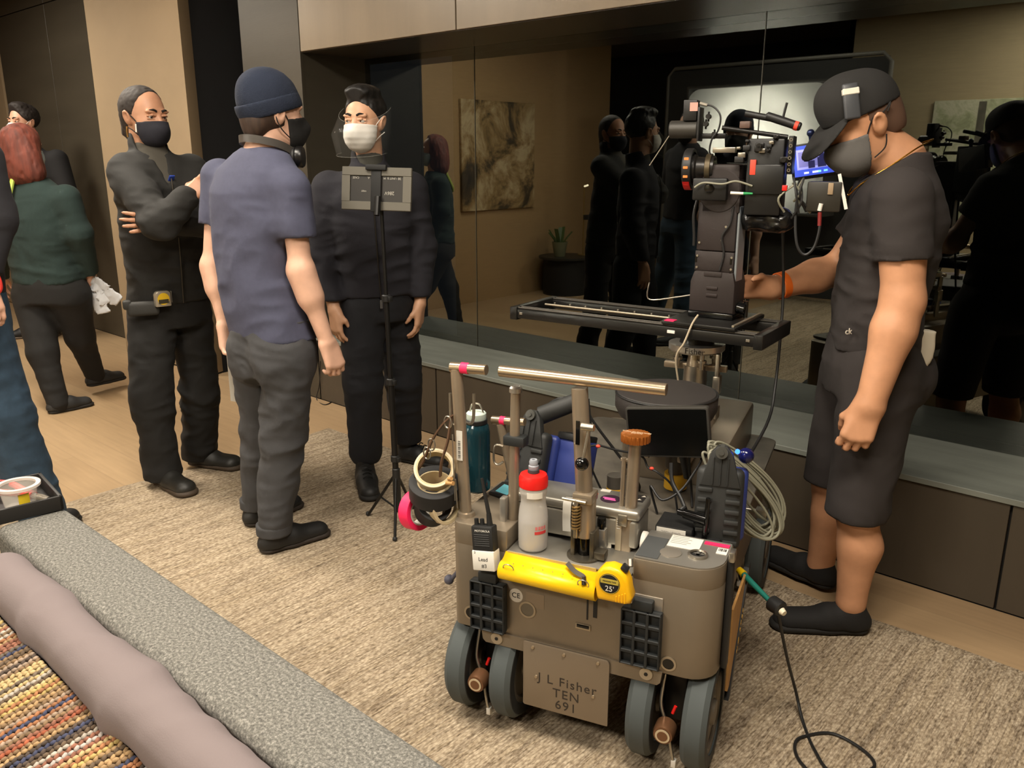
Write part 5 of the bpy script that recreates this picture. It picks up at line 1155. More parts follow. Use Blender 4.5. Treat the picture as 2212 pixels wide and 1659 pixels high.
# lifting arm, camera mount, seat
mb = MB(); mb.box((-.06, .55, .545), (.26, 1.08, .68), .012); arm0 = dp(mb, 'arm_housing', bronze, D)
mb = MB(); mb.box((.02, .42, .66), (.06, .86, .72), .006); mb.box((.14, .42, .66), (.18, .86, .72), .006); dp(mb, 'arm_link', bronze2, arm0)
rc_ = Vector((0.1039,0.8,0.9193))
mb = MB(); mb.cyl((rc_.x, rc_.y, .68), (rc_.x, rc_.y, rc_.z - .06), .042, .036, 28); dp(mb, 'arm_column', steel, arm0)
mb = MB(); mb.lathe([(0, -.012), (.082, -.012), (.088, -.006), (.088, .012), (.080, .014), (0, .014)], rc_, Z_, 40); rg = dp(mb, 'mount_ring', M('silver cap', (196, 192, 184), .3, .8), arm0)
dtext('ring_lettering', 'Fisher', .026, M('dark engraved lettering', (50, 42, 34), .7), rg, rc_ + Vector((.012, -.0885, .001)), X_, Z_, extrude=.0003)
for a in range(4):
    c_ = rc_ + Vector((math.cos(a * PI / 2 + .5) * .06, math.sin(a * PI / 2 + .5) * .06, -.012)); mb = MB(); mb.cyl(c_, c_ - Z_ * .05, .008, None, 14); mb.cyl(c_ - Z_ * .02, c_ - Z_ * .028, .015, None, 14); dp(mb, 'levelling_screw', steel, rg)
mb = MB(); mb.cyl(rc_ - Z_ * .012, rc_ - Z_ * .06, .022, .030, 20); mb.box((rc_.x - .10, rc_.y - .012, rc_.z - .075), (rc_.x + .10, rc_.y + .012, rc_.z - .055), .003); dp(mb, 'mount_spider', bronze2, rg)
mb = MB(); mb.box((rc_.x + .070, rc_.y - .05, .70), (rc_.x + .082, rc_.y - .02, rc_.z - .01), .002); mb.box((rc_.x + .066, rc_.y - .055, .78), (rc_.x + .088, rc_.y - .015, .84), .003); dp(mb, 'side_brace', steel, arm0)
sc_ = Vector((0.0834,0.5,0.8457))
mb = MB(); mb.lathe([(0, -.085), (.10, -.085), (.135, -.070), (.147, -.045), (.147, -.010), (.140, 0), (.10, .006), (0, .008)], sc_, Z_, 44); seat = dp(mb, 'seat_pad', M('black vinyl seat', (46, 42, 40), .6), D)
mb = MB(); mb.tube([sc_ + Vector((.146 * math.cos(a * PI / 16), .146 * math.sin(a * PI / 16), -.004)) for a in range(32)], .003, 6, True, 1); dp(mb, 'piping', dark, seat)
mb = MB(); mb.cyl((sc_.x + .04, sc_.y, .545), (sc_.x + .04, sc_.y, sc_.z - .08), .024, .022, 24); mb.lathe([(0, 0), (.032, 0), (.032, .05), (0, .05)], (sc_.x + .04, sc_.y, .62), Z_, 24); sp_ = dp(mb, 'seat_post', M('dark grey tube', (92, 86, 78), .4, .5), seat)
mb = MB(); mb.cyl((sc_.x + .04, sc_.y, .555), (sc_.x + .04, sc_.y, .60), .0335, None, 24); dp(mb, 'yellow_label', M('yellow label', (214, 164, 40), .6), sp_)
mb = MB(); mb.cyl((-.02, .36, .545), (-.02, .36, .62), .024, None, 24); c_ = dp(mb, 'spare_socket', M('dark grey tube', (92, 86, 78), .4, .5), D)
mb = MB(); mb.cyl((-.02, .36, .55), (-.02, .36, .583), .0247, None, 24); dp(mb, 'yellow_label', M('yellow label', (214, 164, 40), .6), c_)
mb = MB(); mb.sphere(Vector((-0.3842,0.02,0.377)), .014, 14, 8); mb.cyl(Vector((-0.3784,0.02,0.3782)), (-.33, .02, .44), .006); dp(mb, 'side_knob', M('blue grey knob', (86, 86, 100), .5), D)

# ---------------------------------------------------------------- things standing on, hanging from or clipped to the dolly
# aluminium case
t = dthing('aluminium_case', 'battered aluminium case covered in stickers on the dolly deck', 'case', (-.04, .11, .549))
mb = MB(); mb.box((-.205, .062, .549), (.128, .175, .625), .008, 3); dp(mb, 'case_body', alu, t)
mb = MB(); mb.box((-.209, .058, .625), (.132, .179, .652), .009, 3); lid = dp(mb, 'case_lid', alu, t)
mb = MB(); mb.lathe([(0, 0), (.026, 0), (.026, .0006), (0, .0006)], (.040, .115, .652), Z_, 28); st = dp(mb, 'sticker', M('dark purple sticker', (48, 26, 44), .5), lid); st['label'] = 'oval purple sticker with pink scrawl'
mb = MB(); mb.box((.026, .106, .6526), (.056, .112, .6532)); mb.box((.020, .114, .6526), (.052, .120, .6532)); dp(mb, 'scrawl', M('pink print', (226, 96, 170), .6), st)
mb = MB(); mb.lathe([(.007, 0), (.014, 0), (.014, .0008), (.007, .0008)], (-.012, .13, .652), Z_, 24, False); dp(mb, 'sticker', M('orange ring sticker', (226, 92, 40), .5), lid)
mb = MB(); mb.box((.062, .125, .652), (.122, .170, .6527)); s2 = dp(mb, 'sticker', M('black sticker', (30, 26, 24), .6), lid)
mb = MB()
for k, (x, y) in enumerate(((.070, .135), (.088, .150), (.104, .134), (.110, .158), (.076, .160))): mb.prism([(x, y), (x + .012, y + .003), (x + .005, y + .010)], .6527, .6533)
dp(mb, 'shapes', M('cream print', (214, 206, 190), .7), s2)
mb = MB(); mb.box((.0, .155, .652), (.026, .172, .6527)); dp(mb, 'sticker', M('pale sticker', (200, 196, 186), .6), lid)
mb = MB(); mb.ribbon([(-.055, .075, .655), (-.055, .054, .650), (-.055, .050, .625), (-.056, .052, .600), (-.054, .050, .572)], .022, .0012, X_, 6); dp(mb, 'white_strip', whitep, lid)
for x_ in (-.15, .09):
    mb = MB(); mb.box((x_ - .012, .055, .610), (x_ + .012, .060, .640), .002); dp(mb, 'latch', steel, t)
# frosted water bottle with red lid
def frosted():
    m = clear('frosted bottle plastic', (214, 210, 204), .45, .60); return m
t = dthing('water_bottle', 'frosted squeeze bottle with red lid standing on the dolly deck', 'bottle', (-.122, -.012, .541))
b0 = (-.122, -.012, .541)
mb = MB(); mb.lathe([(0, .0), (.030, .0), (.036, .006), (.0375, .02), (.0375, .085), (.0355, .105), (.0315, .125), (.0315, .142), (.0345, .152), (.0345, .168), (.0330, .172)], b0, Z_, 40); bt = dp(mb, 'bottle_body', frosted(), t)
mb = MB(); mb.lathe([(0, .003), (.028, .003), (.034, .010), (.0352, .02), (.0352, .078), (0, .0785)], b0, Z_, 32); dp(mb, 'water', clear('water', (196, 192, 196), .3, .5), t)
mb = MB(); mb.lathe([(.0345, .168), (.0365, .170), (.0365, .192), (.033, .200), (.022, .204), (0, .204)], b0, Z_, 40); ld = dp(mb, 'lid', redp, t)
mb = MB(); mb.lathe([(.013, .203), (.015, .205), (.0145, .212), (0, .212)], b0, Z_, 24); dp(mb, 'valve_seat', M('dark grey ring', (60, 58, 60), .5), ld)
mb = MB(); mb.lathe([(.011, .210), (.0125, .216), (.0125, .222), (.0105, .224), (.0115, .232), (.009, .238), (.004, .238), (.004, .232)], b0, Z_, 24, False); dp(mb, 'spout', M('translucent grey spout', (150, 154, 162), .4), ld)
def curved_label(x0, a0, a1, r, z0, z1, n=8):
    vs = []; fs = []
    for i in range(n + 1):
        a = math.radians(a0 + (a1 - a0) * i / n)
        for z in (z0, z1): vs.append((x0[0] + r * math.sin(a), x0[1] - r * math.cos(a), x0[2] + z))
    for i in range(n): fs.append((2 * i, 2 * i + 2, 2 * i + 3, 2 * i + 1))
    return vs, fs
def lab(name, mat, par, *a):
    vs, fs = curved_label(*a); m_ = bpy.data.meshes.new(name); r = par
    while r.parent is not None: r = r.parent
    m_.from_pydata([tuple(Vector(v) - BASES[r.name]) for v in vs], [], fs); return link(name, m_, mat, par, 0)
lab('name_label', whitep, bt, b0, -5, 62, .0350, .146, .162)
lab('red_swoosh', M('red print', (206, 60, 66), .5), bt, b0, 28, 78, .0380, .052, .060)
for k in range(4): lab('red_letter', M('faded red print', (210, 120, 124), .5), bt, b0, 30 + k * 12, 39 + k * 12, .0380, .064, .073)
# teal bottle hanging behind the push post
t = dthing('teal_bottle', 'dark teal clear bottle with pale cap hanging behind the push post', 'bottle', (-.344, .12, .610))
b0 = (-.344, .12, .612)
mb = MB(); mb.lathe([(0, 0), (.030, 0), (.036, .006), (.037, .015), (.037, .170), (.033, .188), (.024, .198), (.022, .205)], b0, Z_, 36); bt = dp(mb, 'bottle_body', clear('teal tritan plastic', (30, 66, 76), .12, .72, (90, 150, 160)), t)
mb = MB(); mb.lathe([(.026, .198), (.027, .200), (.027, .222), (.024, .225), (0, .225)], b0, Z_, 28); cp = dp(mb, 'cap', M('pale mint cap', (196, 210, 200), .4), t)
mb = MB(); mb.tube([Vector(b0) + Vector((-.020, 0, .222)), Vector(b0) + Vector((-.012, 0, .245)), Vector(b0) + Vector((.010, 0, .247)), Vector(b0) + Vector((.022, 0, .222))], .0025, 8); dp(mb, 'cap_loop', steel, cp)
mb = MB(); mb.ring(Vector(b0) + Vector((0, 0, .2)), Z_, .030, .026, .012); dp(mb, 'strap', dark, cp)
lab('round_logo', M('white print', (224, 224, 220), .6), bt, b0, -38, -22, .0375, .075, .120); lab('round_logo', M('white print', (224, 224, 220), .6), bt, b0, -20, -8, .0375, .070, .078)
# hanging rolls of tape on a leash
lsh = dthing('tape_leash', 'brown leather leash with metal clips hanging from the push post', 'leash', (-.40, -.01, .64))
leath = M('brown leather', (88, 62, 42), .6)
mb = MB(); mb.ribbon([(-.342, -.02, .868), (-.365, -.026, .845), (-.395, -.03, .80), (-.425, -.03, .735), (-.455, -.02, .69), (-.455, 0, .668)], .012, .004, Y_, 6); dp(mb, 'strap', leath, lsh)
mb = MB(); mb.ribbon([(-.345, -.02, .865), (-.352, -.03, .80), (-.368, -.035, .745), (-.376, -.03, .70)], .010, .004, Y_, 6); dp(mb, 'strap', leath, lsh)
for c in ((-.352, -.024, .850), (-.398, -.03, .785), (-.412, -.03, .760)):
    mb = MB(); c = Vector(c); mb.tube([c + Vector((.010 * math.cos(a * PI / 5), -.003, .016 * math.sin(a * PI / 5))) for a in range(10)], .0022, 8, True, 2); dp(mb, 'clip', steel, lsh)
for k, (z0, z1) in enumerate(((.82, .64), (.70, .62))):
    mb = MB(); mb.cyl((-.338 + k * .006, -.03, z0), (-.334 + k * .006, -.03, z1), .0018); dp(mb, 'chain', steel, lsh)
mb = MB(); mb.cyl((-.352, -.04, .690), (-.330, -.045, .694), .006); mb.cyl((-.346, -.04, .702), (-.335, -.045, .706), .005); dp(mb, 'cork_bead', M('tan wooden bead', (190, 146, 92), .6), lsh)
def roll(name, label, c, ax, ro, ri, w, mat, core):
    t_ = dthing(name, label, 'tape roll', c, 'rolls of tape hanging from the dolly leash')
    mb_ = MB(); mb_.ring(c, ax, ro, ri + .004, w, 44); dp(mb_, 'tape', mat, t_); mb_ = MB(); mb_.ring(c, ax, ri + .0045, ri, w * .98, 36); dp(mb_, 'core', core, t_); return t_
roll('tape_roll', 'wide black gaffer tape roll lying on its leash', (-.408, -.005, .652), (.18, -.28, .95), .068, .042, .046, M('black gaffer tape', (36, 36, 37), .7), M('cream card core', (206, 188, 150), .8))
roll('tape_roll', 'cream masking tape roll on top of the black gaffer roll', (-.402, -.012, .708), (.30, -.70, .64), .054, .044, .034, M('cream masking tape', (208, 194, 164), .65), M('pale card core', (196, 178, 140), .8))
roll('tape_roll', 'fluorescent pink tape roll hanging lowest on the leash', (-.462, -.01, .582), (.95, -.25, .12), .053, .035, .034, M('fluorescent pink roll', (255, 34, 92), .55), M('white card core', (224, 220, 212), .8))
roll('tape_roll', 'narrow black tape roll hanging under the gaffer roll', (-.412, -.01, .598), (.55, -.5, .66), .046, .032, .050, M('matt black tape', (26, 26, 27), .7), M('dark card core', (52, 50, 48), .8))
roll('tape_roll', 'tan cloth tape roll hanging beside the push post', (-.372, -.015, .608), (.88, -.42, .15), .045, .036, .022, M('tan cloth tape', (196, 176, 140), .65), M('pale card core', (196, 178, 140), .8))
# walkie-talkie with white name card
t = dthing('walkie_talkie', 'black walkie-talkie with handwritten white card clipped to the dolly', 'walkie-talkie', (-.232, -.067, .50))
W4 = Matrix.Translation((-.226, -.075, .553)) @ Matrix.Rotation(math.radians(-7), 4, 'Y') @ Matrix.Rotation(math.radians(-6), 4, 'X')
mb = MB(); mb.box((-.030, -.016, -.058), (.030, .016, .055), .005, 2, W4); bd = dp(mb, 'radio_body', dark, t)
mb = MB()
for k in range(6): mb.box((-.022, -.0172, .004 + k * .0055), (.020, -.0155, .0065 + k * .0055), .0004, 1, W4)
dp(mb, 'speaker_slots', M('dark grey slots', (52, 52, 52), .5), bd)
r_ = W4 @ Vector((-.002, -.0168, .043)); r0_ = Vector(BASES[t.name]); text_mesh('maker_lettering', 'MOTOROLA', .0075, whitep, bd, Matrix.Translation(-r0_) @ W4 @ frame4((.002, -.0166, .043), X_, Z_), .0002)
mb = MB(); mb.cyl(W4 @ Vector((.017, 0, .053)), W4 @ Vector((.016, 0, .085)), .008, .006, 14); mb.cyl(W4 @ Vector((.016, 0, .085)), W4 @ Vector((.004, .0, .175)), .0055, .0038, 12); dp(mb, 'antenna', dark, bd)
for x in (-.020, -.004):
    mb = MB(); mb.cyl(W4 @ Vector((x, 0, .054)), W4 @ Vector((x, 0, .070)), .0062, .0055, 14); dp(mb, 'knob', dark, bd)
mb = MB(); mb.box((-.031, -.0185, -.060), (.031, .017, -.008), .003, 2, W4); cd = dp(mb, 'name_card', whitep, t)
for tx, z, sz, x in (('3', -.013, .009, -.022), ('Lead', -.030, .014, .0), ('#3', -.047, .014, .002)): text_mesh('handwriting', tx, sz, ink, cd, Matrix.Translation(-r0_) @ W4 @ frame4((x, -.0187, z), X_, Z_), .0002)
# yellow ruler-printed sleeve hung from the deck lip
t = dthing('yellow_sleeve', 'bright yellow rolled plastic ruler sleeve clipped across the dolly rear', 'plastic sleeve', (-.05, -.085, .50))
a_, b_ = Vector((-.178, -.086, .504)), Vector((.074, -.086, .498)); n = 20; vs = []; fs = []
prof = [(-.004, .038)] + [(.024 * math.sin(math.radians(an)) - .002, .024 * math.cos(math.radians(an)) - .0) for an in range(-10, -330, -20)][::-1]
prof = [(.030, .036), (.016, .026)] + [(.0235 * math.cos(math.radians(an)) , .0235 * math.sin(math.radians(an))) for an in range(75, 360, 19)]
for (p, q) in ((a_, 0), (b_, 1)):
    for (y, z) in prof: vs.append(tuple(p + Vector((0, y, z)) - BASES[t.name]))
m_ = len(prof)
for i in range(m_ - 1): fs.append((i, i + 1, m_ + i + 1, m_ + i))
me = bpy.data.meshes.new('sleeve'); me.from_pydata(vs, [], fs); sv = link('sleeve', me, yellow, t, 60); so = sv.modifiers.new('thick', 'SOLIDIFY'); so.thickness = .0022
mb = MB()
for k in range(7): mb.cyl((-.14 + k * .026, -.0955, .5305), (-.14 + k * .026, -.0975, .532), .0016, None, 8)
dp(mb, 'ruler_marks', M('olive marks', (176, 150, 30), .6), sv)
for x_ in (-.150, .045):
    mb = MB(); c = Vector((x_, -.104, .520)); mb.tube([c + Vector((.014 * math.cos(a * PI / 6), -.003 * math.sin(a * PI / 6), .012 * math.sin(a * PI / 6))) for a in range(12)], .0013, 6, True, 2); dp(mb, 'split_ring', steel, t)
mb = MB(); mb.ribbon([(-.010, -.064, .545), (.015, -.080, .536), (.040, -.088, .530), (.045, -.10, .524)], .012, .003, Y_ + Z_, 5); mb.cyl((.043, -.095, .535), (.047, -.102, .518), .006); dp(mb, 'lobster_clip', M('gunmetal clip', (84, 80, 74), .35, .8), t)
mb = MB(); mb.box((-.172, -.0585, .515), (.062, -.057, .542)); dp(mb, 'clear_strip', clear('yellowed clear strip', (214, 190, 110), .2, .55), t)
# yellow tape measure
t = dthing('tape_measure', 'large yellow tape measure marked 25 foot on the dolly rear', 'tape measure', (.118, -.078, .50))
Mx = Matrix(((1, 0, 0, 0), (0, 0, 1, 0), (0, 1, 0, 0), (0, 0, 0, 1)))
sh = [(.080, .500), (.084, .492), (.150, .492), (.163, .497), (.166, .512), (.160, .530), (.157, .548), (.148, .566), (.132, .578), (.112, .582), (.092, .576), (.079, .560), (.075, .540), (.077, .518)]
mb = MB(); mb.prism(sh, -.112, -.070, Mx, .008); cs = dp(mb, 'measure_case', M('yellow measure case', (252, 190, 14), .35), t, 60)
mb = MB(); mb.lathe([(0, 0), (.0255, 0), (.0255, .0015), (.024, .002), (0, .002)], (.112, -.111, .540), -Y_, 36); dc = dp(mb, 'round_label', ink, cs)
mb = MB(); mb.lathe([(.0235, 0), (.0245, 0), (.0245, .0006), (.0235, .0006)], (.112, -.113, .540), -Y_, 36, False); dp(mb, 'label_rim', M('olive gold', (190, 170, 70), .5), dc)
mb = MB(); mb.box((.0905, -.1136, .540), (.1335, -.1128, .552)); dp(mb, 'label_band', M('olive gold', (190, 170, 70), .5), dc)
dtext('measure_lettering', "25'", .019, whitep, dc, (.113, -.1135, .527), X_, Z_, extrude=.0002); dtext('maker_lettering', 'MEASURE TAPE', .0048, ink, dc, (.112, -.1139, .546), X_, Z_, extrude=.0002)
mb = MB(); mb.box((-.009, -.012, -.004), (.009, .012, .006), .003, 2, frame4((.142, -.092, .577), Vector((1, 0, -.75)), Y_)); dp(mb, 'lock_button', dark, cs)
mb = MB(); mb.box((.1605, -.100, .494), (.1645, -.082, .510), .001); dp(mb, 'tape_hook', steel, cs)
for k in range(4):
    mb = MB(); mb.box((.128 + k * .007, -.114, .497), (.131 + k * .007, -.111, .512 + k * .004), .001, 1); dp(mb, 'grip_rib', M('yellow measure case', (252, 190, 14), .35), cs)
mb = MB(); mb.cyl((.146, -.06, .585), (.150, -.07, .572), .007); dp(mb, 'hanger', steel, t)
# phone-sized recorder on the left block
t = dthing('handheld_screen', 'small black handheld device with teal and orange screen on the left block', 'handheld device', (-.27, .17, .591))
mb = MB(); H4 = Matrix.Translation((-.262, .16, .600)) @ Matrix.Rotation(math.radians(-18), 4, 'Z') @ Matrix.Rotation(math.radians(14), 4, 'X'); mb.box((-.055, -.032, -.006), (.055, .032, .006), .004, 2, H4); hb_ = dp(mb, 'device_body', dark, t)
mb = MB(); mb.box((-.038, -.018, .006), (.006, .020, .0068), 0, 1, H4); dp(mb, 'screen', emit('teal screen', (96, 168, 176), .35), hb_); mb = MB(); mb.box((.008, -.018, .006), (.030, .0, .0068), 0, 1, H4); dp(mb, 'screen', emit('orange screen', (220, 104, 62), .35), hb_)
mb = MB(); mb.box((.008, .002, .006), (.034, .020, .0068), 0, 1, H4); dp(mb, 'screen', emit('pale blue screen', (140, 176, 196), .35), hb_)
# ---- blue and black work lights
def worklight(label, base, rot, lean):
    T_ = dthing('work_light', label, 'work light', base, 'blue and black work lights lying on the dolly'); B4 = Matrix.Translation(base) @ Matrix.Rotation(rot, 4, 'Z') @ Matrix.Rotation(lean, 4, 'X')
    black_r = M('charcoal moulded rubber', (38, 39, 38), .6); bl_ = M('blue moulded plastic', (44, 58, 124), .45)
    mb = MB(); mb.box((-.058, -.030, .0), (.058, .020, .205), .018, 3, B4); hd = dp(mb, 'lamp_body', black_r, T_)
    mb = MB(); mb.box((-.050, .018, .01), (.066, .055, .20), .014, 3, B4); dp(mb, 'blue_shell', bl_, T_)
    for k in range(6):
        for sx in (-1, 1):
            mb = MB(); mb.box((sx * .034 - .018, -.036, .014 + k * .026), (sx * .034 + .018, -.028, .026 + k * .026), .003, 2, B4); dp(mb, 'cooling_rib', black_r, hd)
    mb = MB(); mb.prism([(-.050, .16), (.050, .16), (.026, .245), (.012, .262), (-.012, .262), (-.026, .245)], -.034, -.010, B4 @ Mx, .003); yk = dp(mb, 'yoke', black_r, T_)
    for x in (-.018, 0, .018):
        mb = MB(); mb.box((x - .0015, -.039, .165), (x + .0015, -.033, .235), .001, 1, B4); dp(mb, 'yoke_rib', black_r, yk)
    mb = MB(); mb.cyl(B4 @ Vector((0, -.044, .248)), B4 @ Vector((0, .0, .248)), .015, None, 20); mb.cyl(B4 @ Vector((0, -.048, .248)), B4 @ Vector((0, -.043, .248)), .006, None, 10); dp(mb, 'pivot_bolt', M('dark grey bolt', (84, 84, 80), .4, .4), yk)
    return T_, B4
wl1, B1 = worklight('work light lying beside the red-lidded bottle with its grey handle raised', (-.255, .235, .549), math.radians(-10), math.radians(-18))
mb = MB(); mb.cyl(B1 @ Vector((.01, .0, .25)), B1 @ Vector((.115, .03, .315)), .026, .025, 24); mb.cyl(B1 @ Vector((.115, .03, .315)), B1 @ Vector((.135, .05, .23)), .022, .018, 20); dp(mb, 'handle', M('charcoal moulded rubber', (38, 39, 38), .6), wl1)
mb = MB(); mb.box((.05, .04, .03), (.15, .12, .20), .012, 3, B1); bt_ = dp(mb, 'battery_pack', M('blue moulded plastic', (44, 58, 124), .45), wl1)
mb = MB(); mb.box((.055, .035, .195), (.145, .115, .215), .004, 2, B1); dp(mb, 'vent_cap', dark, bt_)
wl2, B2 = worklight('work light standing upright under the grey cable coil', (.304, .170, .549), math.radians(6), math.radians(-8))
mb = MB(); mb.lathe([(0, 0), (.006, 0), (.006, .004), (0, .004)], B2 @ Vector((.036, -.012, .250)), -Y_, 14); dp(mb, 'blue_indicator', emit('blue indicator', (40, 90, 255), 6.0), wl2)
mb = MB(); mb.sphere(B2 @ Vector((.056, .02, .235)), .020, 18, 10); dp(mb, 'blue_lens', M('deep blue lens', (20, 22, 70), .15), wl2)
# coil of grey cable hung over the work light
t = dthing('cable_coil', 'hanging coil of thin grey cable over the upright work light', 'cable', (.385, .40, .56))
rnd = random.Random(3); cw = M('grey cable sheath', (132, 130, 112), .5)
for k in range(16):
    c = Vector((.345 + rnd.uniform(-.012, .012), .30 + rnd.uniform(-.04, .05), .655)); pts = []
    u = Vector((.085, .03, -.115)) * rnd.uniform(.85, 1.05); v = Vector((.040, .045, .032)) * rnd.uniform(.55, 1.25); sk = rnd.uniform(-.12, .12)
    for a in range(14):
        th = 2 * PI * a / 14; w_ = .42 + .58 * (0.5 - 0.5 * math.cos(th))
        pts.append(c - u * math.cos(th) + v * math.sin(th + sk) * w_)
    mb = MB(); mb.tube(pts, .0034, 8, True, 4); dp(mb, 'cable_turn', cw, t)
mb = MB(); mb.box((.262, .265, .735), (.318, .295, .743), .003); dp(mb, 'cable_tie', M('grey hook strap', (120, 112, 96), .7), t)
mb = MB(); mb.cyl((.268, .27, .741), (.268, .265, .758), .006); dp(mb, 'plug', whitep, t)
# small monitor in front of the seat
t = dthing('dolly_monitor', 'switched-off flat monitor mounted in front of the round seat', 'monitor', (.13, .37, .70))
mA, mB_, mC = Vector((0.0142,0.325,0.8367)), Vector((0.2398,0.325,0.8643)), Vector((0.2485,0.325,0.7231)); ux = (mB_ - mA).normalized(); uz = (mB_ - mC).normalized(); Wm, Hm = (mB_ - mA).length, (mB_ - mC).length
S4 = frame4((mA + mC) / 2, ux, uz)
mb = MB(); mb.prism(rr(-Wm / 2, Wm / 2, -Hm / 2, Hm / 2, (.008,) * 4), -.022, 0, S4, .002); mo = dp(mb, 'monitor_case', M('graphite monitor case', (54, 52, 48), .45), t)
mb = MB(); mb.prism(rr(-Wm / 2 + .006, Wm / 2 - .006, -Hm / 2 + .006, Hm / 2 - .006, (.004,) * 4), 0, .0012, S4); dp(mb, 'screen', M('dark screen glass', (8, 9, 9), .22, spec=.2), mo)
mb = MB(); mb.cyl((.16, .345, .76), (.17, .43, .62), .010, None, 14); mb.box((.145, .333, .74), (.178, .352, .78), .003); dp(mb, 'mount_arm', dark, t)
# black power box with white label
t = dthing('power_box', 'black power box with white label strip beside the control block', 'box', (.205, .16, .549))
mb = MB(); mb.box((.158, .122, .549), (.252, .215, .600), .004); pb_ = dp(mb, 'box_body', dark, t)
mb = MB(); mb.box((.162, .1205, .575), (.236, .1225, .596)); lb_ = dp(mb, 'label_strip', whitep, pb_); dtext('label_print', 'CHRIS MUSIC', .0085, M('grey print', (150, 146, 140), .8), lb_, (.199, .1202, .586), -X_, -Z_, extrude=.0002)
mb = MB(); mb.box((.255, .120, .549), (.32, .19, .580), .004, 2); dp(mb, 'adapter', dark, pb_); mb = MB(); mb.box((.262, .1185, .558), (.282, .1205, .574)); dp(mb, 'yellow_label', M('yellow label', (214, 164, 40), .6), pb_)
mb = MB(); mb.cyl((.225, .15, .63), (.285, .13, .63), .012, .014, 18); mb.cyl((.208, .156, .63), (.225, .15, .63), .008, None, 14); mb.cyl((.28, .13, .55), (.285, .13, .69), .007, .006, 12); dp(mb, 'clamp', gloss, pb_)
# loose cables on the deck
def cable(label, pts, r=.003, mat=None, name='cable', tape=None, world=False):
    mb = MB(); base = Vector(pts[0]) if not world else Vector(pts[-1])
    if world:
        mb.tube(pts, r, 8); bmesh.ops.translate(mb.bm, vec=-base, verts=mb.bm.verts); o = mb.build(name, mat or dark); o.location = base; tag(o, label, 'cable'); BASES[o.name] = None
    else:
        mb.tube(pts, r, 8); o = done(mb, name, mat or dark, label, 'cable', base)
        if tape:
            for c in tape:
                m2 = MB(); m2.sphere(c, .0055, 10, 6, (1.2, 1, .9)); dp(m2, 'red_tape', M('red tape flag', (226, 72, 52), .6), o)
    return o
cable('black cable arching over behind the handle post', [(-0.23,0.34,0.7635), (-0.2354,0.36,0.7965), (-0.2148,0.4,0.8136), (-0.1716,0.42,0.8162), (-0.1283,0.42,0.8043), (-0.1092,0.4,0.7657), (.02, .42, .60), (.03, .44, .551)], .0042)
cable('thin black cable with two red flags running to the switched-off monitor', [(-.02, .30, .551), (-0.0707,0.25,0.7076), (-0.0554,0.27,0.7343), (-0.0045,0.3,0.7183), (0.0577,0.34,0.6964), (0.0789,0.34,0.6653), (0.1079,0.33,0.6596), (.15, .34, .62), (.17, .33, .551)], .0030, None, 'cable', [(-0.046,0.27,0.7329), (0.0907,0.335,0.6661)])
cable('looped black cable over the seat post foot', [(.12, .30, .551), (0.0976,0.3,0.628), (0.1361,0.28,0.6013), (0.1808,0.3,0.6282), (0.2094,0.33,0.6756), (0.222,0.35,0.7107), (0.1846,0.38,0.7017), (.19, .40, .60), (.20, .38, .551)], .0035)
cable('black cable with yellow stripe hanging by the seat post', [(0.1451,0.33,0.6925), (0.1547,0.31,0.6472), (0.1839,0.29,0.6124), (0.2021,0.27,0.5899), (.20, .25, .60), (.16, .24, .551)], .0055)
# green hose connector and black lead to the floor
t = dthing('connector_lead', 'teal and yellow stub connector with black knob sticking out of the dolly side', 'connector', (.356, .29, .43))
q0, q1 = Vector((.350, .30, .428)), Vector((.448, .205, .402))
mb = MB(); mb.cyl(q0, q1, .009, .0062, 16); tb = dp(mb, 'teal_sleeve', M('teal rubber', (22, 118, 104), .5), t)
mb = MB(); mb.cyl(q0, q0.lerp(q1, .16), .0095, .0108, 16); dp(mb, 'yellow_collar', yellow, t)
mb = MB(); mb.cyl(q1, q1 + Vector((.028, -.024, .0)), .021, .020, 20, .003); kb = dp(mb, 'black_knob', dark, t)
mb = MB(); mb.cyl(q1 + Vector((.028, -.024, -.004)), q1 + Vector((.036, -.031, -.006)), .010, .007, 14); dp(mb, 'white_plug', M('ivory plug', (226, 216, 190), .5), kb)
kw = DMAT @ (q1 + Vector((.02, -.02, -.015)))
o = cable('black lead dropping from the connector knob and looping on the rug', [kw, (-0.7507,1.934,0.22), (-0.7493,2.013,0.08), (-0.7058,1.977,0.018), (-0.6382,1.891,0.017), (-0.5696,1.84,0.017), (-0.5022,1.922,0.017), (-0.5366,1.971,0.017), (-0.6265,1.985,0.018), (-0.6783,1.928,0.017), (-0.687,1.883,0.017), (-0.6546,1.829,0.018), (-0.5827,1.785,0.017), (-0.5393,1.762,0.017)], .0042, dark, 'cable', None, True)
o2 = cable('thin black cable dangling from the camera behind the round seat', [(-1.123,2.51,1.32), (-1.109,2.523,1.133), (-1.096,2.508,0.9893), (-1.077,2.458,0.8051), (-1.048,2.35,0.6989), (-1.00, 2.02, .60)], .0048, dark, 'cable', None, True)

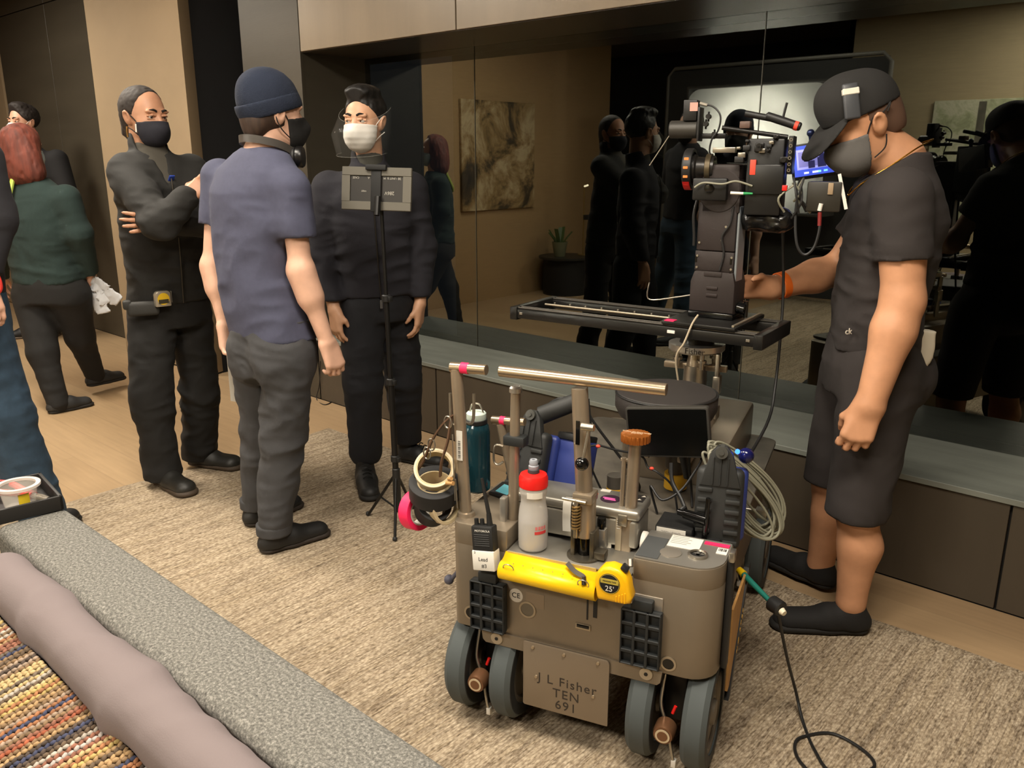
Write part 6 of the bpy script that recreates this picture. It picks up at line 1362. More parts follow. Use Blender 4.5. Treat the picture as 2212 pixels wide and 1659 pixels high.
# ---------------------------------------------------------------- slider, camera head, cinema camera
SA = math.radians(-10.0)
sl = dthing('camera_slider', 'black metal camera slider lying across the dolly mount', 'slider', (-.06, .80, .955))
S0 = Matrix.Translation((-.075, .815, 1.0)) @ Matrix.Rotation(SA, 4, 'Z')
slm = M('black slider rail', (36, 35, 33), .36, .5); L2 = .42; W2 = .115
for sy in (-1, 1):
    mb = MB(); mb.box((-L2, sy * W2 - .020, -.028), (L2, sy * W2 + .020, .004), .004, 2, S0); r_ = dp(mb, 'rail', slm, sl)
    mb = MB(); mb.box((-L2, sy * W2 - .014, .004), (L2, sy * W2 - .006, .010), .002, 1, S0); mb.box((-L2, sy * W2 + .006, .004), (L2, sy * W2 + .014, .010), .002, 1, S0); dp(mb, 'rail_bead', M('rail bead metal', (92, 88, 82), .3, .7), r_)  # raised beads in a lighter grey metal than the rail
for sx in (-1, 1):
    mb = MB(); mb.box((sx * L2 - .014, -W2 - .024, -.034), (sx * L2 + .014, W2 + .024, .010), .003, 2, S0); e_ = dp(mb, 'end_block', slm, sl)
    mb = MB(); mb.box((sx * (L2 - .03) - .006, -W2 - .0235, -.014), (sx * (L2 - .03) + .006, -W2 - .0195, -.006), .001, 1, S0); dp(mb, 'end_bolt', steel, e_)
mb = MB(); mb.cyl(S0 @ Vector((-L2 + .03, .02, .0)), S0 @ Vector((L2 - .1, .02, .0)), .0035, None, 10); dp(mb, 'drive_rod', M('pale drive rod', (190, 180, 160), .3, .8), sl)
for k in range(10):
    mb = MB(); mb.box((-L2 + .05 + k * .062, .045, -.003), (-L2 + .056 + k * .062, .051, .004), .001, 1, S0); dp(mb, 'scale_tick', steel, sl)
mb = MB(); mb.box((.12, -W2 - .022, .010), (.35, W2 + .022, .022), .003, 2, S0); cg = dp(mb, 'carriage', slm, sl)
mb = MB(); mb.box((.335, -W2 - .01, .020), (.343, W2 + .01, .027), .001, 1, S0); dp(mb, 'carriage_edge', M('pale drive rod', (190, 180, 160), .3, .8), cg)
mb = MB(); mb.box((.130, -W2 - .022, .021), (.160, -W2 + .004, .0235), 0, 1, S0 @ Matrix.Rotation(.0, 4, 'Z')); dp(mb, 'pink_tape', pink, cg)
mb = MB(); mb.box((-.06, -W2 - .0215, -.016), (-.035, -W2 - .0195, -.006), .001, 1, S0 @ Matrix.Translation((.20, 0, 0))); dp(mb, 'maker_plate', whitep, sl)
mb = MB(); mb.cyl((rc_.x, rc_.y, rc_.z + .014), (rc_.x, rc_.y, .972), .055, .045, 24); dp(mb, 'mount_foot', darkm, sl)
# head tower
tw = dthing('remote_tower', 'tall dark brown motorised camera tower standing on the slider', 'camera tower', (.155, .80, 1.023))
brown = M('dark brown powder coat', (42, 34, 32), .6, .1, bump=.15, bscale=500)
TW = Matrix.Translation((.158, .80, 0)) @ Matrix.Rotation(SA, 4, 'Z')
mb = MB(); mb.box((-.072, -.055, 1.023), (.072, .055, 1.040), .003, 2, TW); dp(mb, 'base_plate', gloss, tw)
mb = MB(); mb.prism([(-.072, 1.04), (.070, 1.04), (.070, 1.13), (.062, 1.165), (-.060, 1.165), (-.072, 1.13)], -.050, .050, TW @ Mx, .006); lo_ = dp(mb, 'lower_housing', brown, tw)
mb = MB(); mb.box((-.028, -.0525, 1.150), (.028, -.0495, 1.165), .003, 2, TW); dp(mb, 'vent_cover', brown, lo_)
for k in range(2):
    mb = MB(); mb.box((-.018, -.0535, 1.088 + k * .022), (.018, -.0495, 1.098 + k * .022), .004, 2, TW); dp(mb, 'vent_slot', M('deep brown slot', (38, 28, 26), .6), lo_)
mb = MB(); mb.box((-.062, -.046, 1.165), (.060, .046, 1.225), .003, 2, TW); dp(mb, 'middle_band', brown, tw)
mb = MB(); mb.box((-.060, -.046, 1.227), (.060, .046, 1.37), .004, 2, TW); up_ = dp(mb, 'upper_housing', brown, tw)
mb = MB(); mb.cyl(TW @ Vector((.002, -.048, 1.405)), TW @ Vector((.002, .048, 1.405)), .066, None, 40, .004); mb.box((-.050, -.046, 1.34), (.066, .046, 1.41), .004, 2, TW); mb.box((-.045, -.044, 1.43), (.06, .044, 1.48), .008, 2, TW); dp(mb, 'tilt_drum', brown, tw)
mb = MB(); mb.box((.0605, -.040, 1.05), (.068, .02, 1.36), .002, 1, TW); dp(mb, 'side_rail', M('pale blue grey rail', (160, 170, 180), .3, .6), tw)
for (x, z) in ((-.054, 1.21), (.054, 1.21), (-.054, 1.175), (.054, 1.175), (-.05, 1.25), (.02, 1.26), (.03, 1.30)):
    mb = MB(); mb.cyl(TW @ Vector((x, -.046, z)), TW @ Vector((x, -.0485, z)), .0035, None, 10); dp(mb, 'screw', steel, tw)
for x in (-.058, .052):
    for z in (1.20, 1.155):
        mb = MB(); mb.box((x - .003, -.048, z - .010), (x + .003, -.044, z + .010), .001, 1, TW); dp(mb, 'edge_clip', gloss, tw)
mb = MB(); mb.tube([TW @ Vector(p) for p in ((-.064, -.05, 1.375), (-.070, -.055, 1.33), (-.066, -.052, 1.27), (-.066, -.050, 1.24))], .0045, 8); mb.tube([TW @ Vector(p) for p in ((.05, -.052, 1.36), (.045, -.055, 1.31), (.022, -.052, 1.27), (.03, -.050, 1.22), (.02, -.05, 1.17))], .0035, 8); dp(mb, 'head_cable', dark, tw)
mb = MB(); mb.cyl(TW @ Vector((.072, -.02, 1.06)), TW @ Vector((.10, -.02, 1.055)), .018, None, 18, .003); mb.cyl(TW @ Vector((.10, -.02, 1.03)), TW @ Vector((.10, -.02, 1.08)), .006); dp(mb, 'lock_lever', gloss, tw)
# cinema camera
cm = dthing('cinema_camera', 'rigged black cinema camera with lens, motors and cables on the brown head', 'camera', (.18, .80, 1.47))
CY = .79
def cbox(p, q, name, mat, par, bev=.003, d0=-.04, d1=.04):
    """box whose rear-view corners are p, q and which spans depth CY+d0..CY+d1"""
    mb = MB(); mb.box((min(p[0], q[0]), CY + d0, min(p[2], q[2])), (max(p[0], q[0]), CY + d1, max(p[2], q[2])), bev); return dp(mb, name, mat, par)
cbd = cbox((0.2292,0.79,1.337), (0.3304,0.79,1.551), 'camera_body', M('camera black', (13, 13, 13), .45), cm, .006, -.06, .06)
cbox((0.2384,0.73,1.48), (0.3344,0.73,1.397), 'side_panel', M('side panel grey', (19, 19, 18), .4), cbd, .004, -.068, -.055)
cbox((0.24,0.73,1.493), (0.2561,0.73,1.451), 'red_strip', M('red tape flag', (226, 72, 52), .6), cbd, .001, -.069, -.054)
cbox((0.3323,0.73,1.423), (0.3462,0.73,1.408), 'red_cap', redp, cbd, .001, -.067, -.05)
mb = MB(); a0 = Vector((0.0672,0.79,1.466)); a1 = Vector((0.0195,0.79,1.464)); mb.lathe([(0, 0), (.038, 0), (.040, .02), (.034, .024), (.036, .05), (.042, .055), (.042, .062), (0, .062)], (.128, CY, a0.z), -X_, 36); ln_ = dp(mb, 'lens_barrel', M('lens black', (34, 32, 30), .3, .3), cm)
mb = MB(); mb.lathe([(.050, 0), (.058, .0), (.060, .004), (.060, .022), (.056, .026), (.046, .026), (.046, 0)], (.066, CY, a0.z), -X_, 40, False); mbx = dp(mb, 'lens_ring', dark, ln_)
mb = MB(); mb.lathe([(0, 0), (.046, 0), (.030, .004), (0, .006)], (.060, CY, a0.z), -X_, 36); dp(mb, 'front_glass', gloss, ln_)
for k in range(5):
    mb = MB(); an = math.radians(60 + k * 26); mb.box((.046, CY - .004, a0.z - .004), (.060, CY + .004, a0.z + .004), .001, 1, Matrix.Translation((0, -.058 * math.sin(an), .058 * math.cos(an)))); dp(mb, 'ring_mark', M('orange mark', (230, 130, 60), .5) if k < 3 else redp, mbx)
mb = MB(); mb.lathe([(.0595, 0), (.0625, 0), (.0625, .020), (.0595, .020)], (.063, CY, a0.z), -X_, 40, False); v_ = [v for v in mb.bm.verts if v.co.z > a0.z - .034 or v.co.y > CY + .02]; bmesh.ops.delete(mb.bm, geom=v_, context='VERTS'); dp(mb, 'red_tape', redp, mbx)
mb = MB(); mb.ring((.112, CY, a0.z), X_, .044, .036, .016, 40); dp(mb, 'focus_ring', M('bronze ring', (84, 74, 56), .35, .6), ln_)
# top rangefinder and its bracket
p_ = Vector((-0.012,0.79,1.58)); q_ = Vector((0.069,0.79,1.579)); mb = MB(); mb.cyl((p_.x, CY, p_.z), (q_.x + .004, CY, p_.z), .026, None, 28, .003); rf = dp(mb, 'rangefinder_barrel', M('grey barrel', (62, 60, 56), .4, .3), cm)
bx_ = cbox((0.0289,0.79,1.604), (0.0696,0.79,1.663), 'rangefinder_box', M('camera black', (13, 13, 13), .45), cm, .003, -.022, .022)
cbox((0.0487,0.768,1.631), (0.0718,0.768,1.655), 'sticker', M('white red sticker', (206, 150, 136), .6), bx_, .0, -.0232, -.0215)
cbox((0.0737,0.79,1.546), (0.0804,0.79,1.642), 'bracket_plate', dark, rf, .002, -.030, .030)
cbox((0.0843,0.79,1.553), (0.1567,0.79,1.568), 'bracket_arm', darkm, rf, .003, -.012, .012)
for (x, y) in ((1525, 268), (1530, 252), (1545, 290)):
    mb = MB(); c_ = Vector((0.0961,0.78,1.594)); c_ = c_ + Vector(((x - 1525) * .00132, 0, -(y - 268) * .00132)); mb.cyl(c_ - Y_ * .012, c_ + Y_ * .012, .007, None, 12); mb.cyl(c_ - Z_ * .014, c_ + Z_ * .014, .003, None, 8); dp(mb, 'clamp_knob', darkm, rf)
mb = MB(); mb.tube([(0.0819,0.78,1.649), (0.1143,0.775,1.643), (0.1383,0.77,1.617), (0.1355,0.77,1.578), (0.1183,0.77,1.552), (0.113,0.775,1.513), (0.1328,0.785,1.493)], .0028, 8); dp(mb, 'rangefinder_cable', dark, rf); mb = MB(); mb.cyl(Vector((0.0749,0.78,1.653)), Vector((0.0969,0.78,1.647)), .005, None, 10); dp(mb, 'cable_plug', M('pale plug', (170, 164, 152), .4, .6), rf)
mb = MB(); mb.cyl(Vector((-0.0113,0.79,1.567)), Vector((-0.0715,0.79,1.475)), .0016, None, 8); dp(mb, 'whisker_rod', M('pale rod', (160, 152, 136), .3, .7), rf)
# handle, rods, cheese plates, top accessories
mb = MB(); mb.cyl(Vector((0.1459,0.77,1.583)), Vector((0.3322,0.77,1.555)), .0065, None, 14); mb.cyl(Vector((0.1386,0.81,1.584)), Vector((0.3278,0.81,1.556)), .0065, None, 14); hd_ = dp(mb, 'top_rods', darkm, cm)
mb = MB(); mb.cyl(Vector((0.2664,0.78,1.615)), Vector((0.3641,0.78,1.582)), .012, None, 16, .003); mb.cyl(Vector((0.2076,0.78,1.622)), Vector((0.2798,0.78,1.607)), .009, None, 14); dp(mb, 'top_handle', dark, hd_)
mb = MB(); mb.cyl(Vector((0.3466,0.775,1.587)), Vector((0.3568,0.775,1.584)), .0128, None, 16); dp(mb, 'red_band', M('red tape flag', (226, 72, 52), .6), hd_)
mb = MB(); mb.cyl(Vector((0.3138,0.78,1.611)), Vector((0.3208,0.78,1.649)), .0035, None, 8); dp(mb, 'stub_antenna', dark, hd_)
cbox((0.1964,0.77,1.58), (0.2263,0.77,1.6), 'timecode_box', M('brown box', (92, 70, 60), .5), hd_, .003, -.03, .01)
cbox((0.1235,0.77,1.512), (0.1895,0.77,1.528), 'rod_clamp', M('silver clamp', (150, 144, 132), .3, .8), hd_, .002, -.03, .0)
rnd = random.Random(11)
for k in range(14):
    x, y = rnd.uniform(1595, 1695), rnd.uniform(292, 345); c_ = Vector((0.2608,0.73,1.525)) + Vector(((x - 1640) * .00130, 0, -(y - 320) * .00130)); mb = MB()
    s_ = rnd.uniform(.005, .013); mb.box(c_ - Vector((s_, .010, s_ * .7)), c_ + Vector((s_, .012, s_ * .7)), .002)
    if k % 3 == 0: mb.cyl(c_ - Y_ * .010, c_ - Y_ * .022, s_ * .6, None, 10)
    dp(mb, 'rig_fitting', (darkm, M('silver clamp', (150, 144, 132), .3, .8), dark)[k % 3], cbd)
cp_ = cbox((0.3381,0.77,1.453), (0.3521,0.77,1.558), 'cheese_plate', darkm, cm, .002, -.05, .03)
for k in range(6):
    mb = MB(); c_ = Vector((0.3472,0.717,1.547)); mb.lathe([(.0028, 0), (.0048, 0), (.0048, .0012), (.0028, .0012)], c_ - Z_ * k * .0165, -Y_, 12, False); dp(mb, 'plate_hole', M('silver clamp', (150, 144, 132), .3, .8), cp_)
ff = cbox((0.0802,0.72,1.377), (0.1799,0.72,1.441), 'focus_motor', M('camera black', (13, 13, 13), .45), cm, .005, -.075, -.045)
mb = MB(); c_ = Vector((0.1294,0.715,1.413)); mb.lathe([(.004, 0), (.012, 0), (.014, .006), (.006, .008)], c_, -Y_, 18); dp(mb, 'motor_port', gloss, ff)
mb = MB(); mb.tube([(0.0891,0.7,1.414), (0.1153,0.7,1.428), (0.1687,0.7,1.425), (0.2059,0.71,1.433), (0.2507,0.72,1.42)], .0030, 8); dp(mb, 'motor_cable', M('grey cable sheath', (132, 130, 112), .5), ff)
mb = MB(); mb.cyl(Vector((0.1924,0.71,1.4)), Vector((0.2291,0.71,1.399)), .0045, .0040, 12); wc = dp(mb, 'white_connector', whitep, ff); mb = MB(); mb.cyl(Vector((0.2291,0.71,1.399)), Vector((0.255,0.71,1.399)), .0045, .003, 12); dp(mb, 'green_boot', M('green boot', (30, 140, 74), .5), wc)
# rear: battery plate, transmitter, cables, black bag
cbox((0.3977,0.8,1.35), (0.4903,0.8,1.433), 'transmitter', M('olive black box', (40, 37, 30), .45), cm, .004, -.03, .03)
cbox((0.4535,0.77,1.398), (0.4677,0.77,1.43), 'pale_label', M('tan label', (150, 128, 100), .6), cm, .001, -.034, -.028)
mb = MB(); mb.box((-.003, -.0012, -.052), (.006, .0012, .048), 0, 1, frame4(Vector((0.4908,0.765,1.408)), X_ + Z_ * .28, Y_)); dp(mb, 'white_strip', whitep, cm)
rnd = random.Random(5)
for k in range(7):
    a = Vector((0.347,0.76,1.435)) + Vector((rnd.uniform(0, .06), rnd.uniform(-.02, .02), rnd.uniform(-.01, .01))); b = a + Vector((rnd.uniform(-.03, .03), rnd.uniform(-.02, .02), -rnd.uniform(.05, .10))); m2 = a.lerp(b, .5) + Vector((rnd.uniform(-.03, .03), -.02, 0)); mb = MB(); mb.tube([a, m2, b], .0032, 8); dp(mb, 'loose_cable', dark if k % 3 else M('grey cable sheath', (132, 130, 112), .5), cm)
mb = MB(); mb.tube([(0.3729,0.76,1.384), (0.3744,0.75,1.319), (0.386,0.74,1.255), (0.4085,0.74,1.229), (0.4315,0.745,1.25), (0.4414,0.75,1.302), (0.4385,0.76,1.353)], .0042, 8); dp(mb, 'cable_loop', dark, cm)
mb = MB(); mb.cyl(Vector((0.4395,0.755,1.373)), Vector((0.4363,0.755,1.353)), .006, None, 10); dp(mb, 'white_plug', whitep, cm); mb = MB(); mb.cyl(Vector((0.4379,0.755,1.349)), Vector((0.4404,0.752,1.311)), .0055, None, 10); dp(mb, 'red_sleeve', M('dark red sleeve', (120, 30, 28), .5), cm)
me = [rc(Vector((0.2475,0.79,1.327)), Vector((0.3338,0.79,1.322)), .035, .032, .02, (Y_, 1.2))]
me = sdf_mesh('cable_bag', me, .006, [], folds(.010, [], (22, 22, 40), 2.0)); me.transform(Matrix.Translation(-BASES[cm.name])); link('cable_bag', me, M('black plastic bag', (18, 18, 18), .25), cm, 180)
# on-board monitor with live picture
mt = dthing('camera_monitor', 'small on-camera monitor showing a blue-tinted live picture', 'monitor', tuple(Vector((0.3979,0.96,1.492))))
T0, T1, T2 = Vector((0.3303,0.96,1.529)), Vector((0.4617,0.99,1.55)), Vector((0.3407,0.96,1.439)); ux = (T1 - T0).normalized(); uz = (T0 - T2).normalized(); Wm, Hm = (T1 - T0).length, (T0 - T2).length
M4 = frame4(T0 + ux * Wm / 2 - uz * Hm / 2, ux, uz)
mb = MB(); mb.prism(rr(-Wm / 2 - .006, Wm / 2 + .006, -Hm / 2 - .010, Hm / 2 + .006, (.005,) * 4), -.020, 0, M4, .002); mc = dp(mb, 'monitor_case', dark, mt)
def mrect(name, x0, x1, z0, z1, d, mat, par):
    mb = MB(); mb.box((x0 * Wm - Wm / 2, z0 * Hm - Hm / 2, d), (x1 * Wm - Wm / 2, z1 * Hm - Hm / 2, d + .0006), 0, 1, M4); return dp(mb, name, mat, par, 0)
scn = mrect('screen', 0, 1, 0, 1, 0, emit('blue interface', (60, 80, 190), 1.3), mc)
mrect('picture', .06, .94, .22, .88, .0006, emit('lilac picture', (150, 150, 215), 1.2), scn)
mrect('picture_wall', .10, .55, .30, .80, .0012, emit('darker picture area', (118, 116, 176), 1.0), scn)
for (x0, x1, z0, z1) in ((.50, .68, .24, .56), (.54, .64, .54, .72), (.30, .44, .24, .48)): mrect('picture_figure', x0, x1, z0, z1, .0018, emit('figure in picture', (44, 44, 84), .8), scn)
for (x0, x1, c) in ((.20, .30, (230, 236, 255)), (.38, .56, (230, 236, 255)), (.50, .56, (60, 220, 120)), (.62, .70, (120, 200, 255)), (.80, .95, (230, 236, 255))): mrect('readout', x0, x1, .07, .13, .0014 if c[1] < 230 or True else .001, emit('readout %d' % c[0], c, 1.6), scn)
mb = MB(); mb.cyl(M4 @ Vector((-.01, Hm / 2, -.012)), M4 @ Vector((-.012, Hm / 2 + .03, -.010)), .008, None, 12); mb.sphere(M4 @ Vector((-.012, Hm / 2 + .034, -.010)), .012, 12, 8); dp(mb, 'mount_ball', M('dark blue metal', (44, 54, 90), .3, .6), mt)
# pale cable from slider to seat
o = cable('thin pale cable running from the slider carriage down behind the seat', [(0.1297,0.66,1.046), (0.1175,0.64,1.021), (0.1013,0.62,0.9672), (0.079,0.62,0.9155), (.09, .64, .80), (.07, .66, .69)], .0030, M('pale grey cable', (170, 156, 132), .5))
# slim metal guard rod left of the head
mb = MB(); mb.tube([(-0.0736,0.86,1.105), (-0.0793,0.86,1.059), (-0.0571,0.86,1.048), (0.0202,0.84,1.065), (0.083,0.82,1.081)], .0022, 8, False, 3); dp(mb, 'guard_rod', steel, tw)

# ---------------------------------------------------------------- tablet on its stand
st = thing('tablet_stand', 'thin black tripod stand in front of the white-masked man', 'stand', (-2.532,2.087,0.012)); bpy.context.view_layer.update()
b = Vector(st.location); blk = M('black stand tube', (28, 27, 26), .4, .4)
top = Vector((-2.503,2.055,1.28)); hub = Vector((-2.471,2.056,0.2581)); ground = Vector((hub.x, hub.y, .012))
top = Vector((hub.x, hub.y, top.z)); 
def wpart(mb, name, mat, par, root, smooth=35):
    bmesh.ops.translate(mb.bm, vec=-Vector(root.location), verts=mb.bm.verts); return mb.build(name, mat, par, smooth)
ht = Vector((-2.499,2.058,1.331)).z
lean = Vector((-2.499,2.058,1.306)); base_c = Vector((hub.x, hub.y, .16))
mb = MB(); mb.cyl(base_c, base_c.lerp(lean, .42), .0125, None, 16); mb.cyl(base_c.lerp(lean, .40), base_c.lerp(lean, .72), .0095, None, 16); mb.cyl(base_c.lerp(lean, .70), lean, .0070, None, 16); pl = wpart(mb, 'pole', blk, st, st)
for f_ in (.14, .42, .71):
    mb = MB(); c = base_c.lerp(lean, f_); mb.cyl(c - Vector((0, 0, .014)), c + Vector((0, 0, .014)), .0175, None, 16, .003); mb.box(c + Vector((.012, -.008, -.010)), c + Vector((.030, .008, .010)), .003); wpart(mb, 'height_clamp', dark, pl, st)
for g in ((-2.668,2.055,0.014), (-2.392,1.97,0.014), (-2.577,2.234,0.014)):
    g = Vector(g); h_ = base_c + Vector((0, 0, .10)); mb = MB(); mb.cyl(h_, g, .0065, .006, 12); mid = h_.lerp(g, .55); mb.cyl(mid, base_c - Vector((0, 0, .06)), .004, None, 8); lg = wpart(mb, 'leg', blk, st, st)
    mb = MB(); mb.sphere(g + Vector((0, 0, .008)), .010, 12, 8); wpart(mb, 'foot', rubd, lg, st)
mb = MB(); mb.cyl(base_c - Vector((0, 0, .07)), base_c + Vector((0, 0, .12)), .016, None, 16, .003); wpart(mb, 'hub', dark, st, st)
mb = MB(); mb.cyl(lean, lean + Vector((0, 0, .05)), .010, None, 14); mb.sphere(lean + Vector((0, 0, .055)), .014, 14, 8); wpart(mb, 'ball_head', steel, st, st)
tb = thing('teleprompter_tablet', 'framed tablet seen from behind with upside-down lettering on the tripod stand', 'tablet', tuple(Vector((-2.501,2.043,1.391)))); bpy.context.view_layer.update()
A, B, C = Vector((-2.617,1.979,1.467)), Vector((-2.386,2.119,1.461)), Vector((-2.612,1.957,1.311)); ux = (B - A).normalized(); uz = (A - C).normalized(); Wt, Ht = (B - A).length, (A - C).length
T4 = frame4((B + C) / 2, ux, uz)
frm = M('olive grey frame', (92, 88, 78), .5); mb = MB(); iw = .032
mb.box((-Wt / 2, -Ht / 2 + iw, -.010), (-Wt / 2 + iw, Ht / 2 - iw, .004), 0, 1, T4); mb.box((Wt / 2 - iw, -Ht / 2 + iw, -.010), (Wt / 2, Ht / 2 - iw, .004), 0, 1, T4); mb.box((-Wt / 2, Ht / 2 - iw, -.010), (Wt / 2, Ht / 2, .004), .002, 1, T4); mb.box((-Wt / 2, -Ht / 2, -.010), (Wt / 2, -Ht / 2 + iw, .004), .002, 1, T4)
wpart(mb, 'frame', frm, tb, tb)
mb = MB(); mb.box((-Wt / 2 + iw * .8, -Ht / 2 + iw * .8, -.008), (Wt / 2 - iw * .8, Ht / 2 - iw * .8, -.002), 0, 1, T4); bk = wpart(mb, 'back_panel', M('black back panel', (34, 31, 28), .5), tb, tb)
mb = MB(); mb.box((-.020, -Ht / 2 - .006, .002), (.020, Ht / 2 + .006, .010), .004, 2, T4); mb.box((-.040, Ht / 2 - .012, .0), (.040, Ht / 2 + .008, .018), .003, 2, T4); wpart(mb, 'clamp', M('matt black clamp', (14, 14, 14), .7), tb, tb)
mb = MB(); mb.cyl(T4 @ Vector((.012, -.03, .016)), T4 @ Vector((.014, -Ht / 2 - .02, .030)), .012, .010, 14); wpart(mb, 'swivel', darkm, tb, tb)
prn = M('pale grey print', (170, 166, 156), .7); off = Matrix.Translation(-Vector(tb.location))
for tx, x, y, s_ in (('CASE', -.082, .040, .011), ('A', -.032, .040, .011), ('M', .030, .040, .011), ('UNIT B', .058, .040, .011), ('38', .088, .040, .013), ('copy', -.050, -.010, .010), ('286V', .050, -.014, .018)): text_mesh('back_lettering', tx, s_, prn, bk, off @ T4 @ frame4((x, y, -.0018), (-1, 0, 0), (0, -1, 0)), .0003)
# ---------------------------------------------------------------- sofa at the lower left
sofa = thing('sofa', 'grey tweed sofa in the foreground at the lower left', 'sofa', (-1.1, .3, 0)); bpy.context.view_layer.update()
def tweed():
    m = bpy.data.materials.new('grey tweed'); m.use_nodes = True; nt = m.node_tree; bs = nt.nodes['Principled BSDF']; tc = nt.nodes.new('ShaderNodeTexCoord')
    v = nt.nodes.new('ShaderNodeTexNoise'); v.inputs['Scale'].default_value = 190; v.inputs['Detail'].default_value = 6; v.inputs['Roughness'].default_value = .75; nt.links.new(tc.outputs['Object'], v.inputs['Vector'])
    r = nt.nodes.new('ShaderNodeValToRGB'); cr = r.color_ramp; cr.elements[0].position = .30; cr.elements[0].color = lin((50, 49, 46)); cr.elements[1].position = .72; cr.elements[1].color = lin((166, 163, 155)); e = cr.elements.new(.5); e.color = lin((106, 104, 98))
    nt.links.new(v.outputs['Fac'], r.inputs[0]); nt.links.new(r.outputs[0], bs.inputs['Base Color']); bs.inputs['Roughness'].default_value = .95
    bp = nt.nodes.new('ShaderNodeBump'); bp.inputs['Strength'].default_value = .5; bp.inputs['Distance'].default_value = .004; nt.links.new(v.outputs['Fac'], bp.inputs['Height']); nt.links.new(bp.outputs[0], bs.inputs['Normal']); return m
tw_m = tweed()
mb = MB(); mb.box((-2.02, .508, .03), (-.20, .662, .70), .022, 4); wpart(mb, 'sofa_back', tw_m, sofa, sofa)
mb = MB(); mb.box((-2.02, -.25, .03), (-1.88, .51, .62), .030, 4); wpart(mb, 'sofa_arm', tw_m, sofa, sofa)
mb = MB(); mb.box((-1.86, -.25, .06), (-.20, .48, .42), .04, 4); wpart(mb, 'seat_base', tw_m, sofa, sofa)
for x in (-1.95, -.3):
    for y in (-.2, .6):
        mb = MB(); mb.cyl((x, y, .0140), (x, y, .06), .02, .026, 14); wpart(mb, 'leg', dark, sofa, sofa)
# mauve back cushion
P = [rc((-1.84, .470, .650), (-.30, .452, .655), .052, .054, .05), rc((-1.84, .462, .54), (-.30, .446, .54), .050, .050, .05)]
me = sdf_mesh('back_cushion', P, .009, [], folds(.005, [((-1.25, .46, .66), .14, .012), ((-1.6, .46, .66), .12, .007), ((-1.0, .46, .66), .1, .006)], (7, 3, 5), 2.0)); me.transform(Matrix.Translation((1.05, -.45, -.46)))
o = link('back_cushion', me, M('mauve grey cotton', (116, 105, 105), .9, bump=.15, bscale=400), None, 180); o.location = (-1.05, .45, .46); tag(o, 'plain mauve bolster cushion along the sofa back', 'cushion')
# woven colourful throw, plaited rows of knots
def woven():
    root = thing('woven_throw', 'multicoloured chunky woven throw spread over the sofa seat in front of the mauve bolster', 'throw', (-1.35, .2, .43)); bpy.context.view_layer.update()
    cols = [(186, 112, 60), (198, 152, 92), (150, 112, 70), (208, 172, 84), (178, 148, 120), (88, 70, 56), (190, 84, 44), (192, 180, 162), (62, 68, 106), (152, 142, 82), (120, 100, 80), (214, 180, 112), (170, 98, 68), (202, 192, 182), (110, 84, 60)]
    rnd_ = random.Random(4); Rm = Matrix.Translation((0, .415, .635)) @ Matrix.Rotation(math.radians(24), 4, 'X'); inv = Matrix.Translation(-Vector(root.location))
    mb = MB(); mb.box((-1.86, -.52, -.03), (-.62, .0, .0), .01, 2, Rm); bmesh.ops.transform(mb.bm, matrix=inv, verts=mb.bm.verts); mb.build('backing', M('tan woven backing', (120, 96, 70), .9), root)
    mb = MB(); mb.box((-1.86, -.515, -.04), (-.62, -.49, -.01), .01, 2, Rm); bmesh.ops.transform(mb.bm, matrix=inv, verts=mb.bm.verts); mb.build('hem', M('tan woven backing', (120, 96, 70), .9), root)
    k = 0; x = -1.86
    cols = [tuple(int(.88 * (.72 * q + .28 * sum(cc) / 3)) for q in cc) for cc in cols]
    while x < -.70:
        c = cols[rnd_.randrange(len(cols))]; c2 = cols[rnd_.randrange(len(cols))]
        for rr_ in range(rnd_.choice((1, 2, 2, 3))):
            n = 58; unit_ = bmesh.new(); bmesh.ops.create_icosphere(unit_, subdivisions=1, radius=1.0); uv = [v.co.copy() for v in unit_.verts]; uf = [[v.index for v in f.verts] for f in unit_.faces]; unit_.free()
            vs = []; fs = []
            for i in range(n):
                p = Vector((x + rnd_.uniform(-.001, .001) + .16 - .0035 * i, -.006 - i * .0088, .002 + rnd_.uniform(0, .002))); o_ = len(vs); tw_ = .55 if (i + k) % 2 else -.55
                for v in uv: vs.append(tuple(Rm @ (p + Vector((v.x * .0056 + v.y * .0032 * tw_, v.y * .0060, v.z * .0040))) - Vector(root.location)))
                fs += [tuple(a + o_ for a in f) for f in uf]
            me = bpy.data.meshes.new('woven_row'); me.from_pydata(vs, [], fs); cc_ = c if rr_ != 1 else c2; link('woven_row', me, M('yarn %d' % cols.index(cc_), cc_, .9, var=.3, vscale=60), root, 180)
            x += .0092; k += 1
woven()
# black tray with a deli cup and red pliers on the sofa arm
tr = thing('black_tray', 'shallow black tray resting on the far corner of the sofa', 'tray', (-2.10, .56, .702)); bpy.context.view_layer.update()
ta, tb_, tc_ = Vector((-1.99,0.6491,0.712)), Vector((-2.012,0.466,0.712)), Vector((-2.155,0.6702,0.712))
e1 = (ta - tb_).normalized(); e2 = (tc_ - ta); e2 = (e2 - e1 * e2.dot(e1)).normalized(); K4 = frame4((ta.x, ta.y, .702), -e1, -Vector((0, 0, 1)).cross(e1) if (-Vector((0, 0, 1)).cross(e1)).dot(e2) > 0 else Vector((0, 0, 1)).cross(e1))
up = 1 if (K4.to_3x3() @ Vector((0, 0, 1))).z > 0 else -1
tm = M('black tray', (30, 28, 26), .55); Lx, Ly, Hh = .36, .20, .035
def tbox(x0, x1, y0, y1, z0, z1, name, mat, par, root, bev=.002):
    mb = MB(); mb.box((x0, y0, z0 * up), (x1, y1, z1 * up), bev, 2, K4); return wpart(mb, name, mat, par, root)
fl = tbox(0, Lx, 0, Ly, 0, .004, 'tray_floor', tm, tr, tr)
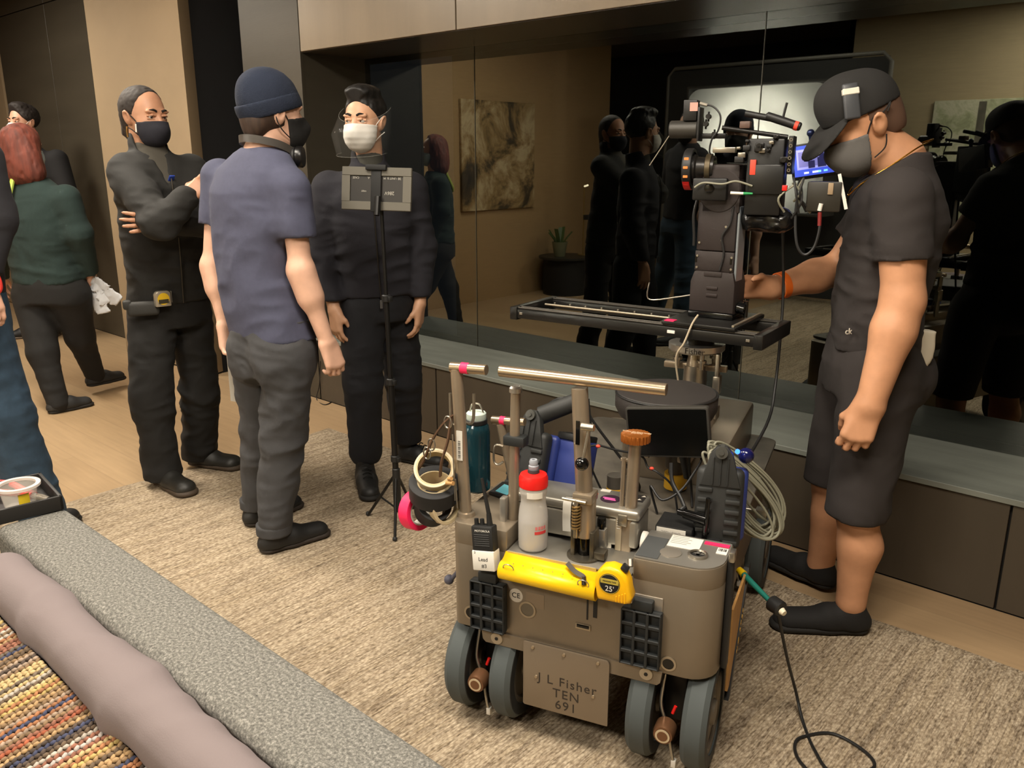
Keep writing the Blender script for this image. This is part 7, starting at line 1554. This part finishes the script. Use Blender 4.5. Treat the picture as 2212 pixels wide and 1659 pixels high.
for a in ((0, Lx, 0, .008), (0, Lx, Ly - .008, Ly), (0, .008, 0, Ly), (Lx - .008, Lx, 0, Ly)): tbox(a[0], a[1], a[2], a[3], 0, Hh, 'tray_side', tm, tr, tr)
cpt = thing('plastic_cup', 'clear plastic deli cup with yellow label on the black tray', 'cup', tuple(K4 @ Vector((.075, .07, .005 * up)))); bpy.context.view_layer.update(); cb = Vector(cpt.location)
mb = MB(); mb.lathe([(0, 0), (.030, 0), (.032, .003), (.040, .050), (.046, .052), (.046, .056), (.039, .056), (.031, .004), (0, .003)], (0, 0, 0), Z_, 36, False); mb.build('cup_body', clear('clear deli plastic', (226, 222, 214), .2, .30), cpt)
mb = MB(); mb.lathe([(.038, 0), (.048, 0), (.048, .006), (.038, .006), (.038, 0)], (0, 0, .052), Z_, 36, False); mb.build('cup_rim', clear('milky rim', (232, 222, 214), .3, .65), cpt)
vs, fs = curved_label((0, 0, 0), 70, 105, .0385, .006, .044); me = bpy.data.meshes.new('yellow_label'); me.from_pydata(vs, [], fs); link('yellow_label', me, M('yellow cup label', (226, 196, 40), .6), cpt, 0)
pk = thing('red_pliers', 'red-handled pliers lying in the black tray behind the cup', 'pliers', tuple(K4 @ Vector((.06, .12, .006 * up)))); bpy.context.view_layer.update(); pb0 = Vector(pk.location)
for s_ in (-1, 1):
    mb = MB(); mb.tube([Vector((-.15, -.02 + s_ * .035, .012)), Vector((-.08, s_ * .028, .016)), Vector((-.01, s_ * .012, .016)), Vector((.035, s_ * .004, .014))], .008, 10); h_ = mb.build('handle', M('red plier grip', (226, 40, 30), .4), pk); 
    mb = MB(); mb.tube([Vector((.03, -s_ * .003, .014)), Vector((.06, -s_ * .006, .013)), Vector((.085, -s_ * .002, .012))], .005, 8); mb.build('jaw', steel, h_)
pk.rotation_euler = (0, 0, math.radians(20))
# belt tape measure on the man with folded arms
f, tt = JF['fwd'], JF['side']; c = Vector((-3.536,1.668,0.9056)); bm_ = thing('belt_tape_measure', 'small chrome and yellow tape measure clipped to the belt of the man with folded arms', 'tape measure', tuple(c)); bpy.context.view_layer.update()
Q4 = frame4(c, Vector(tuple(float(v) for v in -tt)), Vector((0, 0, 1)))
mb = MB(); mb.prism(rr(-.034, .034, -.034, .034, (.006, .004, .016, .020)), -.014, .014, Q4, .004); cc = wpart(mb, 'measure_case', M('chrome case', (206, 196, 176), .25, .7), bm_, bm_)
mb = MB(); mb.lathe([(0, 0), (.026, 0), (.026, .001), (0, .001)], c + Vector(tuple(float(v) for v in f)) * .0142, Vector(tuple(float(v) for v in f)), 24); dl_ = wpart(mb, 'round_label', M('yellow measure label', (214, 176, 34), .5), cc, bm_)
mb = MB(); mb.box((-.022, -.020, .0150), (.022, -.002, .0162), .001, 1, Q4); wpart(mb, 'dark_band', M('dark olive band', (52, 46, 28), .6), dl_, bm_)
mb = MB(); mb.box((.036, -.02, -.004), (.040, .03, .010), .001, 1, Q4); wpart(mb, 'belt_clip', steel, bm_, bm_)
# rag in the operator's back pocket
c = JO['pelvis'] - JO['fwd'] * .115 - JO['side'] * .08 + V3((0, 0, .04))
me = sdf_mesh('pocket_rag', [rc(c + V3((0, 0, -.035)), c + V3((0, 0, .045)), .036, .042, .01, (JO['side'], .3))], .005, [half(c + V3((0, 0, .055)), (0.1, 0, 1))], folds(.005, [], (18, 18, 14), 1.0)); me.transform(Matrix.Translation(-Vector(tuple(float(v) for v in c))))
o = link('pocket_rag', me, M('cream cloth', (206, 198, 180), .85), None, 180); o.location = tuple(float(v) for v in c); tag(o, 'cream cloth tucked in the back pocket of the camera operator', 'cloth')
# thin cable loop by the wall
pts = [(-4.302,3,0.2602), (-4.328,3,0.1044), (-4.352,2.988,0.004), (-4.213,2.945,0.004), (-4.231,3.012,0.004), (-4.323,3.043,0.004)]
mb = MB(); mb.tube(pts, .003, 8); bs_ = Vector(pts[2]); bmesh.ops.translate(mb.bm, vec=-bs_, verts=mb.bm.verts); o = mb.build('wall_cable', dark); o.location = bs_; tag(o, 'thin black cable hanging down the low wall behind the knit-cap man', 'cable')
# ---------------------------------------------------------------- things behind the camera, seen in the dark glass
def art_mat(name, cols, sc, st=(1, 1, 1)):
    m = bpy.data.materials.new(name); m.use_nodes = True; nt = m.node_tree; bs = nt.nodes['Principled BSDF']; tc = nt.nodes.new('ShaderNodeTexCoord'); mp = nt.nodes.new('ShaderNodeMapping'); mp.inputs['Scale'].default_value = st; nt.links.new(tc.outputs['Object'], mp.inputs[0])
    n = nt.nodes.new('ShaderNodeTexNoise'); n.inputs['Scale'].default_value = sc; n.inputs['Detail'].default_value = 8; n.inputs['Roughness'].default_value = .7; n.inputs['Distortion'].default_value = .6; nt.links.new(mp.outputs[0], n.inputs['Vector'])
    r = nt.nodes.new('ShaderNodeValToRGB'); cr = r.color_ramp; cr.elements[0].position = cols[0][0]; cr.elements[0].color = lin(cols[0][1]); cr.elements[1].position = cols[-1][0]; cr.elements[1].color = lin(cols[-1][1])
    for p_, c_ in cols[1:-1]: e = cr.elements.new(p_); e.color = lin(c_)
    nt.links.new(n.outputs['Fac'], r.inputs[0]); nt.links.new(r.outputs[0], bs.inputs['Base Color']); bs.inputs['Roughness'].default_value = .6; return m
mb = MB(); mb.box((0, -.565, -.55), (.03, .565, .55), .003, 1); o = mb.build('abstract_painting', art_mat('ochre abstract paint', [(.30, (24, 22, 20)), (.42, (70, 56, 36)), (.50, (150, 122, 78)), (.60, (196, 176, 140)), (.72, (176, 150, 104))], 2.2)); o.location = (-6.196, .255, 1.51); tag(o, 'ochre and black abstract canvas mirrored in the dark window', 'painting')
tt_ = thing('tree_painting', 'pale green woodland canvas mirrored at the right end of the window', 'painting', (-1.75, -2.596, 1.45))
mb = MB(); mb.box((-1.0, 0, -.60), (1.0, .03, .60), .003, 1); cv = mb.build('canvas', art_mat('woodland paint', [(.30, (120, 122, 100)), (.45, (170, 176, 140)), (.55, (206, 204, 180)), (.7, (150, 158, 120))], 5.0), tt_)
for x, w in ((-.55, .035), (-.2, .025), (.15, .04), (.5, .03), (.8, .025)):
    mb = MB(); mb.box((x - w, .03, -.58), (x + w, .033, .58), .001, 1); mb.build('painted_trunk', M('grey trunk paint', (92, 88, 76), .7, var=.3, vscale=12), cv)
sd_ = thing('side_table', 'round-topped black drum side table mirrored beside the potted plant', 'side table', (-5.86, -.50, 0))
mb = MB(); mb.lathe([(0, .40), (.30, .40), (.30, .425), (0, .425)], (0, 0, 0), Z_, 40); mb.build('table_top', M('dark table top', (42, 40, 36), .4), sd_); mb = MB(); mb.lathe([(0, 0), (.25, 0), (.25, .40), (0, .40)], (0, 0, 0), Z_, 40); mb.build('drum', M('black drum', (18, 17, 16), .7), sd_)
pt_ = thing('potted_plant', 'small pot plant with upright leaves mirrored on the black side table', 'plant', (-5.88, -.42, .426))
mb = MB(); mb.lathe([(0, 0), (.060, 0), (.085, .14), (.088, .16), (.078, .16), (.07, .12), (0, .12)], (0, 0, 0), Z_, 28); mb.build('pot', M('grey green pot', (112, 112, 84), .6), pt_)
for k, (a, ln, tl) in enumerate(((0, .22, .15), (1.3, .20, .5), (2.7, .18, .6), (4.1, .20, .45), (5.3, .16, .7), (3.3, .14, .9))):
    mb = MB(); d = Vector((math.cos(a), math.sin(a), 0)); mb.ribbon([Vector((0, 0, .11)) + d * .02, Vector((0, 0, .11 + ln * .5)) + d * (.03 + tl * .06), Vector((0, 0, .11 + ln)) + d * (.03 + tl * .16)], .045, .004, Vector((-d.y, d.x, 0)), 5); mb.build('leaf', M('leaf green', (74, 96, 52), .5), pt_)
lp_ = thing('table_lamp', 'slim brass table lamp with small dark shade mirrored beside the plant', 'lamp', (-5.75, -.68, .426))
mb = MB(); mb.lathe([(0, 0), (.06, 0), (.06, .012), (0, .014)], (0, 0, 0), Z_, 24); mb.cyl((0, 0, 0), (0, 0, .78), .008, None, 12); mb.build('stem', M('brass stem', (190, 160, 100), .3, .8), lp_); mb = MB(); mb.lathe([(.02, 0), (.055, 0), (.055, .05), (.02, .05)], (.06, 0, .40), Z_, 24); mb.build('shade', dark, lp_); mb = MB(); mb.cyl((0, 0, .76), (.05, 0, .775), .010, None, 12); mb.build('lit_tip', emit('lit lamp tip', (255, 236, 200), 5.0), lp_)
# large diffusion frame with a glowing soft panel
df = thing('diffusion_frame', 'large dark diffusion frame mirrored behind the camera', 'light frame', (-4.15, -1.72, 0))
fm = M('grey frame tube', (104, 102, 96), .5); R4 = Matrix.Rotation(math.radians(0), 4, 'Z')
pts = [(-1.22, 0, .05), (-1.22, 0, 2.38), (-1.14, 0, 2.46), (1.14, 0, 2.46), (1.22, 0, 2.38), (1.22, 0, .05)]
mb = MB(); mb.tube(pts, .022, 10, False, 1); mb.build('frame_tube', fm, df); mb = MB(); mb.box((-1.2, -.008, .06), (1.2, .008, 2.43)); mb.build('dark_cloth', M('charcoal scrim cloth', (52, 52, 52), .9), df)
sp = thing('soft_panel', 'softly glowing rounded light panel mirrored in the dark window', 'light panel', (-4.0, -1.28, .95))
for (x0, x1, z0, z1) in ((-.87, -.85, 0, 1.25), (.69, .71, 0, 1.25), (-.87, .71, -.02, 0), (-.87, .71, 1.25, 1.27)):
    mb = MB(); mb.box((x0, -.30, z0), (x1, -.01, z1)); mb.build('panel_side', M('panel housing', (60, 58, 54), .5), sp)
mb = MB(); mb.box((-.87, -.32, -.02), (.71, -.30, 1.27)); mb.build('panel_back', M('panel housing', (60, 58, 54), .5), sp)
_l = area('panel_lamp', (-4.05, -1.56, 1.62), .30, .22, 85, (1.0, .94, .86), (-4.05, 0, 1.62))
def glow():
    m = bpy.data.materials.new('glowing diffusion'); m.use_nodes = True; nt = m.node_tree; bs = nt.nodes['Principled BSDF']; bs.inputs['Base Color'].default_value = lin((220, 214, 204)); bs.inputs['Emission Color'].default_value = lin((236, 228, 214)); bs.inputs['Emission Strength'].default_value = 0.0; tr_ = nt.nodes.new('ShaderNodeBsdfTranslucent'); tr_.inputs[0].default_value = (.85, .84, .8, 1); nt.links.new(tr_.outputs[0], nt.nodes['Material Output'].inputs[0]); return m
mb = MB(); mb.prism(rr(-.85, .69, .01, 1.24, (.15, .15, .15, .15), 8), 0.0, .004, Mx); o = mb.build('diffuser', glow(), sp)
o.location = (0, .0, 0)
mb = MB(); mb.cyl((-.1, .03, -.95), (-.1, .03, .1), .02, None, 12); mb.build('stand', dark, sp)
